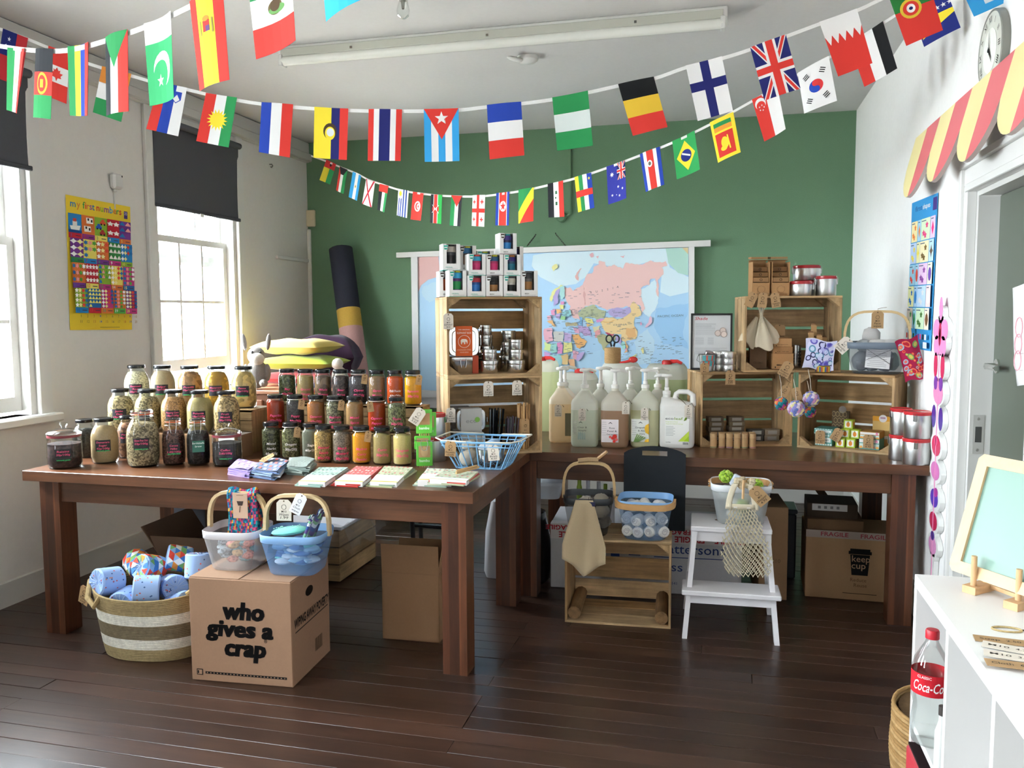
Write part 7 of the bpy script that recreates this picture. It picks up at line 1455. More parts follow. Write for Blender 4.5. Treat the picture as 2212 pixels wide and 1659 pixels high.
# ================================================================ RIGHT WALL DECOR
q = ax(2136, 110, XR-.03); t = thing('wall_clock', 'round pale wall clock with roman numerals above the striped awning', 'clock', (XR, q.y, q.z)); rc = .138
M = R(y=-pi/2)
G(0x8a8a82).lathe([(rc*.98, .0), (rc, .004), (rc, .026), (rc*.97, .029), (rc*.94, .026)], 40, None, M, cap=False).obj('rim', 'satin', t)
G(0xd2d2c8).lathe([(rc*.95, .022), (rc*.95, .026), (0, .0262)], 40, None, M, cap=False).obj('dial', 'paper', t); G(0xe4e4dc).lathe([(rc*.55, .0265), (rc*.55, .0275), (0, .0276)], 32, None, M, cap=False).obj('inner_dial', 'paper', t)
for k, s_ in enumerate(('XII', 'I', 'II', 'III', 'IIII', 'V', 'VI', 'VII', 'VIII', 'IX', 'X', 'XI')):
    a = pi/2-k*pi/6; Mt = Tr(-.0285, -rc*.76*cos(a), rc*.76*sin(a)) @ R(z=-pi/2) @ R(x=pi/2) @ R(z=a-pi/2); G().text(s_, .030, Mt, 0x3a3a38, .006).obj('numeral', 'matte', t)
g = G(0x1c1c1c)
for a, l, w2 in ((pi/2+.06, .085, .004), (-.95, .062, .006)): g.add([(-.031, -cos(a+pi/2)*w2-0*l, sin(a+pi/2)*w2), (-.031, -cos(a)*l, sin(a)*l), (-.031, cos(a+pi/2)*w2, -sin(a+pi/2)*w2), (-.031, cos(a)*.02, -sin(a)*.02)], [(0, 1, 2, 3)])
g.lathe([(.007, .030), (.006, .034), (0, .034)], 12, None, M); g.obj('hands', 'matte', t)
# striped scalloped awning board
t = thing('striped_awning', 'red and yellow striped scalloped awning board above the doorway', 'awning', (XR-.03, 4.40, 2.265)); sw = .232; lean = .24
Ma = R(y=lean)
for k in range(5):
    y0 = -2*sw*k; n = 14; poly = []
    for i in range(n+1): f = i/n; poly.append((-f*2*sw, -.155-.155*abs(sin(pi*f))**.55))
    def half(a, b): 
        pts = [(x, z) for x, z in poly if -2*sw*b-1e-6 <= x <= -2*sw*a+1e-6]; return [(-2*sw*a, 0)]+pts+[(-2*sw*b, 0)]
    for (a, b), c, nm in (((0, .5), 0xf4e4a4, 'yellow_stripe'), ((.5, 1), 0xe6747a, 'red_stripe')):
        pts = half(a, b); m_ = len(pts); vs = [(-.016, y0+x, z) for x, z in pts]+[(0, y0+x, z) for x, z in pts]
        G(c).add(vs, [tuple(range(m_))]).add(vs, [tuple(range(m_, 2*m_))[::-1]]+[(i, (i+1) % m_, m_+(i+1) % m_, m_+i) for i in range(m_)], 0xb8a8a0).obj(nm, 'satin', t, M=Ma)  # edges and back painted grey, the shadow side's tone put into the colour
# flower growth chart
t = thing('flower_growth_chart', 'white wooden cut-out strip of painted pink and purple flowers by the door', 'growth chart', (XR-.012, 3.905, .10))
g = G(0xe0e0dc); zt = 1.26
def yz(px, py): p_ = ax(px, py, XR-.02); return p_.z-.10
def blobz(zc, ry, rz, yo=0):
    ry *= 1.45; g.prism([(yo+ry*cos(2*pi*i/16), zc+rz*sin(2*pi*i/16)) for i in range(16)], -.010, .010, None, Matrix(((0, 0, 1, 0), (1, 0, 0, 0), (0, 1, 0, 0), (0, 0, 0, 1))))
Z = lambda py: yz(2032, py)
g.box((-.0098, -.030, 0), (.0098, .030, Z(700)))
for py, ry, rz in ((685, .028, .05), (712, .085, .06), (738, .075, .06), (795, .07, .06), (848, .075, .06), (907, .07, .06), (968, .07, .06), (1025, .07, .055), (1087, .07, .055), (1140, .065, .05), (1195, .065, .05), (1218, .03, .03)): blobz(Z(py), ry, rz)
g.obj('backing', 'satin', t)
def pet(name, py, col, shapes):
    g = G(col); K = Matrix(((0, 0, -1, -.0105), (1, 0, 0, 0), (0, 1, 0, 0), (0, 0, 0, 1)))
    for yo, zo, ry, rz, c in shapes: g.prism([(yo*1.45+1.45*ry*cos(2*pi*i/14), Z(py)+zo+rz*sin(2*pi*i/14)) for i in range(14)], 0, .001 if c is None else .002, c, K)
    g.obj(name, 'satin', t)
G(0xe89ac0).box((-.0125, -.004, .05), (-.0095, .004, Z(720))).obj('painted_stem', 'satin', t)
pet('painted_flower', 712, 0xe890c4, [(0, .09, .02, .05, None), (.045, 0, .04, .045, None), (-.045, 0, .04, .045, None), (.035, -.07, .035, .045, None), (-.035, -.07, .035, .045, None), (0, -.02, .016, .05, 0xc82858), (0, -.02, .008, .025, 0x5a3a98)])
pet('painted_leaf', 790, 0xcc2458, [(.04, .0, .022, .055, None), (-.04, .0, .022, .055, None)]); pet('painted_tulip', 845, 0xe88cb8, [(0, -.01, .055, .05, None), (.03, .03, .02, .03, 0x7a3aa0), (-.03, .03, .02, .03, 0x7a3aa0)])
pet('painted_leaf', 905, 0x4a2a90, [(.04, .0, .024, .05, None), (-.04, .0, .024, .05, None)]); pet('painted_tulip', 968, 0xcc2458, [(0, 0, .05, .045, None), (0, .02, .02, .02, 0xe85a88)]); pet('painted_tulip', 1025, 0xd87ab8, [(0, 0, .05, .04, None)])
pet('painted_leaf', 1087, 0x5a3ab0, [(.0, .0, .045, .04, None), (-.02, .03, .02, .02, 0xb03a98)]); pet('painted_tulip', 1140, 0xc02050, [(0, 0, .045, .04, None)]); pet('painted_flower', 1195, 0xd890c0, [(0, 0, .045, .04, None), (0, .04, .02, .02, 0x5a3a98)])
# paper sheet and height chart on the near door casing
q = ax(2182, 650, XR-.04); t = thing('paper_drawing', 'white paper sheet with faint pink drawing taped beside the doorway', 'paper', (XR-.045, 2.68, 1.20))
g = G(0xeae8e6).grid(lambda u, v: (-.004*sin(u*5+v*4)-.012*(1-v)*u, -.06+.29*u-.06*v*u, .32-.30*v+.03*(1-u)), 8, 8)
for k in range(3): g.tube([(-.016, .13+.03*cos(a*pi/6), .20-.05*k+.03*sin(a*pi/6)) for a in range(12)], .002, 4, 0xe0a8b0, True)
ob = g.obj('sheet', 'paper', t); ob.modifiers.new('thick', 'SOLIDIFY').thickness = .0015
t = thing('height_chart', 'white height chart strip with ticks and painted birds beside the doorway', 'chart', (XR-.038, 2.70, .55)); g = G(0xe4e2de).box((-.004, -.09, 0), (0, .085, .66))
for k in range(30): g.cb((-.0045, .072-.006*(k % 5 == 0), .02+.0215*k), (.0008, .014+.012*(k % 5 == 0), .0025), 0x7a7a78)
g.obj('chart_board', 'satin', t); g = G(0x2a4ab0)
for z, c in ((.50, 0x2a4ab8), (.30, 0xa83a48), (.22, 0x5a8aa8)): g.prism([(-.03, -.035), (.05, -.01), (.055, .03), (.0, .04), (-.05, .01)], 0, .001, c, Tr(-.0052, .0, z) @ Matrix(((0, 0, -1, 0), (1, 0, 0, 0), (0, 1, 0, 0), (0, 0, 0, 1))))
g.obj('painted_birds', 'satin', t)
# ================================================================ CEILING AND LEFT WALL FITTINGS
t = thing('fluorescent_light', 'long white fluorescent batten light on the ceiling', 'light', (-1.18, 4.285, ZC)); hl_ = 1.165
G(0xdad9d4).box((-hl_-.02, -.045, -.055), (hl_+.02, .10, -.001), b=.006).obj('batten', 'satin', t)
G(0xb8b8ac).box((-hl_, -.055, -.062), (hl_, -.035, -.02), b=.002).obj('reflector', 'satin', t)
G(0xdcdcd4).tube([(-hl_, -.035, -.082), (hl_, -.035, -.082)], .026, 16).obj('diffuser_tube', 'gloss', t)
for s_ in (-1, 1): G(0xd0cfca).box((s_*hl_-.012, -.06, -.11), (s_*hl_+.012, .0, -.05), b=.004).obj('end_cap', 'satin', t)
for x in (-.75, .0, .75): G(0x8a8a84).cb((x, -.056, -.045), (.012, .004, .012)).obj('clip', 'steel', t)
q = az(871, 40, 2.765); t = thing('pendant_bulb', 'bare clear bulb in a white ceiling holder', 'bulb', (q.x, q.y, ZC))
G(0xe0dedb).lathe([(.045, 0), (.045, -.012), (.026, -.018), (.026, -.058), (.022, -.066)], 22).obj('holder', 'satin', t); G(0xb07a3a).lathe([(.0265, -.050), (.0265, -.056)], 22, cap=False).obj('brass_ring', 'satin', t); G(0xffffff).lathe([(.018, -.066), (.024, -.085), (.030, -.108), (.026, -.130), (.012, -.142), (0, -.144)], 20).obj('glass_bulb', 'glass', t); G(0x8a8884).lathe([(.010, -.066), (.006, -.10), (0, -.104)], 10).obj('filament_stem', 'steel', t)
q = az(1140, 130, ZC-.02); t = thing('ceiling_hook', 'white plastic ceiling rose with a hook blade', 'hook', (q.x, q.y, ZC)); G(0xe2e0dc).lathe([(.055, 0), (.055, -.02), (.04, -.034), (0, -.038)], 20, sx=1.1).obj('rose', 'satin', t); G(0xe2e0dc).blob((-.02, -.075, -.028), (.03, .075, .008), None, R(z=-.5), 12, 6).obj('blade', 'satin', t)
q = ax(245, 392, XL); t = thing('alarm_sensor', 'small white wall sensor above the counting poster', 'sensor', (XL, q.y, q.z)); G(0xd2d0cc).box((0, -.04, -.045), (.04, .04, .045), b=.012).obj('housing', 'satin', t); G(0xc6c4c0).box((.004, -.018, -.062), (.022, .006, -.045), b=.004).obj('bracket', 'satin', t); G(0x3a3a3a).cb((.0405, .025, .03), (.001, .008, .010)).obj('led', 'gloss', t)
G(0xcac8c4).box((0, -.006, -.16), (.006, .002, -.06)).obj('cable_cover', 'satin', t)
q = ax(582, 355, XL); t = thing('wall_hook', 'little metal hook screwed into the left wall', 'hook', (XL, q.y, q.z)); G(0x8a8884).tube([(0, 0, 0), (.02, 0, 0), (.028, 0, -.012), (.02, 0, -.024), (.008, 0, -.02)], .004, 6).obj('hook', 'steel', t)
q = ay(666, 472, YB-.02); t = thing('junction_box', 'cream junction box in the corner of the green wall', 'box', (XL+.001, YB-.001, q.z)); G(0xcfc2a4).box((0, -.035, -.07), (.075, 0, .07), b=.006).obj('housing', 'satin', t)
# ================================================================ BUNTING
W_, K_, NB, RD, GN, YL, LB = 0xe6e4e2, 0x2a2c30, 0x24286a, 0xd83c34, 0x2f8f52, 0xf0d83c, 0x3aa0dc
BU = 0x2a46a8
def jack(P, u0=0, v0=0, u1=1, v1=1):
    f = lambda u, v: (u0+(u1-u0)*u, v0+(v1-v0)*v); w = u1-u0
    P.rect(u0, v0, u1, v1, NB)
    for a, b in (((0, 0), (1, 1)), ((1, 0), (0, 1))):
        P.poly([f(max(0, a[0]-0), 0), f(a[0]+(.16 if a[0] == 0 else -.16), 0), f(b[0], 1), f(b[0]-(.16 if a[0] == 0 else -.16), 1)], W_)
    for a, b in (((0, 0), (1, 1)), ((1, 0), (0, 1))):
        P.poly([f(a[0]+(.03 if a[0] == 0 else -.03), 0), f(a[0]+(.12 if a[0] == 0 else -.12), 0), f(b[0]-(.03 if a[0] == 0 else -.03), 1), f(b[0]-(.12 if a[0] == 0 else -.12), 1)], RD)
    P.poly([f(.33, 0), f(.67, 0), f(.67, 1), f(.33, 1)], W_).poly([f(0, .39), f(1, .39), f(1, .61), f(0, .61)], W_).poly([f(.40, 0), f(.60, 0), f(.60, 1), f(.40, 1)], RD).poly([f(0, .44), f(1, .44), f(1, .56), f(0, .56)], RD)
def cresc(P, u, v, r, col, bg, du, dv, asp=.66): P.disc(u, v, r, r*asp, col).disc(u+du, v+dv, r*.82, r*.82*asp, bg)
def fl_(n):
    P = Pr()
    if n == 'IR': P.V(GN, W_, RD).disc(.5, .5, .07, .06, 0xd8c088)
    elif n == 'AF': P.H(K_, RD, GN).disc(.58, .5, .26, .16, 0xf0a83a).disc(.58, .5, .19, .12, RD).rect(.5, .44, .66, .56, 0xf0a83a)
    elif n == 'MU': P.V(GN, YL, BU, RD)
    elif n == 'SD': P.V(K_, W_, RD).poly([(0, 0), (1, 0), (.52, .43)], GN)
    elif n == 'PK': P.H(W_, 0x3aa868, w=[.27, .73]); cresc(P, .52, .60, .32, W_, 0x3aa868, -.06, .06); P.star(.42, .73, .12, .08, W_)
    elif n == 'ES': P.V(RD, YL, RD, w=[1, 2, 1]).rect(.42, .30, .62, .42, 0xb83a38).rect(.50, .36, .62, .42, 0x6a4a78).disc(.52, .28, .10, .03, 0xc88a3a).rect(.33, .29, .37, .45, 0x9a8a4a).rect(.68, .29, .72, .45, 0x9a8a4a)
    elif n == 'MX': P.H(GN, 0xf0eee0, RD).disc(.52, .49, .17, .09, 0x6a5a3a).disc(.56, .52, .20, .05, 0x6a9a58).disc(.52, .47, .12, .07, 0x5a4630)
    elif n == 'SO': P.rect(0, 0, 1, 1, 0x38b0e6)
    elif n == 'WS': P.rect(0, 0, 1, 1, 0xb82c34).rect(0, 0, .55, .5, 0x1c2468).star(.28, .16, .07, .05, W_).star(.2, .3, .05, .035, W_).star(.38, .3, .05, .035, W_)
    elif n == 'CA': P.H(RD, W_, RD).poly([(.5, .36), (.58, .42), (.66, .40), (.64, .46), (.78, .46), (.68, .52), (.72, .56), (.56, .57), (.5, .64), (.44, .57), (.28, .56), (.32, .52), (.22, .46), (.36, .46), (.34, .40), (.42, .42)], RD)
    elif n == 'IE': P.H(0xd8883a, W_, GN)
    elif n == 'SI': P.V(RD, BU, W_).poly([(.58, .12), (.88, .12), (.88, .28), (.73, .36), (.58, .28)], 0x2a46a8).poly([(.62, .28), (.73, .18), (.84, .28), (.73, .34)], W_)
    elif n == 'KU': P.V(RD, W_, GN).star(.5, .50, .33, .22, YL, 16, .62).disc(.5, .5, .22, .145, YL)
    elif n == 'NL': P.V(BU, W_, RD)
    elif n == 'EC': P.V(YL, NB, RD, w=[2, 1, 1]).disc(.47, .46, .20, .16, 0x4a3a28).disc(.47, .50, .15, .13, YL).disc(.48, .48, .11, .08, 0xd8dce0)
    elif n == 'TH': P.V(RD, W_, NB, W_, RD, w=[1, 1, 2, 1, 1])
    elif n == 'CU': P.V(LB, W_, LB, W_, LB).poly([(0, 0), (1, 0), (.5, .58)], RD).star(.5, .18, .20, .13, W_)
    elif n == 'FR': P.H(BU, W_, RD)
    elif n == 'NG': P.H(GN, 0xd8e0dc, GN)
    elif n == 'BE': P.H(0x18191a, 0xe0b83a, RD)
    elif n == 'FI': P.rect(0, 0, 1, 1, W_).rect(.38, 0, .62, 1, NB).rect(0, .34, 1, .50, NB)
    elif n == 'GB': jack(P)
    elif n == 'BH':
        P.rect(0, 0, 1, 1, RD).rect(0, 0, 1, .30, W_)
        for k in range(5): P.poly([(.2*k, .29), (.2*k+.2, .29), (.2*k+.1, .46)], W_)
    elif n == 'PT': P.H(0x2a7a3a, RD, w=[.4, .6]).disc(.40, .40, .27, .18, 0xd8b83a).disc(.40, .40, .20, .13, RD).disc(.40, .40, .11, .08, W_).disc(.40, .40, .05, .03, NB)
    elif n == 'FJ': P.rect(0, 0, 1, 1, LB).rect(.42, .66, .70, .86, 0xd8dce0).rect(.42, .66, .70, .72, RD)
    elif n == 'GW': P.V(0xd8c83a, GN, v0=.33).rect(0, 0, 1, .33, 0xc03030).star(.5, .16, .16, .11, K_)
    elif n == 'KW': P.V(RD, W_, GN).poly([(0, 0), (1, 0), (.67, .28), (.33, .28)], K_)
    elif n == 'AR': P.V(LB, W_, LB).star(.5, .5, .12, .08, 0xc8a83a, 8)
    elif n == 'JE': P.rect(0, 0, 1, 1, W_).poly([(0, 0), (.14, 0), (1, 1), (.86, 1)], 0xc02c3c).poly([(1, 0), (.86, 0), (0, 1), (.14, 1)], 0xc02c3c)
    elif n == 'AE': P.V(K_, W_, GN, v0=.28).rect(0, 0, 1, .28, RD)
    elif n == 'UY': P.V(W_, 0x2a4a9c, W_, 0x2a4a9c, W_, 0x2a4a9c, W_, 0x2a4a9c, W_).rect(0, 0, .56, .33, W_).star(.28, .16, .20, .13, YL, 8, .6)
    elif n == 'TN': P.rect(0, 0, 1, 1, RD).disc(.5, .5, .28, .19, W_); cresc(P, .5, .5, .20, RD, W_, .08, 0, .68); P.star(.56, .5, .10, .07, RD)
    elif n == 'KE': P.V(K_, W_, RD, W_, 0x3ab858, w=[30, 5, 30, 5, 30]).disc(.5, .5, .30, .14, RD).rect(.36, .45, .42, .55, W_).rect(.58, .45, .64, .55, W_).line((.2, .36), (.8, .64), .03, W_).line((.8, .36), (.2, .64), .03, W_)
    elif n == 'PS': P.V(GN, W_, K_).poly([(0, 0), (1, 0), (.5, .38)], RD)
    elif n == 'GE':
        P.rect(0, 0, 1, 1, W_).rect(.40, 0, .60, 1, RD).rect(0, .43, 1, .56, RD)
        for a in (.2, .8):
            for b in (.22, .78): P.rect(a-.03, b-.07, a+.03, b+.07, RD).rect(a-.11, b-.02, a+.11, b+.02, RD)
    elif n == 'KP': P.V(BU, W_, RD, W_, BU, w=[4, 1, 12, 1, 4]).disc(.5, .42, .25, .16, W_).star(.5, .42, .22, .15, RD)
    elif n == 'CG': P.rect(0, 0, 1, 1, YL).poly([(0, 0), (.92, 0), (0, .66)], GN).poly([(1, .32), (1, 1), (.1, 1)], RD)
    elif n == 'IQ': P.V(K_, W_, RD).rect(.44, .25, .56, .34, 0x3a6a48).rect(.42, .42, .50, .47, 0x3a6a48).rect(.44, .56, .56, .66, 0x3a6a48)
    elif n == 'CF': P.V(YL, GN, W_, BU).rect(0, .42, 1, .60, RD).star(.86, .14, .08, .055, YL)
    elif n == 'AU':
        P.rect(0, 0, 1, 1, 0x343a98); jack(P, .52, 0, 1, .44)
        for u, v, r in ((.26, .26, .11), (.56, .62, .06), (.8, .70, .06), (.24, .80, .06), (.62, .86, .06), (.46, .82, .03)): P.star(u, v, r, r*.66, W_, 7, .45)
    elif n == 'CR': P.V(BU, W_, RD, W_, BU, w=[1, 1, 2, 1, 1]).disc(.45, .34, .13, .09, W_).disc(.45, .34, .07, .05, 0x6a6a5a)
    elif n == 'BR': P.rect(0, 0, 1, 1, 0x36a058).poly([(.5, .12), (.90, .5), (.5, .88), (.10, .5)], YL).disc(.5, .5, .23, .155, 0x24307c).poly([(.34, .40), (.68, .52), (.66, .56), (.32, .44)], W_)
    elif n == 'LK': P.rect(0, 0, 1, 1, YL).rect(.12, .10, .86, .20, GN).rect(.12, .20, .86, .31, 0xe89a3a).rect(.12, .36, .86, .92, RD).disc(.48, .62, .16, .14, YL).disc(.40, .74, .14, .06, YL).rect(.42, .48, .50, .60, YL).line((.62, .46), (.66, .80), .05, YL)
    elif n == 'SG':
        P.V(RD, W_); cresc(P, .25, .18, .20, W_, RD, .0, .05)
        for k in range(5): a = k*2*pi/5; P.star(.26+.09*cos(a), .28+.06*sin(a), .035, .024, W_)
    elif n == 'KR':
        P.rect(0, 0, 1, 1, W_).poly([(.5+.22*cos(a*pi/10), .5+.145*sin(a*pi/10)) for a in range(5, 16)], 0x2a4ab0).poly([(.5+.22*cos(a*pi/10), .5+.145*sin(a*pi/10)) for a in range(-5, 6)], 0xd83c3c).disc(.5, .4275, .11, .0725, 0xd83c3c).disc(.5, .5725, .11, .0725, 0x2a4ab0)
        for u, v, a in ((.24, .22, -.6), (.76, .22, .6), (.24, .78, .6), (.76, .78, -.6)):
            for k in (-1, 0, 1): du, dv = .05*k*sin(a)*-1, .045*k*cos(a); P.line((u+du-.09*cos(a), v+dv-.055*sin(a)), (u+du+.09*cos(a), v+dv+.055*sin(a)), .03, 0x1c1c1c)
    elif n == 'YE': P.V(RD, W_, 0x1a1a1c)
    elif n == 'BA':
        P.rect(0, 0, 1, 1, 0x24307c).poly([(.02, .86), (.45, .50), (1, .52), (1, .62)], YL)
        for k in range(5): P.star(.30+.17*k, .40-.004*k, .08, .055, W_)
    return P
FDESC = dict(IR='green white red vertical striped flag', AF='black red and green flag with yellow emblem', MU='green yellow blue red striped flag', SD='flag with green triangle over black white red stripes', PK='green flag with white crescent and star', ES='red and yellow flag with coat of arms', MX='white and red flag with eagle emblem', SO='plain light blue flag', WS='red flag with dark blue starred corner', CA='red and white flag with maple leaf', IE='orange white green banded flag', SI='red blue white flag with shield', KU='red white green flag with yellow sun', NL='blue white red flag hanging on its side', EC='yellow blue red flag with emblem', TH='red white navy striped flag', CU='blue striped flag with red triangle and star', FR='blue white red banded flag', NG='green white green banded flag', BE='black yellow red banded flag', FI='white flag with blue cross', GB='blue flag with red and white crosses', BH='red flag with white zigzag top', PT='green and red flag with round crest', FJ='light blue flag with small crest', GW='red yellow green flag with black star', KW='red white green flag with black wedge', AR='light blue and white striped flag', JE='white flag with red diagonal cross', AE='red topped black white green flag', UY='white flag with blue stripes and sun', TN='red flag with crescent in white disc', KE='black red green flag with shield', PS='green white black flag with red triangle', GE='white flag with red crosses', KP='blue bordered red flag with star', CG='green yellow red diagonal flag', IQ='black white red flag with script', CF='four colour striped flag with red band', AU='blue flag with stars and corner crosses', CR='blue white red striped flag with crest', BR='green flag with yellow diamond', LK='yellow bordered flag with lion', SG='red and white flag with crescent and stars', KR='white flag with red and blue circle', YE='red white black striped flag', BA='navy flag with yellow wedge and stars')
def pw(u, n=5, k=1.0):
    q = min(n-1, max(0, int(u*n+1e-9))); f = u*n-q; return sin(pi*k*q/n)*(1-f)+sin(pi*k*(q+1)/n)*f
def bunting(label, anchors, curve, flags, amp=.012):
    (x1, d1), (x2, d2) = anchors
    A, B = ad(x1, 300, d1), ad(x2, 300, d2); n = Vector((B.y-A.y, -(B.x-A.x), 0)).normalized()
    if n.dot(O-A) < 0: n = -n
    def hit(px, py, e=0): d = ray(px, py); p_ = O+d*((A-O).dot(n)/d.dot(n)); return p_+n*e
    mid = hit(*curve[len(curve)//2]); t = thing('flag_bunting', label, 'bunting', mid)
    g = G(0xe4e2df); pts = [hit(*c, .0) for c in curve]; sm = []
    for i in range(len(pts)-1):
        p0, p1, p2, p3 = pts[max(i-1, 0)], pts[i], pts[i+1], pts[min(i+2, len(pts)-1)]
        for k in range(4): s_ = k/4; sm.append(.5*((2*p1)+(p2-p0)*s_+(2*p0-5*p1+4*p2-p3)*s_*s_+(3*p1-p0-3*p2+p3)*s_**3))
    sm.append(pts[-1]); tw = .013; N = len(sm); vs = []
    for p_ in sm: vs += [p_-n*.0012, p_-n*.0012-Vector((0, 0, tw)), p_-n*.0024-Vector((0, 0, tw)), p_-n*.0024]
    g.add(vs, [(j*4+i, j*4+(i+1) % 4, (j+1)*4+(i+1) % 4, (j+1)*4+i) for j in range(N-1) for i in range(4)]); objw(g, 'string_tape', 'cloth', t)
    for k, (nm, a, b, c, d) in enumerate(flags):
        TL, TR_, BL_, BR_ = hit(*a), hit(*b), hit(*c), hit(*d); s1 = (1 if k % 2 else -1)
        def fn(u, v, e=0):
            p_ = TL.lerp(TR_, u).lerp(BL_.lerp(BR_, u), v); return p_+n*(e+amp*s1*pw(u)+.004)
        g = G(); P = fl_(nm); P.put(g, fn, cuts=5, both=True, eps=.00016); o = objw(g, 'flag', 'paper', t); o['label'] = FDESC[nm]
bunting('string of paper flags nearest the windows, sagging low', ((20, 2.617), (600, 1.749)), [(-60, 85), (0, 95), (60, 103), (125, 105), (175, 97), (240, 78), (330, 45), (420, 2), (520, -45), (640, -105), (760, -165), (900, -240)],
 [('IR', (19, 103), (56, 105), (17, 238), (39, 246)), ('AF', (80, 106), (118, 106), (75, 254), (113, 258)), ('MU', (149, 101), (194, 91), (154, 250), (192, 250)), ('SD', (231, 82), (279, 64), (233, 251), (281, 241)), ('PK', (314, 52), (372, 24), (327, 230), (379, 212)), ('ES', (413, 4), (484, -30), (435, 198), (499, 173)), ('MX', (537, -55), (630, -100), (557, 129), (642, 88)), ('SO', (692, -132), (785, -180), (708, 48), (800, -6))], .008)
bunting('long string of paper flags crossing the middle of the room', ((220, 3.39), (1770, 3.01)), [(-60, 38), (8, 62), (62, 82), (117, 105), (165, 125), (230, 146), (290, 162), (345, 178), (405, 190), (470, 205), (566, 221), (680, 231), (797, 236), (916, 236), (991, 234), (1052, 227), (1126, 220), (1193, 211), (1270, 196), (1337, 181), (1412, 166), (1481, 142), (1560, 122), (1620, 103), (1697, 75), (1769, 48), (1850, 19), (1917, -12), (2010, -48), (2120, -90)],
 [('WS', (8, 62), (62, 83), (-8, 168), (46, 188)), ('CA', (106, 99), (152, 117), (98, 206), (145, 225)), ('IE', (222, 143), (285, 160), (202, 243), (263, 264)), ('SI', (345, 178), (405, 190), (317, 279), (386, 295)), ('KU', (446, 201), (513, 211), (425, 305), (495, 319)), ('NL', (566, 221), (634, 226), (560, 329), (627, 341)), ('EC', (680, 231), (753, 235), (678, 341), (750, 346)), ('TH', (797, 236), (869, 237), (795, 348), (866, 348)), ('CU', (916, 236), (991, 234), (918, 350), (993, 348)), ('FR', (1052, 227), (1126, 220), (1058, 345), (1133, 336)), ('NG', (1193, 211), (1270, 196), (1204, 326), (1281, 315)), ('BE', (1335, 182), (1412, 166), (1367, 294), (1442, 275)), ('FI', (1481, 142), (1559, 122), (1507, 262), (1583, 240)), ('GB', (1620, 103), (1697, 75), (1651, 218), (1729, 192)), ('BH', (1769, 48), (1850, 19), (1810, 166), (1884, 137)), ('PT', (1917, -12), (2003, -45), (1957, 100), (2036, 66)), ('FJ', (2056, -65), (2140, -98), (2103, 37), (2178, 3))], .004)
bunting('string of small paper flags hanging before the green wall', ((762, 6.2), (1791, 3.68)), [(672, 335), (700, 345), (730, 357), (770, 373), (795, 386), (830, 398), (862, 408), (900, 415), (960, 421), (1034, 422), (1087, 416), (1138, 408), (1190, 396), (1245, 382), (1311, 360), (1385, 332), (1453, 305), (1535, 265), (1625, 215), (1724, 158), (1791, 121), (1835, 92), (1908, 46), (1965, 10), (2040, -34)],
 [('GW', (706, 345), (727, 355), (691, 389), (714, 399)), ('KW', (735, 359), (752, 367), (727, 411), (743, 419)), ('AR', (763, 371), (781, 380), (754, 426), (772, 434)), ('JE', (792, 386), (811, 393), (783, 440), (804, 448)), ('AE', (821, 397), (840, 402), (816, 453), (831, 459)), ('UY', (862, 408), (884, 412), (858, 465), (880, 471)), ('TN', (893, 414), (916, 418), (888, 474), (910, 477)), ('KE', (932, 420), (956, 421), (930, 481), (954, 484)), ('PS', (976, 422), (999, 423), (972, 487), (995, 489)), ('GE', (1022, 422), (1049, 421), (1020, 488), (1047, 490)), ('KP', (1073, 417), (1101, 414), (1071, 487), (1100, 487)), ('CG', (1121, 410), (1154, 405), (1121, 483), (1153, 478)), ('IQ', (1184, 397), (1217, 390), (1186, 470), (1220, 468)), ('CF', (1242, 383), (1278, 373), (1250, 459), (1285, 449)), ('AU', (1311, 360), (1351, 346), (1315, 442), (1354, 428)), ('CR', (1383, 333), (1426, 317), (1396, 415), (1436, 399)), ('BR', (1453, 305), (1501, 282), (1463, 388), (1513, 366)), ('LK', (1534, 265), (1585, 242), (1552, 352), (1601, 329)), ('SG', (1625, 215), (1680, 187), (1652, 306), (1698, 279)), ('KR', (1724, 158), (1791, 121), (1738, 246), (1809, 218)), ('YE', (1835, 92), (1908, 46), (1868, 188), (1939, 148)), ('BA', (1965, 10), (2040, -34), (1997, 102), (2076, 60))], .006)
# ================================================================ WHITE SHELF UNIT BY THE DOOR
SX0, SX1, SY0, SY1, SZ = .482, .872, .62, 2.245, .79
t = thing('shelf_unit', 'white cube shelf unit in front of the doorway wall', 'shelf', ((SX0+SX1)/2, (SY0+SY1)/2, 0)); W2 = 0xe8e6e3; SU = t
def sbox(nm, lo, hi, mat='satin', col=W2): objw(G(col).box(lo, hi, b=.0015), nm, mat, t)
sbox('top_panel', (SX0, SY0, SZ-.030), (SX1, SY1, SZ)); sbox('bottom_panel', (SX0, SY0, 0), (SX1, SY1, .03))
for y in (SY1-.020, SY0): sbox('end_panel', (SX0, y, .03), (SX1, y+.020, SZ-.030))
for y in (1.925, 1.605, 1.285, .965): sbox('divider', (SX0+.001, y, .03), (SX1-.001, y+.016, SZ-.030))
sbox('middle_shelf', (SX0+.002, SY0+.02, .397), (SX1-.002, SY1-.02, .413)); sbox('back_panel', (SX1-.006, SY0+.02, .03), (SX1-.001, SY1-.02, SZ-.03))
tt = thing('red_fabric_box', 'red fabric storage box in the lowest cube of the white shelf', 'box', (SX0-.012, 1.948, .0305)); G(0xb82030).box((0, 0, 0), (.34, .268, .33), b=.006).obj('fabric_box', 'cloth', tt); G(0x2a1a1c).box((.004, .004, .3302), (.336, .264, .336)).obj('dark_inset', 'matte', tt)  # box is solid; the dark plate on top stands in for its open inside
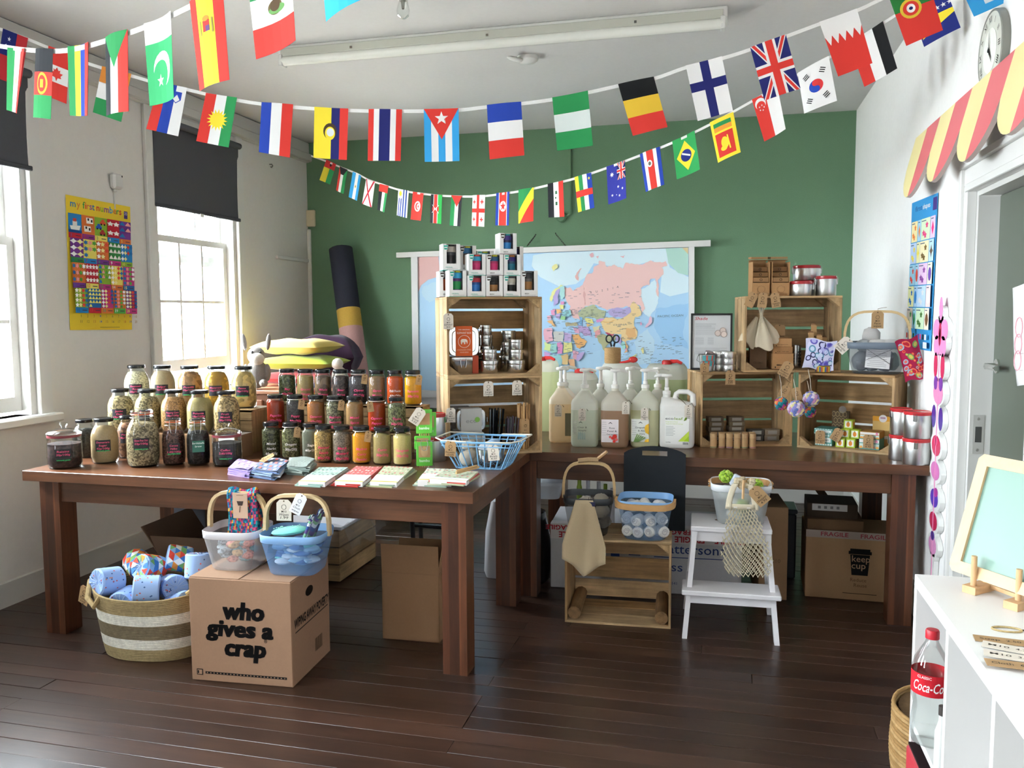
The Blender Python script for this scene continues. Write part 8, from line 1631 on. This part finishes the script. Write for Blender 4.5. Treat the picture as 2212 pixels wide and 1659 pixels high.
# cola bottle
p = Vector((.500, 2.125, .4135)); t = thing('cola_bottle', 'empty clear plastic soda bottle with red label in the shelf cube', 'bottle', p, -.22); r = .043; h = .275
prof = [(r*.75, 0), (r*.9, .004), (r*.96, .02), (r, .045), (r*.92, .075), (r*.86, .095), (r*.97, .112), (r, .13), (r, .185), (r*.9, .205), (r*.62, .228), (r*.36, .248), (r*.30, .258), (r*.30, .266)]
G(0xffffff).lathe(prof, 28).obj('clear_shell', 'glass', t, sharp=70)
g = G(0xc8202c).lathe([(r*1.006, .128), (r*1.008, .180)], 32, cap=False); g.text('Coca-Cola', .034, None, 0xf4f0ee, .008, fit=.085, shear=.35, mapf=cylmap(r*1.014, .150)); g.text('CLASSIC', .009, None, 0xf4f0ee, .004, mapf=lambda x, y: cylmap(r*1.014, .173)(x-.015, y)); g.obj('red_label', 'paper', t)
G(0xc82030).lathe([(r*.36, .258), (r*.36, .276), (r*.32, .279), (0, .279)], 18).obj('cap', 'satin', t)
t = thing('cleaner_bottle', 'slim white bottle with dark cap at the edge of the shelf cube', 'bottle', (.492, 1.972, .4135)); G(0xe0e0dc).lathe([(.014, 0), (.016, .01), (.016, .10), (.009, .125), (.009, .14)], 18).obj('body', 'hdpewhite', t); G(0x3a3430).lathe([(.010, .14), (.010, .16), (0, .161)], 14).obj('cap', 'satin', t)
# chalkboard held by a peg rack on the shelf top
BL_ = az(2053, 1230, .822); BR_ = az(2212, 1287, .822); dirx = (BR_-BL_).normalized(); BRf = BL_+dirx*.42
nn_ = Vector((dirx.y, -dirx.x, 0)).normalized()
if nn_.dot(O-BL_) < 0: nn_ = -nn_
la = radians(17); up_ = Vector((0, 0, cos(la)))-nn_*sin(la); hgt = .292; nn_ = nn_*cos(la)+Vector((0, 0, sin(la)))
t = thing('chalkboard', 'green chalkboard in a pale wooden frame standing on the white shelf', 'chalkboard', BL_)
def cbp(x, z, e=0): return BL_+dirx*x+up_*z+nn_*e
def plate(nm, pts, e0, e1, col, mat):
    n = len(pts); vs = [cbp(x, z, e0) for x, z in pts]+[cbp(x, z, e1) for x, z in pts]; return objw(G(col).add(vs, [tuple(range(n))[::-1], tuple(range(n, 2*n))]+[(i, (i+1) % n, n+(i+1) % n, n+i) for i in range(n)]), nm, mat, t)
fwd = .028; c = .012; BW = .42
def rcorn(x0, z0, x1, z1, c): return [(x0+c, z0), (x1-c, z0), (x1, z0+c), (x1, z1-c), (x1-c, z1), (x0+c, z1), (x0, z1-c), (x0, z0+c)]
plate('slate_panel', [(fwd, fwd), (BW-fwd, fwd), (BW-fwd, hgt-fwd), (fwd, hgt-fwd)], -.006, .001, 0x7fa090, 'satin')
FRC = 0xe0bc90
plate('frame_rail', [(c, 0), (BW-c, 0), (BW, c), (BW-fwd, fwd), (fwd, fwd), (0, c)], -.009, .008, FRC, 'beech_x'); plate('frame_rail', [(fwd, hgt-fwd), (BW-fwd, hgt-fwd), (BW, hgt-c), (BW-c, hgt), (c, hgt), (0, hgt-c)], -.009, .008, FRC, 'beech_x')
plate('frame_stile', [(0, c), (fwd, fwd), (fwd, hgt-fwd), (0, hgt-c)], -.009, .008, FRC, 'beech_z'); plate('frame_stile', [(BW-fwd, fwd), (BW, c), (BW, hgt-c), (BW-fwd, hgt-fwd)], -.009, .008, FRC, 'beech_z')
t = thing('peg_rack', 'pale wooden peg rack for plates on the white shelf', 'rack', az(2120, 1285, SZ)); RK = 0xd8ae80
def hbar(a, b, w2, z0, z1, nm, mat='beech_x'):
    d = (b-a); d.z = 0; d.normalize(); s_ = Vector((-d.y, d.x, 0))*w2/2; vs = [Vector((q.x, q.y, z)) for z in (z0, z1) for q in (a-s_, b-s_, b+s_, a+s_)]; objw(G(RK).add(vs, [(3, 2, 1, 0), (4, 5, 6, 7), (0, 1, 5, 4), (1, 2, 6, 5), (2, 3, 7, 6), (3, 0, 4, 7)]), nm, mat, t)
a1, a2 = az(2092, 1283, SZ), az(2172, 1262, SZ); hbar(a1, a2+(a2-a1)*.3, .032, SZ+.0005, SZ+.018, 'base_bar')
b1_ = az(2182, 1318, SZ); b2_ = b1_+(a2-a1)*1.3; hbar(b1_, b2_, .032, SZ+.0005, SZ+.018, 'base_bar'); hbar(a1.lerp(a2, .45), b1_.lerp(b2_, .35), .009, SZ+.008, SZ+.017, 'cross_dowel')
for q in (a1.lerp(a2, .12), a1.lerp(a2, .45), a1.lerp(a2, .80), b1_.lerp(b2_, .15), b1_.lerp(b2_, .5)): objw(G(RK).tube([Vector((q.x, q.y, SZ+.016)), Vector((q.x, q.y, SZ+.088))], .0065, 10), 'peg', 'beech_z', t)
for k, (px, py, a, c, ln) in enumerate(((2165, 1385, -.12, KRAFT, ('Soap', '2.50')), (2185, 1402, -.35, TAGW, ('M10', '4.25')), (2190, 1420, -.25, TAGW, ('M10', '3.95')), (2195, 1438, -.1, KRAFT, ('Cloth', '6.10')))):
    q = az(px, py, SZ+.001+.0016*k); t = thing('loose_tag', ('kraft price tag lying farthest along the white shelf', 'white price tag under another on the white shelf', 'white price tag overlapping another on the white shelf', 'kraft price tag lying nearest the shelf end'), 'tag', q, a); t['label'] = ('kraft price tag beside the string loop on the white shelf', 'white price tag below the overlapping one on the shelf', 'white price tag overlapping another on the white shelf', 'kraft price tag next to the white tags on the shelf')[k]
    g = G(c).prism([(-.05, -.017), (.04, -.017), (.05, -.009), (.05, .009), (.04, .017), (-.05, .017)], 0, .0012); g.text(ln[0], .014, Tr(-.022, 0, .0015), 0x4a443c, .004, fit=.036).text(ln[1], .014, Tr(.02, 0, .0015), 0x4a443c, .004, fit=.026); g.obj('card', 'card' if c == KRAFT else 'paper', t)
q = az(2175, 1360, SZ+.0015); t = thing('string_loop', 'small loop of twine lying on the white shelf', 'string', q); G(0xc0a878).tube([(.028*cos(a*pi/8), .014*sin(a*pi/8), .0005) for a in range(16)], .0022, 5, None, True).tube([(.028, 0, .001), (.07, .004, .0008)], .0018, 4, 0x5a5048).obj('loop', 'twine', t)
# round seagrass basket on the floor beyond the shelf
t = thing('round_wicker_basket', 'round woven basket on the floor behind the white shelf', 'basket', (.655, 2.44, 0)); g = G()
for j in range(34): z = .36*(j+.5)/34; rr = .12+.055*sin(min(1, z/.30)*pi*.62); g.tube([(rr*cos(i*pi/16), rr*sin(i*pi/16), z) for i in range(32)], .0058, 5, (0xb08a58, 0xa07c4c, 0xbc9866)[j % 3], True)
g.obj('woven_courses', 'wicker', t, sharp=80); G(0x6a5236).lathe([(0, .004), (.118, .005), (.165, .2), (.158, .35)], 28).obj('inner_wall', 'wicker', t)
# skein of fairy-light wire beside the crate
